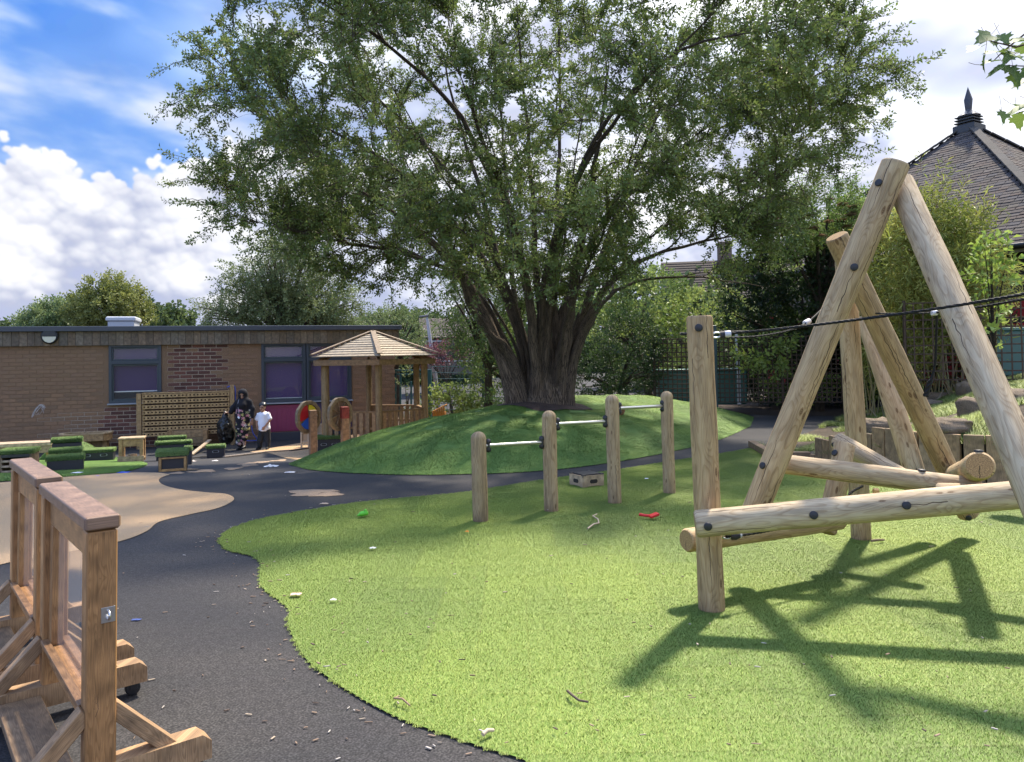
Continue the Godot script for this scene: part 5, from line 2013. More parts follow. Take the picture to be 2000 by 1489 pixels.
func yard_props() -> void:
	rng.seed = 100
	var wood := Color(0.50, 0.35, 0.185)
	var pale := Color(0.60, 0.49, 0.33)
	var k0 := 1.0
	# water table against the wall
	var o := at_wall("water_table", "long octagonal wooden water table against the brick wall", "water table", 169, 884, 0.75)
	var inv := o.transform.affine_inverse()
	var W: float = (inv * wo(219, 850, 0.75)).x - (inv * wo(119, 850, 0.75)).x
	var hgt: float = (inv * wo(169, 846, 0.75)).y
	var dp := 0.62
	var oct := []
	for s in [[-1, -0.45], [-0.78, -1], [0.78, -1], [1, -0.45], [1, 0.45], [0.78, 1], [-0.78, 1], [-1, 0.45]]: oct.append(Vector2(s[0] * W / 2, s[1] * dp / 2))
	var rim := MB.new()
	rim.col = pale
	for i in 8:
		var a: Vector2 = oct[i]
		var b2: Vector2 = oct[(i + 1) % 8]
		rim.plate(Vector3(0, hgt, 0), Vector3.RIGHT, Vector3.BACK, PackedVector2Array([a * 1.03, b2 * 1.03, b2 * 0.86, a * 0.86]), 0.03)
	part("rim", rim, M.board, o)
	for i in 8:
		var mb := MB.new()
		mb.col = vary(wood, 0.1)
		var a: Vector2 = oct[i] * 0.96
		var b2: Vector2 = oct[(i + 1) % 8] * 0.96
		var d := (b2 - a).normalized()
		mb.box(Vector3((a.x + b2.x) / 2, hgt - 0.10, (a.y + b2.y) / 2), Vector3(a.distance_to(b2), 0.17, 0.03), Basis(Vector3(d.x, 0, d.y), Vector3.UP, Vector3(-d.y, 0, d.x)), 0.004, Vector2(rng.randf(), rng.randf()))
		part("side_board", mb, M.board, o)
	var bas := MB.new()
	bas.col = Color(0.03, 0.03, 0.033)
	var op := PackedVector2Array()
	for q in oct: op.append(q * 0.93)
	bas.plate(Vector3(0, hgt - 0.06, 0), Vector3.RIGHT, Vector3.BACK, op, 0.02)
	part("basin", bas, M.paint, o)
	var lg := MB.new()
	lg.col = wood * 0.8
	for x in [-0.30, 0.06, 0.42]:
		lg.box(Vector3(x, (hgt - 0.18) / 2, 0.0), Vector3(0.10, hgt - 0.18, 0.3), Basis.IDENTITY, 0.006)
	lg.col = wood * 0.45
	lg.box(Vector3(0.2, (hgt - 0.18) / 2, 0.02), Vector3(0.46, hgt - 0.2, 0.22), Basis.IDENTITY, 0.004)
	part("pedestal", lg, M.board, o)
	# little table with a shelf
	var g := gh(256, 904)
	o = thing("play_table", "small square wooden table with a low tray at the end of the turf strip", "table", g)
	o.rotation.y = WALL_TURN
	var s := -g.z / F
	var w := 44.0 * s
	var h := 47.0 * s
	var mb2 := MB.new()
	mb2.col = pale
	mb2.box(Vector3(0, h, -w * 0.35), Vector3(w * 1.06, 0.03, w * 0.85), Basis.IDENTITY, 0.004)
	part("table_top", mb2, M.board, o)
	mb2 = MB.new()
	mb2.col = wood
	mb2.box(Vector3(0, h - 0.09, 0.0), Vector3(w * 0.9, 0.14, 0.025), Basis.IDENTITY, 0.004)
	part("apron", mb2, M.board, o)
	for x in [-0.42, 0.42]:
		for z in [-0.02, -0.62]:
			mb2 = MB.new()
			mb2.col = vary(wood, 0.12)
			mb2.box(Vector3(x * w, h / 2, z * w), Vector3(0.07, h - 0.03, 0.07), Basis.IDENTITY, 0.004, Vector2(rng.randf(), rng.randf()))
			part("leg", mb2, M.board, o)
	mb2 = MB.new()
	mb2.col = pale * 0.9
	mb2.box(Vector3(0, 0.08, -w * 0.32), Vector3(w * 0.98, 0.03, w * 0.8), Basis.IDENTITY, 0.004)
	mb2.box(Vector3(0, 0.07, 0.05), Vector3(w * 1.06, 0.13, 0.025), Basis.IDENTITY, 0.004)
	mb2.box(Vector3(0, 0.13, -w * 0.3), Vector3(w * 0.3, 0.06, w * 0.3), Basis(Vector3.UP, 0.5), 0.006)
	part("tray", mb2, M.board, o)
	# planter trough before the hole panel
	o = at_wall("planter_trough", "plank sided wooden trough in front of the drilled play panel", "planter", 366, 876, 0.95)
	inv = o.transform.affine_inverse()
	W = (inv * wo(406, 860, 0.95)).x - (inv * wo(328, 860, 0.95)).x
	hgt = (inv * wo(366, 842, 0.95)).y
	for k in 2:
		var mb := MB.new()
		mb.col = vary(Color(0.40, 0.305, 0.18), 0.1)
		mb.box(Vector3(0, hgt - 0.085 - k * 0.155, 0), Vector3(W - 0.06, 0.15, 0.03), Basis.IDENTITY, 0.004, Vector2(rng.randf(), rng.randf()))
		mb.box(Vector3(0, hgt - 0.085 - k * 0.155, -0.42), Vector3(W - 0.06, 0.15, 0.03), Basis.IDENTITY, 0.004, Vector2(rng.randf(), rng.randf()))
		part("side_board", mb, M.board, o)
	for x in [-1, 1]:
		for z in [0.0, -0.42]:
			var mb := MB.new()
			mb.col = vary(wood, 0.1) * 0.9
			mb.box(Vector3(x * (W / 2 - 0.05), hgt / 2 + 0.01, z + 0.012), Vector3(0.10, hgt + 0.02, 0.055), Basis.IDENTITY, 0.004)
			part("leg", mb, M.board, o)
		var mb3 := MB.new()
		mb3.col = Color(0.30, 0.225, 0.13)
		mb3.box(Vector3(x * (W / 2 - 0.015), hgt - 0.16, -0.21), Vector3(0.03, 0.3, 0.40), Basis.IDENTITY, 0.004)
		part("end_board", mb3, M.board, o)
	var low := MB.new()
	low.col = Color(0.34, 0.26, 0.16)
	low.box(Vector3(0, 0.10, -0.02), Vector3(W - 0.1, 0.07, 0.03), Basis.IDENTITY, 0.004)
	part("stretcher", low, M.board, o)
	var earth := MB.new()
	earth.col = Color(0.08, 0.055, 0.04)
	earth.box(Vector3(0, hgt - 0.08, -0.21), Vector3(W - 0.07, 0.06, 0.38), Basis.IDENTITY, 0.0)
	part("earth", earth, M.soil, o)
	# pale bench at the left edge
	g = gh(20, 912)
	o = thing("bench", "pale wooden box bench at the left edge behind the slatted block", "bench", g)
	o.rotation.y = WALL_TURN
	s = -g.z / F
	var bb := MB.new()
	bb.col = Color(0.60, 0.50, 0.38)
	bb.box(Vector3(-12 * s, 38 * s, -0.55), Vector3(150 * s, 7 * s, 0.45), Basis.IDENTITY, 0.005)
	part("seat", bb, M.board, o)
	bb = MB.new()
	bb.col = Color(0.46, 0.37, 0.27)
	bb.box(Vector3(-12 * s, 27 * s, -0.36), Vector3(148 * s, 14 * s, 0.03), Basis.IDENTITY, 0.005)
	part("apron", bb, M.board, o)
	for x in [-80, 54]:
		bb = MB.new()
		bb.col = wood
		bb.box(Vector3(x * s, 17 * s, -0.45), Vector3(0.07, 34 * s, 0.07), Basis.IDENTITY, 0.005)
		part("leg", bb, M.board, o)
	# turf topped slatted crate
	g = gh(30, 926)
	o = thing("slatted_block", "grey slatted crate with a turf top beside the pale bench", "play block", g)
	o.rotation.y = WALL_TURN
	s = -g.z / F
	turf_cap(o, Vector3(0, 42 * s, -0.2), Vector3(60 * s, 8 * s, 0.42))
	for x in [-25, 25]:
		bb = MB.new()
		bb.col = Color(0.22, 0.18, 0.13)
		bb.box(Vector3(x * s, 19 * s, -0.2), Vector3(5 * s, 38 * s, 0.4), Basis.IDENTITY, 0.005)
		part("side_panel", bb, M.board, o)
	for k in 4:
		bb = MB.new()
		bb.col = vary(Color(0.42, 0.36, 0.30), 0.15)
		if k == 3: bb.col = Color(0.05, 0.055, 0.065)
		bb.box(Vector3(0, (5 + k * 10) * s, 0.0), Vector3(48 * s, (4.2 if k < 3 else 6.0) * s, 0.03), Basis.IDENTITY, 0.004)
		part("slat", bb, M.board, o)
	bb = MB.new()
	bb.col = Color(0.02, 0.02, 0.022)
	bb.box(Vector3(0, 20 * s, -0.38), Vector3(46 * s, 36 * s, 0.02), Basis.IDENTITY, 0.0)
	part("back_panel", bb, M.matt, o)
	# three steps, each a block pushed against the next
	block("turf_step", "lowest of three stepped turf topped black blocks on the turf strip", 127, 921, 1.0 * 56 * gh(127, 921).length() / F, 0.22, 0.34)
	var q1 := gh(127, 921)
	s = -q1.z / F
	for k in 2:
		var st := block("turf_step", ["middle of three stepped turf topped black blocks on the turf strip", "highest of three stepped turf topped black blocks on the turf strip"][k], 127, 921, (57 - k * 2) * s, (38 + 17 * k) * s, 0.34)
		st.position += st.basis * Vector3(-1 * s, 0, -0.36 * (k + 1))
	# arched turf ramp behind them
	g = gh(135, 900)
	o = thing("turf_arch", "low arched turf covered ramp behind the stepped blocks", "play block", g)
	o.rotation.y = WALL_TURN
	s = -g.z / F
	var am := MB.new()
	am.col = Color(0.075, 0.145, 0.035)
	var arc := PackedVector2Array()
	for k in 15:
		var t := k / 14.0
		arc.append(Vector2(lerpf(-58, 42, t), 30.0 * pow(sin(PI * t), 0.75)) * s)
	am.plate(Vector3(0, 0, -0.6), Vector3.RIGHT, Vector3.UP, arc, 0.7)
	part("ramp", am, M.matt, o)
	var xf := []
	for i in 5000:
		var t := rng.randf()
		var y := 30.0 * pow(sin(PI * t), 0.75) * s
		xf.append(Transform3D(along_y(Vector3(t - 0.5, 1, 0.2) + rdir() * 0.4), Vector3(lerpf(-58, 42, t) * s, y, rng.randf_range(-0.95, -0.25))))
	scatter("pile", mesh_of([[blades(0.02, 14000.0, 0.018, 0.006, 0.7, Color(0.11, 0.19, 0.045), Color(0.21, 0.32, 0.09)), M.turf]]), xf, [], o)
	block("turf_bench", "long low turf topped black block with two hand holes on the turf strip", 186, 902, 64 * -gh(186, 902).z / F, 0.25, 0.4, -0.1, 2)
	block("turf_block", "single turf topped black block with one hand hole on the dark path", 421, 895, 34 * -gh(421, 895).z / F, 0.27, 0.35, 0.0, 1)
	block("turf_block", "turf topped black block under the spinning wheels", 643, 885, 46 * -gh(643, 885).z / F, 0.38, 0.4, 0.0, 2)
	# stacked set at 340,890
	var st2 := block("turf_block", "rearmost block of the stacked turf topped set in front of the trough", 336, 888, 50 * -gh(336, 888).z / F, 0.42, 0.3)
	block("turf_block", "wide middle block of the stacked turf topped set in front of the trough", 339, 900, 65 * -gh(339, 900).z / F, 0.40, 0.3)
	block("turf_block", "small side block of the stacked turf topped set in front of the trough", 367, 908, 14 * -gh(367, 908).z / F, 0.30, 0.3)
	g = gh(337, 921)
	o = thing("turf_crate", "front crate with a turf cover and a dark window framed in wood", "play block", g, "turf topped black blocks")
	o.rotation.y = atan2(-g.x, -g.z) - 0.04
	s = -g.z / F
	turf_cap(o, Vector3(-1 * s, 34 * s, -0.22), Vector3(57 * s, 9 * s, 0.46))
	bb = MB.new()
	bb.col = Color(0.02, 0.022, 0.027)
	bb.box(Vector3(0, 15 * s, -0.23), Vector3(52 * s, 30 * s, 0.42), Basis.IDENTITY, 0.006)
	part("body", bb, M.paint, o)
	for q in [[-22.5, 14, 5, 28], [22.5, 14, 5, 28], [0, 2.6, 40, 4.6], [0, 26, 40, 3.2]]:
		bb = MB.new()
		bb.col = vary(Color(0.46, 0.31, 0.14), 0.08)
		bb.box(Vector3(q[0] * s, q[1] * s, 0.0), Vector3(q[2] * s, q[3] * s, 0.04), Basis.IDENTITY, 0.004)
		part("frame_bar", bb, M.board, o)
	# planks and strips on the ground
	for q in [[373, 891, 410, 876, 0.09, 0.03, 0.03, Color(0.55, 0.49, 0.39), "pale plank leaning from the turf topped set to the ground", 0.06], [437, 894.5, 512, 885.5, 0.07, 0.03, 0.02, Color(0.40, 0.38, 0.38), "weathered grey plank lying on the path by the single turf block", 0.02], [512, 885.5, 566, 881.5, 0.06, 0.03, 0.02, Color(0.46, 0.40, 0.36), "short pale plank lying at the edge of the tan surfacing", 0.02], [566, 882, 612, 876, 0.08, 0.03, 0.02, Color(0.13, 0.12, 0.13), "dark strip of board lying on the tan surfacing by the left wheel", 0.02], [372, 897, 404, 893.5, 0.04, 0.02, 0.02, Color(0.02, 0.02, 0.02), "thin black strip lying behind the stacked turf set", 0.02]]:
		var a := gh(q[0], q[1])
		var e := gh(q[2], q[3])
		o = thing("plank", q[8], "plank", a)
		bb = MB.new()
		bb.col = q[7]
		bb.bar(Vector3(0, q[6], 0), e - a + Vector3(0, q[6] + (0.18 if q[9] > 0.05 else 0.0), 0), q[4], q[5], (e - a).cross(Vector3.UP), 0.004)
		part("board", bb, M.board, o)
	# blue hose by the wall
	o = at_wall("hose", "blue hose hanging down the wall beside the woman", "hose", 500, 862, 0.3)
	inv = o.transform.affine_inverse()
	var hp := []
	var hr := []
	for q in [[443, 757], [452, 754], [459, 758], [460, 790], [466, 815], [488, 820], [491, 832], [494, 846], [502, 858], [498, 861], [470, 861]]:
		hp.append(inv * wo(q[0], q[1], 0.32))
		hr.append(0.016)
	var hfine := []
	var hrad := []
	for i in hp.size() - 1:
		for k in 4:
			hfine.append((hp[i] as Vector3).cubic_interpolate(hp[i + 1], hp[maxi(i - 1, 0)], hp[mini(i + 2, hp.size() - 1)], k / 4.0))
			hrad.append(0.016)
	bb = MB.new()
	bb.col = Color(0.04, 0.09, 0.42)
	bb.tube(hfine, hrad, 6)
	part("tube", bb, M.paint, o)
	# pale toy chairs beside the wheels
	for q in [[596, 874, 30, 14, "pale plastic toy stand half hidden behind the left wheel"], [632, 858, 30, 26, "pale toy chair frame standing between the two wheels"]]:
		g = gh(q[0], q[1])
		g.y = G(g.x, g.z)
		o = thing("toy_stand", q[4], "toy furniture", g)
		s = -g.z / F
		for x in [-0.5, 0.5]:
			bb = MB.new()
			bb.col = Color(0.40, 0.33, 0.24)
			bb.box(Vector3(x * q[3] * s, q[2] * s / 2, 0), Vector3(0.05, q[2] * s, 0.05), Basis.IDENTITY, 0.012)
			part("leg", bb, M.paint, o)
		for y in [0.35, 0.95]:
			bb = MB.new()
			bb.col = Color(0.36, 0.29, 0.20)
			bb.box(Vector3(0, y * q[2] * s, 0), Vector3(q[3] * s, 0.05, 0.045), Basis.IDENTITY, 0.012)
			part("crossbar", bb, M.paint, o)
		bb = MB.new()
		bb.col = Color(0.33, 0.25, 0.16)
		bb.box(Vector3(0, 0.66 * q[2] * s, -0.02), Vector3(q[3] * s * 0.9, 0.5 * q[2] * s, 0.02), Basis.IDENTITY, 0.006)
		part("back_panel", bb, M.paint, o)
	# the plywood crate with a black lid on the lawn
	g = gh(1146, 950)
	o = thing("stacking_crate", "pale plywood crate with oval hand holes and a black lid on the lawn", "crate", g)
	o.rotation.y = deg_to_rad(-62.0)
	s = -g.z / F
	var cw := 0.265
	var ch := 0.135
	for k in 4:
		bb = MB.new()
		bb.col = vary(Color(0.54, 0.46, 0.34), 0.05)
		var outl := PackedVector2Array([Vector2(-cw / 2, 0), Vector2(-cw * 0.32, 0), Vector2(-cw * 0.28, 0.02), Vector2(cw * 0.28, 0.02), Vector2(cw * 0.32, 0), Vector2(cw / 2, 0), Vector2(cw / 2, ch), Vector2(-cw / 2, ch)])
		var bt := Basis(Vector3.UP, k * PI / 2)
		bb.plate(bt * Vector3(0, 0, cw / 2), bt * Vector3.RIGHT, Vector3.UP, outl, 0.014 + 0.002 * (k % 2))
		var side := part("side_board", bb, M.board, o)
		bb = MB.new()
		bb.col = Color(0.025, 0.02, 0.016)
		var ov := PackedVector2Array()
		for a in 14: ov.append(Vector2(cos(TAU * a / 14.0) * 0.022 + (0.028 if cos(TAU * a / 14.0) > 0 else -0.028), sin(TAU * a / 14.0) * 0.022 + ch * 0.52))
		bb.plate(bt * Vector3(0, 0, cw / 2), bt * Vector3.RIGHT, Vector3.UP, ov, 0.020)
		part("hand_hole", bb, M.matt, side)
	bb = MB.new()
	bb.col = Color(0.022, 0.022, 0.026)
	bb.box(Vector3(0, ch + 0.006, 0), Vector3(cw * 0.86, 0.014, cw * 0.86), Basis.IDENTITY, 0.004)
	for x in [-1, 1]:
		for z in [-1, 1]: bb.box(Vector3(x * cw * 0.44, ch - 0.004, z * cw * 0.44), Vector3(cw * 0.17, 0.036, cw * 0.17), Basis.IDENTITY, 0.005)
	part("lid", bb, M.paint, o)


func wheels() -> void:
	rng.seed = 110
	for k in 2:
		var z: float = [16.7, 16.4][k]
		var c := at([602, 664][k], [815, 809][k], z)
		var g := Vector3(c.x, G(c.x, c.z) + (mound(c.x, c.z)), c.z)
		var o := thing("spinner_post", ["square post carrying a wheel with red, yellow and blue segments", "square red tipped post carrying a plain wooden spoked wheel"][k], "play panel", g, "spinning wheels on posts")
		var turn := deg_to_rad(60.0)
		var n := Vector3(sin(turn), 0, cos(turn))
		var h := Vector3(cos(turn), 0, -sin(turn))
		var cc := c - g
		var R := 0.36
		var wood := Color(0.23, 0.20, 0.145)
		# octagonal rim with a round opening
		var rim := MB.new()
		rim.col = wood
		for i in 24:
			var a0 := TAU * i / 24.0
			var a1 := TAU * (i + 1) / 24.0
			var po := func(a: float) -> float: return R * 0.97 / cos(fposmod(a + PI / 8.0, PI / 4.0) - PI / 8.0)
			var p := PackedVector2Array([Vector2(cos(a0), sin(a0)) * R * 0.78, Vector2(cos(a0), sin(a0)) * po.call(a0), Vector2(cos(a1), sin(a1)) * po.call(a1), Vector2(cos(a1), sin(a1)) * R * 0.78])
			rim.plate(cc, h, Vector3.UP, p, 0.075)
		part("rim", rim, M.board, o)
		var dk := MB.new()
		var ring := PackedVector2Array()
		for i in 24: ring.append(Vector2(cos(TAU * i / 24.0), sin(TAU * i / 24.0)) * R * 0.79)
		dk.col = Color(0.22, 0.18, 0.135)
		dk.plate(cc - n * 0.012, h, Vector3.UP, ring, 0.02)
		var disc := part("disc", dk, M.board, o)
		if k == 0:
			for q in [[98, 200, Color(0.36, 0.015, 0.02)], [18, 88, Color(0.62, 0.55, 0.03)], [212, 325, Color(0.02, 0.10, 0.52)]]:
				var sg := MB.new()
				sg.col = q[2]
				var p := PackedVector2Array([Vector2.ZERO])
				for i in 9:
					var a := deg_to_rad(lerpf(q[0], q[1], i / 8.0))
					p.append(Vector2(cos(a), sin(a)) * R * 0.74)
				sg.plate(cc + n * 0.004, h, Vector3.UP, p, 0.014)
				part("segment", sg, M.paint, disc)
		else:
			for i in 8:
				var sp := MB.new()
				sp.col = vary(Color(0.30, 0.25, 0.18), 0.1)
				var a := TAU * (i + 0.35) / 8.0
				var d := h * cos(a) + Vector3.UP * sin(a)
				sp.bar(cc + d * 0.03 + n * 0.012, cc + d * R * 0.77 + n * 0.012, 0.022, 0.03, d.cross(n), 0.003)
				part("spoke", sp, M.board, disc)
		var pc := cc + n * 0.13
		var tp := at([612, 673][k], [801, 795][k], z).y - g.y
		var pb := Basis(Vector3.UP, turn * 0.5)
		var pm := MB.new()
		pm.col = Color(0.33, 0.235, 0.15)
		pm.box(Vector3(pc.x, tp / 2 - 0.15, pc.z), Vector3(0.15, tp + 0.3, 0.15), pb, 0.008)
		var post := part("post", pm, M.board, o)
		if k == 1:
			var rd := MB.new()
			rd.col = Color(0.30, 0.055, 0.05)
			rd.box(Vector3(pc.x, tp - 0.12, pc.z), Vector3(0.154, 0.25, 0.154), pb, 0.008)
			part("red_tip", rd, M.board, post)
		var ax := MB.new()
		ax.tube([cc, pc - n * 0.02], [0.02, 0.02], 10)
		ax.col = Color(0.05, 0.09, 0.16)
		var s2 := pb * Vector3(0.085, 0, 0.02)
		ax.lathe(Vector3(pc.x, cc.y + 0.02, pc.z) + s2, s2.normalized(), [Vector2(0.03, -0.01), Vector2(0.03, 0.012), Vector2(0.001, 0.02)], 12)
		part("axle", ax, M.black, o)


func shelter() -> void:
	rng.seed = 120
	var z := 19.2
	var c := at(728, 648, z)
	var fy := at(700, 871, z - 1.4).y
	var o := thing("shelter", "hexagonal wooden shelter with a boarded roof and picket sides", "shelter", Vector3(c.x, fy, c.z))
	var R := 133.0 * z / F
	var Rp := 106.0 * z / F
	var ap := c.y - fy
	var ye := at(690, 697, z - R * 0.9).y - fy
	var th := deg_to_rad(-14.7)
	var cor := func(k: float, r: float, y: float) -> Vector3:
		var a := th + k * PI / 3.0
		return Vector3(-cos(a) * r, y, sin(a) * r)
	var roofc := Color(0.50, 0.47, 0.40)
	var wood := Color(0.32, 0.225, 0.13)
	for k in 6:
		var a: Vector3 = cor.call(k, R, ye)
		var b: Vector3 = cor.call(k + 1, R, ye)
		var top := Vector3(0, ap, 0)
		var mid := (a + b) / 2
		var nor := (b - a).cross(top - a).normalized()
		if nor.y < 0: nor = -nor
		var n := 11
		for i in n:
			var t0 := float(i) / n
			var t1 := float(i + 1.12) / n
			t1 = minf(t1, 0.985)
			var lift := nor * 0.012
			var mb := MB.new()
			mb.col = vary(roofc, 0.12)
			var A := a.lerp(top, t0) + lift * 1.7
			var Bq := b.lerp(top, t0) + lift * 1.7
			var C := b.lerp(top, t1)
			var D := a.lerp(top, t1)
			var off := Vector2(rng.randf(), rng.randf() * 2)
			mb.quad(A, Bq, C, D, nor, off, off + Vector2(0, A.distance_to(Bq)), off + Vector2(0.15, C.distance_to(D)), off + Vector2(0.15, 0))
			mb.quad(A - nor * 0.018, Bq - nor * 0.018, C - nor * 0.018, D - nor * 0.018, -nor)
			mb.quad(A, Bq, Bq - nor * 0.018, A - nor * 0.018, (mid - Vector3(0, mid.y, 0)).normalized())
			part("roof_board", mb, M.board, o)
		var hip := MB.new()
		hip.col = vary(Color(0.33, 0.27, 0.20), 0.1)
		var hd := (a - top).normalized()
		hip.bar(top + hd * 0.02 + Vector3(0, 0.03, 0), a * 1.015 + Vector3(0, 0.035, 0), 0.12, 0.025, hd.cross(Vector3.UP), 0.004)
		part("hip_cap", hip, M.board, o)
		var fa := MB.new()
		fa.col = vary(wood, 0.08)
		fa.bar(a * 0.965 + Vector3(0, -0.065, 0), b * 0.965 + Vector3(0, -0.065, 0), 0.13, 0.03, Vector3.UP, 0.004, Vector2(rng.randf(), rng.randf()))
		part("fascia", fa, M.board, o)
		var rt := MB.new()
		rt.col = wood * 0.8
		rt.bar(top * 0.97, a * 0.95 + Vector3(0, -0.03, 0), 0.05, 0.09, (a - top).cross(Vector3.UP), 0.004)
		part("rafter", rt, M.board, o)
		var pp: Vector3 = cor.call(k, Rp, 0)
		var po := MB.new()
		po.col = vary(Color(0.34, 0.26, 0.145), 0.08)
		var path := []
		var rad := []
		for i in 7:
			path.append(pp + Vector3(0, lerpf(-0.3, ye - 0.06, i / 6.0), 0))
			rad.append(0.078 * (1.0 + 0.02 * sin(i * 2.1 + k)))
		po.tube(path, rad, 16, true, 0.66, Vector2(rng.randf(), rng.randf()))
		part("post", po, M.log, o)
		if k == 5: continue
		var p0: Vector3 = cor.call(k, Rp, 0)
		var p1: Vector3 = cor.call(k + 1, Rp, 0)
		var d := (p1 - p0).normalized()
		var outw := d.cross(Vector3.UP)
		if outw.dot(p0) < 0: outw = -outw
		for y in [0.12, 0.38, 0.76]:
			var rl := MB.new()
			rl.col = vary(Color(0.36, 0.24, 0.12), 0.08)
			rl.bar(p0 + d * 0.06 + Vector3(0, y, 0), p1 - d * 0.06 + Vector3(0, y, 0), 0.09 if y > 0.5 else 0.05, 0.04, outw if y > 0.5 else Vector3.UP, 0.004, Vector2(rng.randf(), rng.randf()))
			part("rail", rl, M.board, o)
		var np := 8
		for i in np:
			var pk := MB.new()
			pk.col = vary(Color(0.38, 0.27, 0.155), 0.13)
			var q := p0.lerp(p1, (i + 0.75) / (np + 0.5)) + outw * 0.035
			pk.box(q + Vector3(0, 0.42, 0), Vector3(0.095, 0.70, 0.02), Basis(d, Vector3.UP, d.cross(Vector3.UP)), 0.003, Vector2(rng.randf(), rng.randf() * 2))
			part("picket", pk, M.board, o)
	var dkp := PackedVector2Array()
	for k in 6:
		var q: Vector3 = cor.call(k, Rp * 1.05, 0)
		dkp.append(Vector2(q.x, q.z))
	var fl := MB.new()
	fl.col = Color(0.36, 0.27, 0.17)
	fl.plate(Vector3(0, -0.01, 0), Vector3.RIGHT, Vector3.BACK, dkp, 0.05)
	part("deck", fl, M.board, o)
	var sk := MB.new()
	sk.col = Color(0.26, 0.19, 0.12)
	for k in 6: sk.bar(cor.call(k, Rp * 1.03, -0.10), cor.call(k + 1, Rp * 1.03, -0.10), 0.2, 0.03, Vector3.UP, 0.004)
	part("skirt", sk, M.board, o)


# ------------------------------------------------------------------ right-hand bank
func bh(px: float, py: float, hf: Callable) -> Vector3:
	var d := ray(px, py)
	var t := 3.0
	while t < 40.0:
		var q := cam_pos + d * t
		if q.y <= hf.call(q.x, q.z): return Vector3(q.x, hf.call(q.x, q.z), q.z)
		t += 0.04
	return cam_pos + d * 20.0


func rock(label: String, px: float, py: float, w: float, h: float, dp: float, turn: float, sink := 0.3) -> void:
	var g := bh(px, py, bank)
	var o := thing("rock", label, "rock", g, "rocks set in the earth bank")
	o.rotation.y = turn
	var s := -g.z / F
	var mb := MB.new()
	var nz := fnl(1.6, 3, rng.randi() % 1000)
	var base := vary(Color(0.36, 0.27, 0.175), 0.12)
	var R := 12
	var C := 20
	for i in R + 1:
		for j in C + 1:
			var a := PI * i / R
			var b := TAU * (j % C) / C
			var d := Vector3(sin(a) * cos(b), cos(a), sin(a) * sin(b))
			# squarish, ledged sandstone
			var q := Vector3(signf(d.x) * pow(absf(d.x), 0.55), signf(d.y) * pow(absf(d.y), 0.5), signf(d.z) * pow(absf(d.z), 0.6))
			q *= 1.0 + 0.30 * nz.get_noise_3d(q.x * 1.1, q.y * 0.8, q.z * 1.1) + 0.07 * nz.get_noise_3d(q.x * 5, q.y * 6, q.z * 5)
			mb.col = base * (1.0 + 0.5 * nz.get_noise_3d(q.x * 3.0, q.y * 8.0, q.z * 3.0))
			mb.p(Vector3(q.x * w * s * 0.43, q.y * h * s * 0.48, q.z * dp * 0.43) + Vector3(0, h * s * (0.5 - sink), 0), d, Vector2(b, a))
	for i in R:
		for j in C:
			var k := i * (C + 1) + j
			mb.tri(k, k + 1, k + C + 1)
			mb.tri(k + 1, k + C + 1, k + C + 2)
	# flat-ish faces: normals from the triangles
	var acc := PackedVector3Array()
	acc.resize(mb.v.size())
	for i in range(0, mb.ix.size(), 3):
		var nn := -(mb.v[mb.ix[i + 1]] - mb.v[mb.ix[i]]).cross(mb.v[mb.ix[i + 2]] - mb.v[mb.ix[i]])
		for k in 3: acc[mb.ix[i + k]] += nn
	for i in acc.size():
		if acc[i].length_squared() > 1e-14: mb.n[i] = acc[i].normalized()
	part("stone", mb, M.stone, o)


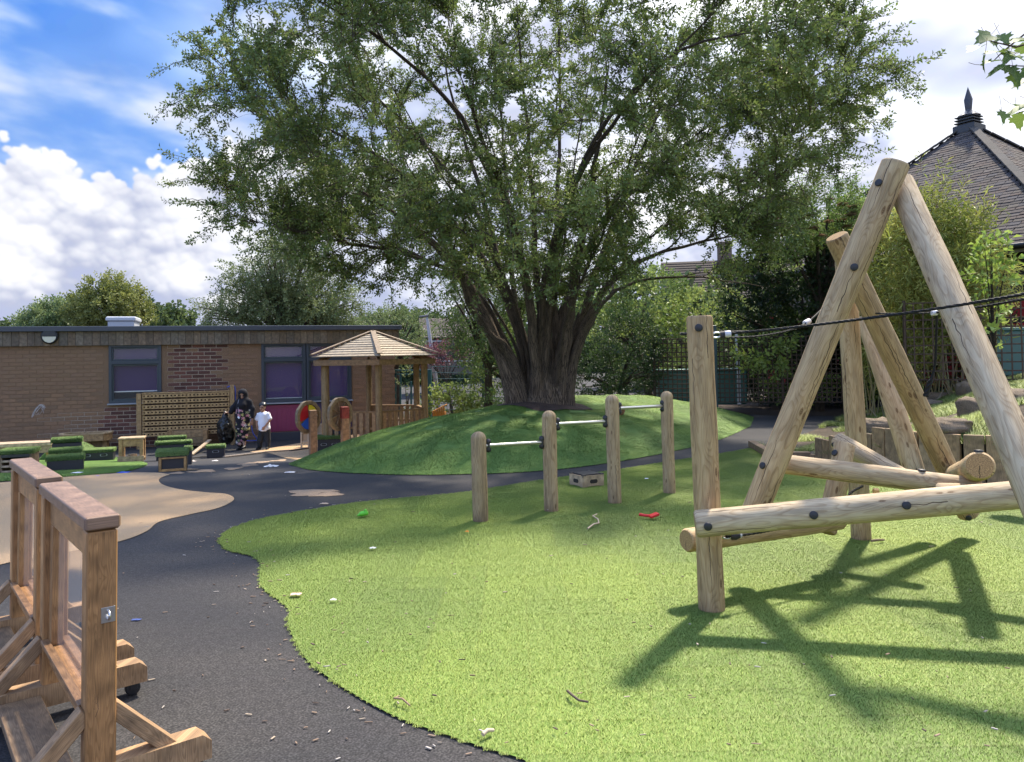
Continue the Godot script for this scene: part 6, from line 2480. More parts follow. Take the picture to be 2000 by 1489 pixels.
func bank_things() -> void:
	rng.seed = 130
	var o := thing("retaining_wall", "low curved retaining wall of upright planks behind the climbing logs", "retaining wall", Vector3(wall_line[0].x, 0, wall_line[0].y))
	var L := 0.0
	var acc := 0.12
	for i in wall_line.size() - 1:
		var a := wall_line[i]
		var b := wall_line[i + 1]
		var seg := a.distance_to(b)
		while acc < L + seg:
			var q := a.lerp(b, (acc - L) / seg)
			var d := (b - a).normalized()
			var px := 1000.0 + (q.x / -q.y) * F
			var h := 0.55
			if px < 1585: h = 0.07
			elif px < 1612: h = 0.30
			elif px < 1660: h = 0.37
			elif px < 1692: h = 0.46
			h += rng.randf_range(-0.006, 0.006)
			var w := rng.randf_range(0.195, 0.225)
			var mb := MB.new()
			mb.col = vary(Color(0.36, 0.27, 0.165), 0.17)
			mb.box(Vector3(q.x - wall_line[0].x, h / 2 - 0.05, q.y - wall_line[0].y), Vector3(w - 0.012, h + 0.1, 0.055), Basis(Vector3(d.x, 0, d.y), Vector3.UP, Vector3(-d.y, 0, d.x)) * Basis(Vector3.BACK, rng.randf_range(-0.012, 0.012)), 0.006, Vector2(rng.randf(), rng.randf() * 3))
			part("plank", mb, M.board, o)
			acc += w + 0.006
		L += seg
	for q in [[1469, 874, 1503, 894, "timber sleeper edging the lawn at the start of the plank wall", 0.10], [1505, 896, 1582, 896, "second timber sleeper running from the first to the plank wall", 0.09]]:
		var a := gh(q[0], q[1])
		var b := gh(q[2], q[3])
		var t := thing("sleeper", q[4], "timber edging", a)
		var mb := MB.new()
		mb.col = vary(Color(0.27, 0.20, 0.13), 0.1)
		mb.bar(Vector3(0, q[5] / 2, 0), b - a + Vector3(0, q[5] / 2, 0), 0.11, q[5], (b - a).cross(Vector3.UP), 0.008)
		part("beam", mb, M.board, t)
	for q in [["long flat dark stone at the left end of the bank", 1716, 846, 95, 38, 0.5, 0.2, 0.25], ["pale topped stone just above the plank wall", 1850, 842, 85, 34, 0.6, -0.2, 0.3], ["dark upright stone beside the leaning prop log", 1912, 812, 60, 52, 0.5, 0.4, 0.3], ["broad ledge of stone in the middle of the bank", 1800, 800, 95, 26, 0.7, 0.1, 0.3], ["flat ledge stone higher in the middle of the bank", 1830, 782, 90, 22, 0.6, 0.2, 0.3], ["rounded boulder near the top of the bank", 1893, 772, 46, 36, 0.6, -0.3, 0.3], ["thin slab stone at the top of the bank by the bamboo stems", 1880, 757, 60, 18, 0.6, 0.0, 0.3], ["wide flat stone at the right edge of the picture on the bank", 1985, 785, 100, 34, 0.9, 0.2, 0.3], ["low stone right of the leaning prop log under the grass", 1990, 835, 70, 26, 0.6, 0.5, 0.3], ["small stone at the left foot of the bank", 1690, 818, 40, 14, 0.5, 0.0, 0.3]]:
		rock(q[0], q[1], q[2], q[3], q[4], q[5], q[6], q[7])


# ------------------------------------------------------------------ fences and far buildings
func trellis(label: String, a: Vector3, b: Vector3, y0: float, y1: float, pitch: float, c: Color) -> void:
	var o := thing("trellis_panel", label, "trellis", a, "brown trellis panels along the back")
	var d := (b - a)
	d.y = 0
	var L := d.length()
	o.rotation.y = atan2(-d.z, d.x)
	var up := MB.new()
	up.col = c
	up.box(Vector3.ZERO, Vector3(0.026, y1 - y0, 0.014), Basis.IDENTITY, 0.002)
	var um := mesh_of([[up, M.board]])
	var ac := MB.new()
	ac.col = c * 0.92
	ac.box(Vector3.ZERO, Vector3(L, 0.026, 0.014), Basis.IDENTITY, 0.002)
	var am := mesh_of([[ac, M.board]])
	var n := int(L / pitch)
	for i in n + 1:
		var s := put("slat", um, o)
		s.position = Vector3(i * L / n, (y0 + y1) / 2 - a.y, 0.008)
	var m := int((y1 - y0) / pitch)
	for j in m + 1:
		var s := put("slat", am, o)
		s.position = Vector3(L / 2, lerpf(y0, y1, float(j) / m) - a.y, -0.0085)
	for x in [0.0, L]:
		var p := MB.new()
		p.col = c * 0.8
		p.box(Vector3(x, (y1 + 0.06) / 2 - a.y / 2, -0.05), Vector3(0.06, y1 + 0.06 - a.y, 0.06), Basis.IDENTITY, 0.004)
		part("post", p, M.board, o)


func box_thing(called: String, label: String, cat: String, px: float, py0: float, py1: float, z: float, w: float, dp: float, c: Color, turn := 0.0) -> Node3D:
	var q := at(px, py1, z)
	var t := at(px, py0, z)
	var o := thing(called, label, cat, q)
	o.rotation.y = turn
	var mb := MB.new()
	mb.col = c
	mb.box(Vector3(0, (t.y - q.y) / 2 * 0.94, -dp / 2), Vector3(w, (t.y - q.y) * 0.94, dp), Basis.IDENTITY, 0.03)
	part("body", mb, M.paint, o)
	mb = MB.new()
	mb.col = c * 1.3
	mb.box(Vector3(0, (t.y - q.y) * 0.97, -dp / 2), Vector3(w * 1.05, (t.y - q.y) * 0.07, dp * 1.05), Basis.IDENTITY, 0.015)
	part("lid", mb, M.paint, o)
	return o


func fences() -> void:
	rng.seed = 140
	var br := Color(0.085, 0.062, 0.045)
	var pts := [at(1279, 790, 17.9), at(1398, 790, 17.5), at(1530, 790, 17.1), at(1665, 790, 16.7)]
	var tl := ["brown trellis panel left of the tall log post in front of a teal bin", "brown trellis panel right of the teal fence post", "brown trellis panel half hidden behind the crossed logs"]
	for i in 3:
		trellis(tl[i], pts[i], pts[i + 1], pts[i].y + 0.05, at(1340, 662, 17.7).y, 0.10, br)
	trellis("brown trellis panel with wide squares at the right edge", at(1770, 745, 14.6), at(2080, 742, 13.6), at(1900, 742, 14.1).y, at(1900, 588, 14.1).y, 0.15, Color(0.12, 0.085, 0.06))
	var po := thing("fence_post", "dark teal fence post behind the tall log post", "post", at(1398, 800, 17.4))
	var mb := MB.new()
	mb.col = Color(0.012, 0.05, 0.055)
	mb.box(Vector3(0, 0.95, 0), Vector3(0.11, 1.9, 0.08), Basis.IDENTITY, 0.01)
	part("post", mb, M.paint, po)
	box_thing("storage_bin", "teal plastic bin behind the left trellis panel", "bin", 1338, 722, 792, 18.4, 1.25, 0.7, Color(0.04, 0.135, 0.115))
	box_thing("storage_bin", "teal plastic bin behind the second trellis panel beside a pale pole", "bin", 1430, 720, 790, 18.2, 0.75, 0.6, Color(0.04, 0.135, 0.115))
	box_thing("storage_bin", "pale teal bin behind the trellis at the right edge", "bin", 1985, 640, 735, 15.2, 0.9, 0.7, Color(0.05, 0.12, 0.10))
	po = thing("pole", "pale plastic pole standing behind the second trellis panel", "pole", at(1444, 790, 18.0))
	mb = MB.new()
	mb.col = Color(0.55, 0.56, 0.57)
	mb.tube([Vector3.ZERO, Vector3(0, 0.75, 0), Vector3(-0.03, 1.65, 0)], [0.045, 0.04, 0.035], 10)
	part("pole_tube", mb, M.paint, po)
	# teal gate and welded mesh fence between shelter and tree
	var gz := 22.3
	var teal := Color(0.012, 0.075, 0.075)
	var go := thing("mesh_gate", "teal metal gate frame behind the wooden shelter", "gate", at(806, 845, gz))
	var gb: Vector3 = go.position
	for q in [[772, 846, 772, 722, 0.05], [782, 846, 782, 730, 0.05], [838, 846, 838, 722, 0.13], [803, 846, 803, 745, 0.05]]:
		mb = MB.new()
		mb.col = teal
		mb.bar(at(q[0], q[1], gz) - gb, at(q[2], q[3], gz) - gb, q[4], q[4], Vector3.RIGHT, 0.006)
		part("upright", mb, M.paint, go)
	for y in [724, 731]:
		mb = MB.new()
		mb.col = teal
		mb.bar(at(770, y, gz) - gb, at(842, y, gz) - gb, 0.05, 0.05, Vector3.UP, 0.006)
		part("crossbar", mb, M.paint, go)
	var fo := thing("mesh_fence", "teal welded mesh fence panels running behind the tree", "fence", at(930, 820, gz + 0.5))
	var fb: Vector3 = fo.position
	var wires := MB.new()
	wires.col = Color(0.02, 0.085, 0.085)
	for k in 9:
		var y := lerpf(716, 812, k / 8.0)
		for e in [0.0, 0.7]:
			wires.tube([at(842, y + e, gz + 0.45) - fb, at(1080, y + e, gz + 0.9) - fb], [0.006, 0.006], 4, false)
	for k in 76:
		var x := lerpf(843, 1080, k / 75.0)
		wires.tube([at(x, 714, gz + 0.5) - fb, at(x, 815, gz + 0.5) - fb], [0.0045, 0.0045], 4, false)
	meta(part("mesh_panel", wires, M.paint, fo), "", "", "", "stuff")
	for x in [944, 1050]:
		mb = MB.new()
		mb.col = teal * 0.7
		mb.bar(at(x, 815, gz + 0.55) - fb, at(x, 708, gz + 0.55) - fb, 0.08, 0.06, Vector3.RIGHT, 0.006)
		part("post", mb, M.paint, fo)
	# lamp post
	var lo := thing("street_lamp", "slim grey lamp post leaning behind the mesh fence", "street lamp", at(858, 800, 26))
	mb = MB.new()
	mb.col = Color(0.42, 0.43, 0.45)
	var p0 := at(858, 800, 26)
	mb.tube([Vector3.ZERO, at(845, 700, 26) - p0, at(834, 620, 26) - p0], [0.085, 0.07, 0.05], 10)
	part("column", mb, M.paint, lo)
	mb = MB.new()
	mb.col = Color(0.12, 0.12, 0.13)
	mb.box(at(829, 618, 26) - p0, Vector3(0.34, 0.07, 0.16), Basis(Vector3.BACK, 0.1), 0.02)
	part("lamp_head", mb, M.paint, lo)
	# orange slatted box
	var oz := 19.0
	var ob := thing("slatted_box", "orange slatted wooden box with a sloping lid beside the gate", "box", at(857, 826, oz))
	var ow := 24.0 * oz / F
	var hb := (at(857, 793, oz).y - at(857, 826, oz).y)
	for k in 6:
		mb = MB.new()
		mb.col = vary(Color(0.60, 0.26, 0.03), 0.08)
		var x := lerpf(-ow / 2, ow / 2, (k + 0.5) / 6.0)
		var hh := hb * lerpf(0.62, 0.98, (k + 0.5) / 6.0)
		mb.box(Vector3(x, hh / 2, 0), Vector3(ow / 6.0 - 0.006, hh, 0.02), Basis.IDENTITY, 0.003)
		part("slat", mb, M.board, ob)
	mb = MB.new()
	mb.col = Color(0.55, 0.24, 0.03)
	mb.box(Vector3(0, hb * 0.3, -0.25), Vector3(ow * 0.96, hb * 0.6, 0.46), Basis.IDENTITY, 0.004)
	part("body", mb, M.board, ob)
	for k in 4:
		mb = MB.new()
		mb.col = vary(Color(0.66, 0.30, 0.05), 0.08)
		var z := lerpf(0.0, -0.48, (k + 0.5) / 4.0)
		mb.bar(Vector3(-ow / 2 - 0.02, hb * 0.63, z), Vector3(ow / 2 + 0.02, hb * 1.03, z), 0.115, 0.02, Vector3.BACK, 0.003)
		part("lid_board", mb, M.board, ob)


func house(called: String, label: String, base: Vector3, size: Vector3, turn: float, wall: Color, roof: Color, rise: float) -> void:
	var o := thing(called, label, "house", base)
	o.rotation.y = turn
	var mb := MB.new()
	mb.col = wall
	mb.box(Vector3(0, size.y / 2, 0), size, Basis.IDENTITY, 0.0)
	var hx := size.x / 2
	var hz := size.z / 2
	for s in [-1.0, 1.0]:
		var i := mb.p(Vector3(hx * s, size.y, -hz), Vector3(s, 0, 0))
		mb.p(Vector3(hx * s, size.y, hz), Vector3(s, 0, 0))
		mb.p(Vector3(hx * s, size.y + rise, 0), Vector3(s, 0, 0))
		mb.tri(i, i + 1, i + 2)
	part("wall", mb, M.brick, o)
	var r := MB.new()
	r.col = roof
	for s in [-1.0, 1.0]:
		var e := Vector3(0, size.y - 0.15, (hz + 0.25) * s)
		var top := Vector3(0, size.y + rise + 0.08, 0)
		var slope := (top - e)
		var nrm := Vector3(0, hz + 0.25, rise * s).normalized()
		for k in 16:
			var a := e + slope * (k / 16.0) + nrm * 0.05
			var b := e + slope * ((k + 1.06) / 16.0) + nrm * 0.02
			r.col = vary(roof, 0.08)
			r.quad(a - Vector3(hx + 0.2, 0, 0), a + Vector3(hx + 0.2, 0, 0), b + Vector3(hx + 0.2, 0, 0), b - Vector3(hx + 0.2, 0, 0), nrm)
			r.quad(a - Vector3(hx + 0.2, 0, 0), a + Vector3(hx + 0.2, 0, 0), a + Vector3(hx + 0.2, -0.05, 0), a + Vector3(-hx - 0.2, -0.05, 0), Vector3(0, 0, s))
	var rf := part("roof", r, M.fine, o)
	var c := MB.new()
	c.col = wall * 0.9
	c.box(Vector3(hx * 0.6, size.y + rise + 0.2, 0), Vector3(0.6, 1.4, 0.5), Basis.IDENTITY, 0.02)
	part("chimney", c, M.brick, rf)
	for x in [-0.5, 0.0, 0.5]:
		var w := MB.new()
		w.col = Color(0.6, 0.6, 0.6)
		w.box(Vector3(x * size.x * 0.6, size.y * 0.6, hz), Vector3(1.0, 1.2, 0.08), Basis.IDENTITY, 0.01)
		var wn := part("window", w, M.paint, o)
		var g := MB.new()
		g.col = Color(0.03, 0.035, 0.04)
		g.box(Vector3(x * size.x * 0.6, size.y * 0.6, hz + 0.04), Vector3(0.84, 1.04, 0.02), Basis.IDENTITY, 0.0)
		part("pane", g, plain(Color.WHITE, 0.08), wn)


func pavilion() -> void:
	rng.seed = 150
	var A := at(1893, 245, 22.0)
	var o := thing("pavilion", "building with a tall pyramid slate roof topped by a louvred finial", "building", Vector3(A.x, 0, A.z))
	var al := deg_to_rad(104.5)
	var R := 6.4
	var p := 0.646
	var cor := []
	for k in 4:
		var a := al + k * PI / 2
		cor.append(Vector3(cos(a) * R, A.y - p * R, sin(a) * R))
	var top := Vector3(0, A.y, 0)
	var stone := Color(0.155, 0.124, 0.108)
	var singles := []
	var rest := MB.new()
	var deck := MB.new()
	deck.col = Color(0.05, 0.042, 0.04)
	var vs := []
	for k in 6:
		var mb := MB.new()
		mb.col = vary([stone, stone * 1.35, Color(0.17, 0.12, 0.10), stone * 0.72, Color(0.12, 0.11, 0.115), Color(0.19, 0.16, 0.125)][k], 0.05)
		mb.box(Vector3.ZERO, Vector3(0.236, 0.155, 0.010), Basis.IDENTITY, 0.0)
		vs.append(mesh_of([[mb, M.fine]]))
	for f in 4:
		var a: Vector3 = cor[f]
		var b: Vector3 = cor[(f + 1) % 4]
		var nor := (b - a).cross(top - a).normalized()
		if nor.y < 0: nor = -nor
		var i0 := deck.p(a, nor)
		deck.p(b, nor)
		deck.p(top, nor)
		deck.tri(i0, i0 + 1, i0 + 2)
		if f > 1 and f != 3: continue
		var mid := (a + b) / 2
		var up := (top - mid)
		var H := up.length()
		up = up.normalized()
		var along := (b - a).normalized()
		var half := a.distance_to(b) / 2
		var row := 0
		var h := 0.03
		while h < H - 0.35:
			var wd := half * (1.0 - h / H)
			var n := int(wd * 2.0 / 0.245)
			for i in n:
				var s := -wd + (i + 0.5 + (0.5 if row % 2 else 0.0)) * 0.245
				if s > wd - 0.12: continue
				var pos := mid + up * (h + 0.02 + rng.randf_range(-0.012, 0.012)) + along * (s + rng.randf_range(-0.008, 0.008)) + nor * (0.014 + rng.randf_range(0.0, 0.006))
				var tilt := Basis(along, rng.randf_range(0.06, 0.10)) * Basis(nor, rng.randf_range(-0.03, 0.03))
				singles.append([(pos + Vector3(A.x, 0, A.z) - cam_pos).length() + (100.0 if f != 0 else 0.0) + (40.0 if pos.x + A.x > -(pos.z + A.z) * 0.665 else 0.0), Transform3D(tilt * Basis(along, up, along.cross(up)), pos)])
			h += 0.122
			row += 1
	singles.sort_custom(func(x, y): return x[0] < y[0])
	var dk := part("roof", deck, M.matt, o)
	var many := []
	for k in 6: many.append([])
	for i in singles.size():
		var k := rng.randi() % 6
		if i < 300:
			var s := put("slate", vs[k], o)
			s.transform = singles[i][1]
		else: many[k].append(singles[i][1])
	for k in 6: scatter("slate", vs[k], many[k], [], o)
	for k in 4:
		var hp := MB.new()
		hp.col = Color(0.145, 0.13, 0.11)
		var d: Vector3 = (cor[k] - top)
		var n := 18
		for i in n:
			hp.col = vary(Color(0.145, 0.13, 0.11), 0.12)
			hp.bar(top + d * (float(i) / n) * 0.99 + d * 0.03 + Vector3(0, 0.06 + 0.01, 0), top + d * ((i + 0.97) / n) * 0.99 + d * 0.03 + Vector3(0, 0.06, 0), 0.22, 0.05, d.cross(Vector3.UP), 0.012)
		part("hip_tile", hp, M.fine, o)
	# louvre and spike
	var lv := MB.new()
	lv.col = Color(0.035, 0.037, 0.042)
	var tb := Basis(Vector3.UP, -al + PI / 4)
	lv.box(top + Vector3(0, -0.13, 0), Vector3(0.62, 0.24, 0.62), tb, 0.02)
	for k in 3: lv.box(top + Vector3(0, 0.06 + k * 0.085, 0), Vector3(0.56 - k * 0.01, 0.03, 0.56 - k * 0.01), tb, 0.01)
	lv.box(top + Vector3(0, 0.12, 0), Vector3(0.40, 0.30, 0.40), tb, 0.01)
	part("louvre", lv, M.paint, o)
	var sp := MB.new()
	sp.col = Color(0.045, 0.047, 0.052)
	sp.lathe(top, Vector3.UP, [Vector2(0.32, 0.26), Vector2(0.15, 0.40), Vector2(0.085, 0.42), Vector2(0.09, 0.46), Vector2(0.115, 0.74), Vector2(0.001, 1.12)], 8)
	part("spike", sp, M.paint, o)
	var ey: float = cor[0].y
	var wc := Color(0.05, 0.042, 0.04)
	for f in 4:
		var a: Vector3 = cor[f]
		var b: Vector3 = cor[(f + 1) % 4]
		var gt := MB.new()
		gt.col = Color(0.02, 0.02, 0.022)
		gt.tube([a + Vector3(0, -0.05, 0), b + Vector3(0, -0.05, 0)], [0.07, 0.07], 8)
		part("gutter", gt, M.paint, o)
		var a2 := a * Vector3(0.88, 0, 0.88)
		var b2 := b * Vector3(0.88, 0, 0.88)
		var d := (b2 - a2).normalized()
		var m := (a2 + b2) / 2
		var bs := Basis(d, Vector3.UP, d.cross(Vector3.UP))
		var L := a2.distance_to(b2)
		var wl2 := MB.new()
		wl2.col = wc
		wl2.box(m + Vector3(0, (ey - 0.1) / 2, 0), Vector3(L, ey - 0.1, 0.2), bs, 0.0)
		part("wall", wl2, M.brick, o)
		for q in [[0.62, 0.10, Color(0.30, 0.02, 0.025)], [0.47, 0.13, Color(0.38, 0.02, 0.03)], [0.24, 0.20, Color(0.33, 0.02, 0.028)]]:
			var rd := MB.new()
			rd.col = q[2]
			rd.box(m + Vector3(0, ey * q[0], 0), Vector3(L * 0.985, ey * q[1], 0.26), bs, 0.01)
			part("red_panel", rd, M.paint, o)
		for k in 4:
			var wn := MB.new()
			wn.col = Color(0.02, 0.022, 0.026)
			wn.box(m + d * L * (k - 1.5) * 0.23 + Vector3(0, ey * 0.78, 0), Vector3(L * 0.2, ey * 0.2, 0.24), bs, 0.01)
			part("window", wn, plain(Color.WHITE, 0.1), o)
		var sf := MB.new()
		sf.col = Color(0.25, 0.24, 0.22)
		sf.bar(a * Vector3(0.97, 1, 0.97) + Vector3(0, -0.12, 0), b * Vector3(0.97, 1, 0.97) + Vector3(0, -0.12, 0), 0.12, 0.03, Vector3.UP, 0.004)
		part("eaves_board", sf, M.paint, o)


# ------------------------------------------------------------------ planting
func bl(px: float, py: float, z: float, rx: float, ry: float, rz: float) -> Array:
	return [at(px, py, z), Vector3(rx * z / F, ry * z / F, rz)]


func foot(px: float, z: float) -> Vector3:
	var q := at(px, 800, z)
	return Vector3(q.x, G(q.x, q.z), q.z)


func planting() -> void:
	rng.seed = 160
	var small := []
	for k in 3: small.append(proto(sprig(9, 0.22, 0.075, 0.042)))
	var broad := []
	for k in 3: broad.append(proto(sprig(7, 0.24, 0.12, 0.07)))
	var far := []
	for k in 3: far.append(proto(sprig(10, 0.42, 0.17, 0.10, 1.0, 0.0, 0.25, false)))
	var weep := []
	for k in 3: weep.append(proto(sprig(16, 0.8, 0.12, 0.07, 0.6, 0.2, 0.2)))
	var fern := []
	for k in 3: fern.append(proto(sprig(12, 0.34, 0.10, 0.034, 1.1, 0.3)))
	var cane := []
	for k in 3: cane.append(proto(sprig(11, 0.42, 0.17, 0.024, 0.8, 0.35, 0.25)))
	# beyond the building
	var o := plant("birch_tree", "tall loose weeping tree behind the brick building", "tree", foot(560, 38), [bl(545, 520, 38, 36, 70, 1.5), bl(585, 530, 38, 34, 80, 1.5), bl(625, 555, 38, 32, 70, 1.5), bl(665, 590, 38, 30, 60, 1.4), bl(505, 545, 38, 34, 66, 1.5), bl(465, 570, 38, 32, 60, 1.4), bl(430, 600, 38, 30, 50, 1.4), bl(540, 600, 38, 60, 50, 1.8), bl(620, 610, 38, 60, 40, 1.8), bl(690, 615, 38, 22, 36, 1.2), bl(535, 470, 38, 22, 36, 1.0), bl(400, 605, 38, 16, 26, 0.8)], 40.0, weep, Color(0.12, 0.165, 0.06), Color(0.21, 0.26, 0.105), 0.22, "", 0.02, 0.2, -1.2)
	plant("round_tree", "low pale green tree at the left behind the brick building", "tree", foot(120, 46), [bl(118, 625, 46, 50, 28, 1.8), bl(75, 632, 46, 34, 22, 1.5), bl(140, 605, 46, 24, 20, 1.2), bl(98, 608, 46, 22, 16, 1.2), bl(160, 620, 46, 26, 26, 1.2)], 52.0, far, Color(0.13, 0.20, 0.07), Color(0.23, 0.29, 0.12), 0.15, "", -0.2, 0.6)
	plant("round_tree", "rounded yellow green tree behind the rooflight of the brick building", "tree", foot(215, 44), [bl(225, 605, 44, 52, 36, 2.0), bl(178, 612, 44, 34, 32, 1.6), bl(200, 562, 44, 22, 24, 1.2), bl(240, 568, 44, 22, 24, 1.2), bl(262, 595, 44, 22, 26, 1.2), bl(165, 585, 44, 16, 18, 1.0), bl(222, 550, 44, 12, 16, 0.8), bl(280, 620, 44, 14, 20, 1.0)], 52.0, far, Color(0.14, 0.17, 0.042), Color(0.27, 0.29, 0.08), 0.15, "", -0.2, 0.6)
	plant("round_tree", "light green bushy tree at the right end of the brick building", "tree", foot(775, 29), [bl(770, 655, 29, 60, 52, 1.8), bl(735, 630, 29, 34, 26, 1.2), bl(815, 640, 29, 36, 34, 1.2)], 60.0, small, Color(0.10, 0.15, 0.05), Color(0.20, 0.26, 0.095), 0.12, "", -0.15)
	plant("red_shrub", "dark red leaved shrub beside the lamp post", "shrub", foot(885, 25), [bl(880, 690, 25, 46, 22, 0.9), bl(835, 700, 25, 40, 16, 0.8)], 150.0, small, Color(0.105, 0.035, 0.045), Color(0.20, 0.085, 0.10), 0.05)
	plant("dark_tree", "feathery dark green tree close behind the left of the big trunk", "tree", foot(950, 18.8), [bl(945, 640, 18.8, 70, 95, 1.2), bl(905, 590, 18.8, 46, 55, 1.0), bl(975, 750, 18.8, 45, 48, 0.8), bl(1000, 560, 18.8, 40, 70, 1.0)], 110.0, fern, Color(0.045, 0.085, 0.025), Color(0.13, 0.20, 0.055), 0.10, "", -0.05)
	plant("leafy_shrub", "bright leafy shrub between the orange box and the big trunk", "shrub", foot(890, 20.4), [bl(885, 790, 20.4, 46, 30, 0.6), bl(930, 800, 20.4, 30, 24, 0.5), bl(850, 790, 20.4, 18, 18, 0.4)], 240.0, broad, Color(0.10, 0.17, 0.035), Color(0.24, 0.31, 0.085), 0.0, "", -0.2)
	plant("leafy_shrub", "thin pale shrub seen through the shelter in front of the gate", "shrub", foot(795, 21.6), [bl(795, 760, 21.6, 18, 50, 0.3)], 130.0, small, Color(0.12, 0.17, 0.05), Color(0.22, 0.27, 0.10), 0.03, "", -0.1)
	# right of the trunk
	plant("dark_hedge", "dense dark evergreen shrub at the right foot of the big tree", "shrub", foot(1220, 18.2), [bl(1225, 705, 18.2, 62, 86, 0.9), bl(1160, 735, 18.2, 56, 58, 0.8), bl(1265, 690, 18.2, 34, 60, 0.6), bl(1125, 765, 19.4, 50, 40, 0.5)], 150.0, small, Color(0.020, 0.042, 0.014), Color(0.055, 0.092, 0.028), 0.06, "", -0.22, 0.6)
	plant("sunlit_tree", "pale sunlit tree seen under the right branches of the big tree", "tree", foot(1270, 25), [bl(1260, 590, 25, 90, 62, 1.6), bl(1180, 620, 25, 50, 50, 1.4)], 70.0, broad, Color(0.13, 0.20, 0.05), Color(0.29, 0.37, 0.10), 0.12)
	plant("sunlit_tree", "yellow green tree behind the left trellis panel", "tree", foot(1370, 24), [bl(1370, 620, 24, 75, 50, 1.5), bl(1420, 680, 24, 60, 50, 1.2), bl(1310, 660, 24, 50, 55, 1.2)], 80.0, broad, Color(0.16, 0.23, 0.05), Color(0.34, 0.41, 0.11), 0.10)
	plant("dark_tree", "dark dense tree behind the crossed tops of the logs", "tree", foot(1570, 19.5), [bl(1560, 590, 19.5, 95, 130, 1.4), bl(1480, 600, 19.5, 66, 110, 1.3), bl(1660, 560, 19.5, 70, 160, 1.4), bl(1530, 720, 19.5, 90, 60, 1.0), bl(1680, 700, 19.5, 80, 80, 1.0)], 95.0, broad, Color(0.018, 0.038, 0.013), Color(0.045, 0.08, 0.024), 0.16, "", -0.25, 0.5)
	o = plant("elder_shrub", "light green elder with brownish flower heads above the dark tree", "shrub", foot(1600, 18.4), [bl(1600, 420, 18.4, 80, 66, 1.0), bl(1520, 450, 18.4, 62, 66, 1.0), bl(1690, 420, 18.4, 50, 66, 0.9)], 190.0, fern, Color(0.14, 0.23, 0.055), Color(0.28, 0.38, 0.11), 0.10)
	var fh := []
	for k in 26: fh.append(Transform3D(along_y(Vector3.UP + rdir() * 0.4).scaled(Vector3(1.5, 0.5, 1.5)), at(rng.randf_range(1470, 1700), rng.randf_range(385, 470), rng.randf_range(17.3, 17.8)) - o.position))
	scatter("flower_head", proto(sprig(30, 0.08, 0.09, 0.05, 1.6, 0.0)), fh, tints(fh, Color(0.20, 0.12, 0.07), Color(0.27, 0.20, 0.12)), o)
	# bamboo: canes and narrow drooping leaves
	var bz := 15.6
	o = plant("bamboo", "tall yellow green bamboo clump behind the leaning prop log", "bamboo", foot(1790, bz), [bl(1765, 560, bz, 84, 130, 0.8), bl(1850, 540, bz, 80, 130, 0.8), bl(1815, 445, bz, 42, 52, 0.5), bl(1905, 570, bz, 46, 110, 0.6), bl(1740, 680, bz, 60, 60, 0.6), bl(1880, 440, bz, 26, 50, 0.4), bl(1805, 375, bz, 12, 40, 0.2), bl(1838, 385, bz, 10, 40, 0.2), bl(1770, 400, bz, 10, 40, 0.2), bl(1870, 400, bz, 9, 40, 0.2), bl(1900, 460, bz, 14, 50, 0.3)], 210.0, cane, Color(0.20, 0.255, 0.048), Color(0.44, 0.46, 0.125), 0.0, "", -0.16, 0.3, 0.1)
	var cn := MB.new()
	for k in 60:
		cn.col = vary(Color(0.26, 0.22, 0.10), 0.3)
		var x := rng.randf_range(1690, 1950)
		var zz := bz + rng.randf_range(-0.6, 0.6)
		var a := at(x, 770, zz)
		a.y = bank(a.x, a.z) - 0.05
		var e := at(x + rng.randf_range(-50, 50), rng.randf_range(560, 690), zz + rng.randf_range(-0.4, 0.4))
		cn.tube([a - o.position, a.lerp(e, 0.5) + Vector3(0, 0.1, 0) - o.position, e - o.position], [0.013, 0.011, 0.004], 5, false)
	for k in 70:
		cn.col = vary(Color(0.33, 0.26, 0.17), 0.3)
		var a := at(rng.randf_range(1690, 1960), rng.randf_range(735, 780), bz - rng.randf_range(0.3, 0.9))
		a.y = bank(a.x, a.z) + 0.02
		var dr := Vector3(rng.randf_range(-0.4, 0.4), rng.randf_range(0.02, 0.4), rng.randf_range(-0.1, 0.3))
		cn.tube([a - o.position, a + dr - o.position], [0.009, 0.005], 4, false)
	part("cane", cn, M.matt, o).set_meta("kind", "stuff")
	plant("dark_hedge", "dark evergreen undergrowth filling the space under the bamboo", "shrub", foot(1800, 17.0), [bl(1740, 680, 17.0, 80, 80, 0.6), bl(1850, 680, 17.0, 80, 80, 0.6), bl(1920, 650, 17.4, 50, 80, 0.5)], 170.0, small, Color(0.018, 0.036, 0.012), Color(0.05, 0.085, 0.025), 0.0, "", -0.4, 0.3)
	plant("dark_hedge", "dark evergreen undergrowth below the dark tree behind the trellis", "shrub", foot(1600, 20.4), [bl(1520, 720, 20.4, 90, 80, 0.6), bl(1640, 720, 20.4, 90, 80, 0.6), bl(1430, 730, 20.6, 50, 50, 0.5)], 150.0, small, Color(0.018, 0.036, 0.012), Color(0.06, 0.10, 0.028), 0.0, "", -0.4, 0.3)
	var big := []
	for k in 2: big.append(proto(sprig(7, 0.28, 0.125, 0.085)))
	plant("sapling", "young tree with big bright green leaves at the right edge", "sapling", foot(1950, 13.2), [bl(1938, 530, 13.2, 26, 56, 0.35), bl(1930, 470, 13.2, 18, 46, 0.25), bl(1930, 640, 13.2, 22, 60, 0.3)], 150.0, big, Color(0.20, 0.31, 0.05), Color(0.36, 0.48, 0.11), 0.03, "", -0.1, 0.2)
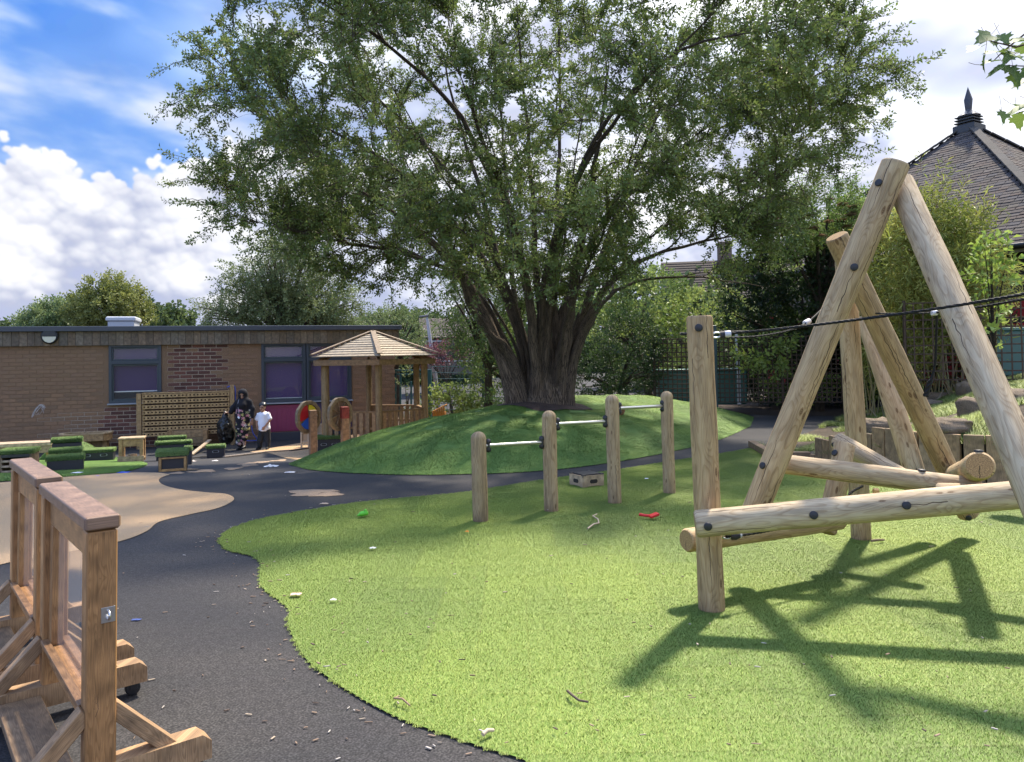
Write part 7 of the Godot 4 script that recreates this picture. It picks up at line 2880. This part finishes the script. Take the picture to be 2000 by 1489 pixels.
	for q in [[1560, 760, 17.6, 60, 32, "low leafy growth at the foot of the trellis behind the crossed logs"], [1690, 730, 16.9, 40, 60, "ferny plant at the left foot of the bamboo"], [1450, 700, 18.6, 60, 46, "leafy climber on the back of the second trellis panel"], [1320, 680, 18.8, 40, 60, "leafy climber on the back of the left trellis panel"], [1500, 690, 16.7, 62, 36, "leafy shoots hanging over the trellis beside the leaning logs"], [960, 690, 21.0, 50, 80, "leafy bush filling the gap left of the big trunk"]]:
		plant("leafy_shrub", q[5], "shrub", foot(q[0], q[2]), [bl(q[0], q[1], q[2], q[3], q[4], 0.4)], 200.0, broad, Color(0.06, 0.11, 0.025), Color(0.20, 0.27, 0.06), 0.0, "", -0.08)
	# the far line of trees that closes the view
	var line := []
	for k in 44:
		var x := lerpf(-58, 62, k / 43.0) + rng.randf_range(-1, 1)
		var hh := rng.randf_range(2.0, 3.6)
		line.append([Vector3(x, hh * 0.8 - 0.6, -66 + rng.randf_range(-4, 4)), Vector3(rng.randf_range(2.2, 3.8), hh, 2.0)])
	for k in 26:
		var x := lerpf(6, 40, k / 25.0)
		line.append([Vector3(x, 1.6, -33 + rng.randf_range(-2, 2)), Vector3(1.8, rng.randf_range(2.2, 3.4), 1.2)])
	var xf := fill(line, 6.0, 0.75, -0.5, 0.5)
	var tl := thing("treeline", "far line of trees and hedges closing the view behind everything", "trees")
	tl.set_meta("kind", "stuff")
	var fars := []
	for k in 3: fars.append(proto(sprig(12, 0.8, 0.42, 0.30, 1.0, 0.0, 0.25, false)))
	var kk := 0
	for s in split(xf, 3):
		scatter("crown", fars[kk], s, tints(s, Color(0.05, 0.085, 0.03), Color(0.12, 0.17, 0.06), 3, 0.2), tl)
		kk += 1
	house("house", "grey roofed house beyond the lamp post", at(872, 710, 46) - Vector3(0, 0.6, 0), Vector3(2.8, 2.2, 6), 0.15, Color(0.20, 0.165, 0.13), Color(0.26, 0.21, 0.18), 1.0)
	house("house", "brown roofed house seen under the right branches of the big tree", at(1375, 660, 34) - Vector3(0, 0.8, 0), Vector3(3.2, 2.4, 5), -0.2, Color(0.22, 0.16, 0.11), Color(0.10, 0.075, 0.055), 1.7)


# a sycamore bough that hangs into the picture from beyond its right edge
func bough() -> void:
	rng.seed = 170
	var z := 5.0
	var b := at(2330, -120, z + 0.5)
	var o := thing("sycamore_bough", "hanging sycamore bough with big lobed leaves at the top right", "branch", b)
	var wood := MB.new()
	wood.col = Color(0.14, 0.105, 0.07)
	var spots := []
	for br in [[[2330, -120], [2160, -10], [2060, 70], [1985, 92], [1925, 78]], [[2160, -10], [2080, 100], [2020, 130], [1972, 128]], [[2160, -10], [2110, 160], [2040, 205], [1985, 222]], [[2060, 70], [2010, 60], [1960, 100], [1940, 120]], [[2110, 160], [2050, 170], [2005, 175]]]:
		var path := []
		var rad := []
		var m: int = br.size()
		for i in m:
			path.append(at(br[i][0], br[i][1], z + 0.1 * sin(i * 1.7 + br[0][0])) - b)
			rad.append(lerpf(0.016 if br[0][0] > 2300 else 0.009, 0.0028, float(i) / (m - 1)))
		wood.tube(path, rad, 7, false)
	part("branch", wood, M.twig, o)
	# palmate outline
	var out := PackedVector2Array()
	for q in [[0.0, 0.0], [0.10, -0.10], [0.30, -0.02], [0.24, 0.10], [0.52, 0.16], [0.40, 0.28], [0.50, 0.44], [0.28, 0.42], [0.20, 0.52], [0.16, 0.78], [0.06, 0.80], [0.0, 1.0], [-0.06, 0.80], [-0.16, 0.78], [-0.20, 0.52], [-0.28, 0.42], [-0.50, 0.44], [-0.40, 0.28], [-0.52, 0.16], [-0.24, 0.10], [-0.30, -0.02], [-0.10, -0.10]]: out.append(Vector2(q[0], q[1]))
	var tr := Geometry2D.triangulate_polygon(out)
	for q in [[1924, 72, 46], [1902, 92, 40], [1945, 88, 34], [1935, 120, 36], [1921, 124, 32], [1946, 136, 34], [1942, 100, 44], [1962, 76, 34], [1985, 78, 40], [1975, 100, 34], [1990, 112, 36], [1976, 140, 40], [1985, 155, 34], [1998, 92, 34], [1996, 160, 34], [1960, 228, 30], [1985, 214, 36], [1990, 236, 34], [2000, 206, 34], [2020, 80, 40], [2040, 110, 44], [2030, 190, 44], [2060, 60, 44], [2080, 130, 48], [2100, 20, 48], [2140, 90, 50], [2010, 140, 40], [1968, 112, 30]]:
		var mb := MB.new()
		var c := Color(0.085, 0.145, 0.028).lerp(Color(0.155, 0.225, 0.055), rng.randf())
		mb.col = c
		var size: float = q[2] * z / F * 1.05
		var dn := Vector3(rng.randf_range(-0.9, 0.3), rng.randf_range(-0.7, 0.15), rng.randf_range(-0.3, 0.5)).normalized()
		var nor := (Vector3(rng.randf_range(-0.5, 0.5), 0.75, rng.randf_range(0.1, 0.9))).normalized()
		var x := dn.cross(nor).normalized()
		nor = x.cross(dn)
		var base := at(q[0], q[1], z + rng.randf_range(-0.15, 0.15)) - b - dn * size * 0.4
		for p in out:
			var fold := 0.18 * absf(p.x) - 0.22 * p.y * p.y + 0.05 * sin(p.x * 9.0)
			mb.p(base + (x * p.x + dn * p.y + nor * fold) * size, (nor - x * signf(p.x) * 0.18 + dn * p.y * 0.3).normalized(), p)
		for i in range(0, tr.size(), 3): mb.tri(tr[i], tr[i + 1], tr[i + 2])
		mb.col = Color(0.25, 0.16, 0.06)
		mb.tube([base, base - dn * size * 0.3 + Vector3(0, 0.02, 0), base - dn * size * 0.6 + Vector3(0, 0.05, 0)], [0.0016, 0.0015, 0.0018], 4, false)
		part("leaf", mb, M.leaf, o)


# ------------------------------------------------------------------ small things lying about
func litter() -> void:
	rng.seed = 180
	# wood chips and bits, too many to count
	var chip := MB.new()
	chip.box(Vector3.ZERO, Vector3(0.020, 0.004, 0.006), Basis.IDENTITY, 0.002)
	var xf := []
	var cols := []
	for i in 330:
		var q: Vector3
		var k := rng.randf()
		if k < 0.42:
			var e := lawn_poly[rng.randi() % 110]
			q = Vector3(e.x + rng.randfn(0.0, 0.10) - 0.06, 0, e.y + rng.randfn(0.0, 0.12))
		elif k < 0.74: q = gh(rng.randf_range(220, 1000), rng.randf_range(930, 1489))
		elif k < 0.92: q = gh(rng.randf_range(1000, 2000), rng.randf_range(960, 1480))
		else: q = gh(rng.randf_range(260, 620), rng.randf_range(885, 930))
		var on := Geometry2D.is_point_in_polygon(Vector2(q.x, q.z), lawn_poly)
		if q.z > -1.9: continue
		q.y = G(q.x, q.z) + (0.034 if on else 0.006)
		xf.append(Transform3D(Basis(Vector3.UP, rng.randf() * TAU).scaled(Vector3(rng.randf_range(0.25, 1.9), rng.randf_range(0.6, 1.4), rng.randf_range(0.4, 1.2))), q))
		cols.append([Color(0.22, 0.15, 0.10), Color(0.36, 0.29, 0.21), Color(0.10, 0.07, 0.05), Color(0.40, 0.36, 0.31), Color(0.26, 0.18, 0.12)][rng.randi() % 5])
	var d := scatter("debris", mesh_of([[chip, M.matt]]), xf, cols)
	meta(d, "tiny wood chips and bits strewn over the path and the lawn", "debris", "", "stuff")
	# twigs
	for q in [["pale curved twig lying on the lawn in front of the log posts", [[1148, 1042], [1160, 1034], [1170, 1030], [1168, 1022], [1158, 1018], [1166, 1012]], 0.007, Color(0.46, 0.36, 0.26)], ["thin dark twig lying on the open sunny lawn", [[1109, 1369], [1120, 1381], [1132, 1386], [1149, 1389]], 0.006, Color(0.12, 0.085, 0.06)], ["short stick lying at the edge of the lawn by the rubber path", [[770, 1384], [786, 1389], [801, 1396]], 0.005, Color(0.30, 0.20, 0.12)], ["dark stick lying under the low end of the climbing logs", [[1702, 1067], [1716, 1066], [1727, 1064]], 0.010, Color(0.16, 0.11, 0.07)], ["pale splintered stick at the lower edge of the lawn", [[943, 1455], [952, 1450], [964, 1444]], 0.009, Color(0.50, 0.40, 0.29)]]:
		var a := gh(q[1][0][0], q[1][0][1])
		var o := thing("twig", q[0], "twig", a)
		var path := []
		var rad := []
		var m: int = q[1].size()
		for i in m:
			path.append(gh(q[1][i][0], q[1][i][1]) - a + Vector3(0, 0.035 + 0.006 * sin(i * 2.0), 0))
			rad.append(q[2] * (1.0 - 0.4 * i / m))
		var mb := MB.new()
		mb.col = q[3]
		mb.tube(path, rad, 7)
		part("stick", mb, M.matt, o)
	# red toy spade
	var g := gh(1266, 1019)
	var o := thing("toy_spade", "small red plastic toy with a handle lying on the lawn", "toy", g)
	var mb := MB.new()
	mb.col = Color(0.62, 0.018, 0.022)
	var e := gh(1250, 1016) - g
	mb.tube([e + Vector3(0, 0.045, 0), e * 0.4 + Vector3(0, 0.045, 0), Vector3(0.01, 0.045, 0)], [0.014, 0.012, 0.012], 10)
	part("handle", mb, M.paint, o)
	mb = MB.new()
	mb.col = Color(0.62, 0.018, 0.022)
	mb.box(Vector3(0.05, 0.05, 0.0), Vector3(0.09, 0.025, 0.06), Basis(Vector3.UP, 0.3) * Basis(Vector3.BACK, 0.25), 0.01)
	part("blade", mb, M.paint, o)
	g = gh(711, 1014)
	o = thing("toy_frog", "small bright green toy lying on the lawn left of the log posts", "toy", g)
	var lump := body([[Vector3(-0.02, 0.045, 0), Vector3(0.02, 0.05, 0), 0.024, 0.02, Color(0.12, 0.50, 0.03)], [Vector3(0.01, 0.05, 0), Vector3(0.015, 0.078, 0.005), 0.014, 0.012, Color(0.12, 0.50, 0.03)], [Vector3(-0.03, 0.045, 0.01), Vector3(-0.05, 0.035, 0.02), 0.012, 0.010, Color(0.12, 0.50, 0.03)]], 0.006, 0.012, keep)
	part("toy_body", lump, M.paint, o)
	# papers and wrappers: crumpled sheets
	for q in [["white crumpled paper lying by the foot of the nearest wooden frame", 32, 1400, 44, 26, Color(0.74, 0.74, 0.80)], ["crumpled white tissue lying on the dark path near the mound", 530, 912, 26, 12, Color(0.78, 0.78, 0.78)], ["thin white scrap lying on the dark path beside the mound tip", 566, 924, 20, 5, Color(0.66, 0.66, 0.68)], ["tan chip of board lying on the dark path above the lawn", 633, 986, 16, 7, Color(0.50, 0.38, 0.27)], ["blue lid lying on the edge of the tan surfacing", 241, 924, 22, 5, Color(0.03, 0.10, 0.55)], ["small white wrapper lying on the sunny lawn near the curved edge", 728, 1079, 12, 6, Color(0.62, 0.62, 0.62)], ["pink wrapper lying on the lawn by its wavy edge", 578, 1171, 20, 5, Color(0.62, 0.38, 0.34)], ["small orange wrapper standing on the lawn left of the log posts", 912, 1047, 7, 9, Color(0.60, 0.22, 0.03)], ["white bottle cap lying on the mound side of the lawn", 1263, 941, 8, 5, Color(0.72, 0.72, 0.72)], ["pale scrap of paper lying behind the stacked turf blocks", 420, 901, 11, 4, Color(0.70, 0.66, 0.62)], ["purple bottle top lying on the tan surfacing", 190, 931, 6, 4, Color(0.30, 0.24, 0.55)], ["blue pen lid lying on the dark path by the nearest frame", 266, 1213, 17, 3, Color(0.05, 0.08, 0.24)], ["white leaf like scrap lying on the bright lawn near its wavy edge", 651, 1183, 12, 6, Color(0.66, 0.64, 0.56)], ["white scrap lying on the turf strip before the steps", 150, 928, 18, 4, Color(0.70, 0.72, 0.70)], ["pale stone lying beside the stacked turf topped set", 376, 902, 13, 6, Color(0.50, 0.42, 0.36)]]:
		g = gh(q[1], q[2])
		var on := Geometry2D.is_point_in_polygon(Vector2(g.x, g.z), lawn_poly) or Geometry2D.is_point_in_polygon(Vector2(g.x, g.z), left_turf)
		o = thing("litter", q[0], "litter", g)
		var s := -g.z / F
		mb = MB.new()
		mb.col = q[5]
		var nz := fnl(1.0, 2, rng.randi() % 999)
		var N := 9
		for i in N:
			for j in N:
				var u := i / (N - 1.0) - 0.5
				var v := j / (N - 1.0) - 0.5
				var h := (0.5 + 0.5 * nz.get_noise_2d(u * 3.0, v * 3.0) * 2.0) * (1.0 - absf(u) * 1.6) * (1.0 - absf(v) * 1.2)
				mb.p(Vector3(u * q[3] * s * (1.0 - 0.3 * nz.get_noise_2d(v * 4.0, 8.0)), (0.030 if on else 0.006) + clampf(h, 0.0, 1.0) * q[4] * s * 0.55, v * minf(q[4] * s * 3.0, q[3] * s * 0.7)), Vector3(nz.get_noise_2d(u * 4.0, v * 4.0 + 5.0) * 1.5, 1, nz.get_noise_2d(u * 4.0 + 9.0, v * 4.0) * 1.5).normalized())
		for i in N - 1:
			for j in N - 1:
				var k := i * N + j
				mb.tri(k, k + 1, k + N)
				mb.tri(k + 1, k + N, k + N + 1)
		part("sheet", mb, M.matt, o)
	# round log set in the mound
	var mg := bh(1205, 812, mounded)
	o = thing("log_stump", "short sawn log end lying on the mound behind the third log post", "log", mg)
	add_log(o, Vector3.ZERO, Vector3(0.05, 0.085, -0.3), Vector3(0.045, 0.085, 0.02), 0.095, Color(0.36, 0.22, 0.12))
	# pencil scribble on the nearest post
	for q in [["dark stick lying on the path beyond the tall log post", 1338, 842, 1352, 843], ["thin dark stick lying across the lawn corner of the path", 1396, 846, 1407, 847]]:
		var a := gh(q[1], q[2])
		o = thing("twig", q[0], "twig", a)
		mb = MB.new()
		mb.col = Color(0.03, 0.03, 0.032)
		mb.tube([Vector3(0, 0.05, 0), gh(q[3], q[4]) - a + Vector3(0, 0.05, 0)], [0.02, 0.015], 6)
		part("stick", mb, M.matt, o)


func _ready() -> void:
	var cam := Camera3D.new()
	cam.name = "camera"
	cam.projection = Camera3D.PROJECTION_FRUSTUM
	cam.near = 0.1
	cam.far = 2500.0
	cam.size = 0.1 * 1489.0 / F
	cam.frustum_offset = Vector2(0, 0.1 * (YPP - 744.5) / F)
	cam.transform = Transform3D(cam_basis, cam_pos)
	add_child(cam)
	cam.current = true
	var env := Environment.new()
	env.background_mode = Environment.BG_SKY
	var sky := Sky.new()
	var pano := PanoramaSkyMaterial.new()
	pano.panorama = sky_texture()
	pano.energy_multiplier = 2.85
	sky.sky_material = pano
	env.sky = sky
	env.tonemap_mode = Environment.TONE_MAPPER_LINEAR
	env.tonemap_exposure = 2.95
	env.sdfgi_enabled = true
	env.ssao_enabled = true
	env.ssil_enabled = true
	var we := WorldEnvironment.new()
	we.name = "environment"
	we.environment = env
	add_child(we)
	var sun := DirectionalLight3D.new()
	sun.name = "sun"
	sun.light_energy = 0.9
	sun.light_color = Color(1.0, 0.95, 0.87)
	sun.light_angular_distance = 3.2
	sun.shadow_enabled = true
	var to_sun := Vector3(0.351, 1.0, -0.581).normalized()
	sun.transform = Transform3D(Basis.looking_at(-to_sun, Vector3.UP), Vector3(0, 20, 0))
	add_child(sun)

	make_materials()
	var t0 := Time.get_ticks_msec()
	ground()
	print("ground ", Time.get_ticks_msec() - t0)
	building()
	shelter()
	pavilion()
	fences()
	bank_things()
	print("built ", Time.get_ticks_msec() - t0)
	big_tree()
	planting()
	bough()
	print("plants ", Time.get_ticks_msec() - t0)
	climbing_frame()
	turn_bars()
	frames()
	peg_panel()
	yard_props()
	wheels()
	people()
	litter()
	print("all ", Time.get_ticks_msec() - t0)
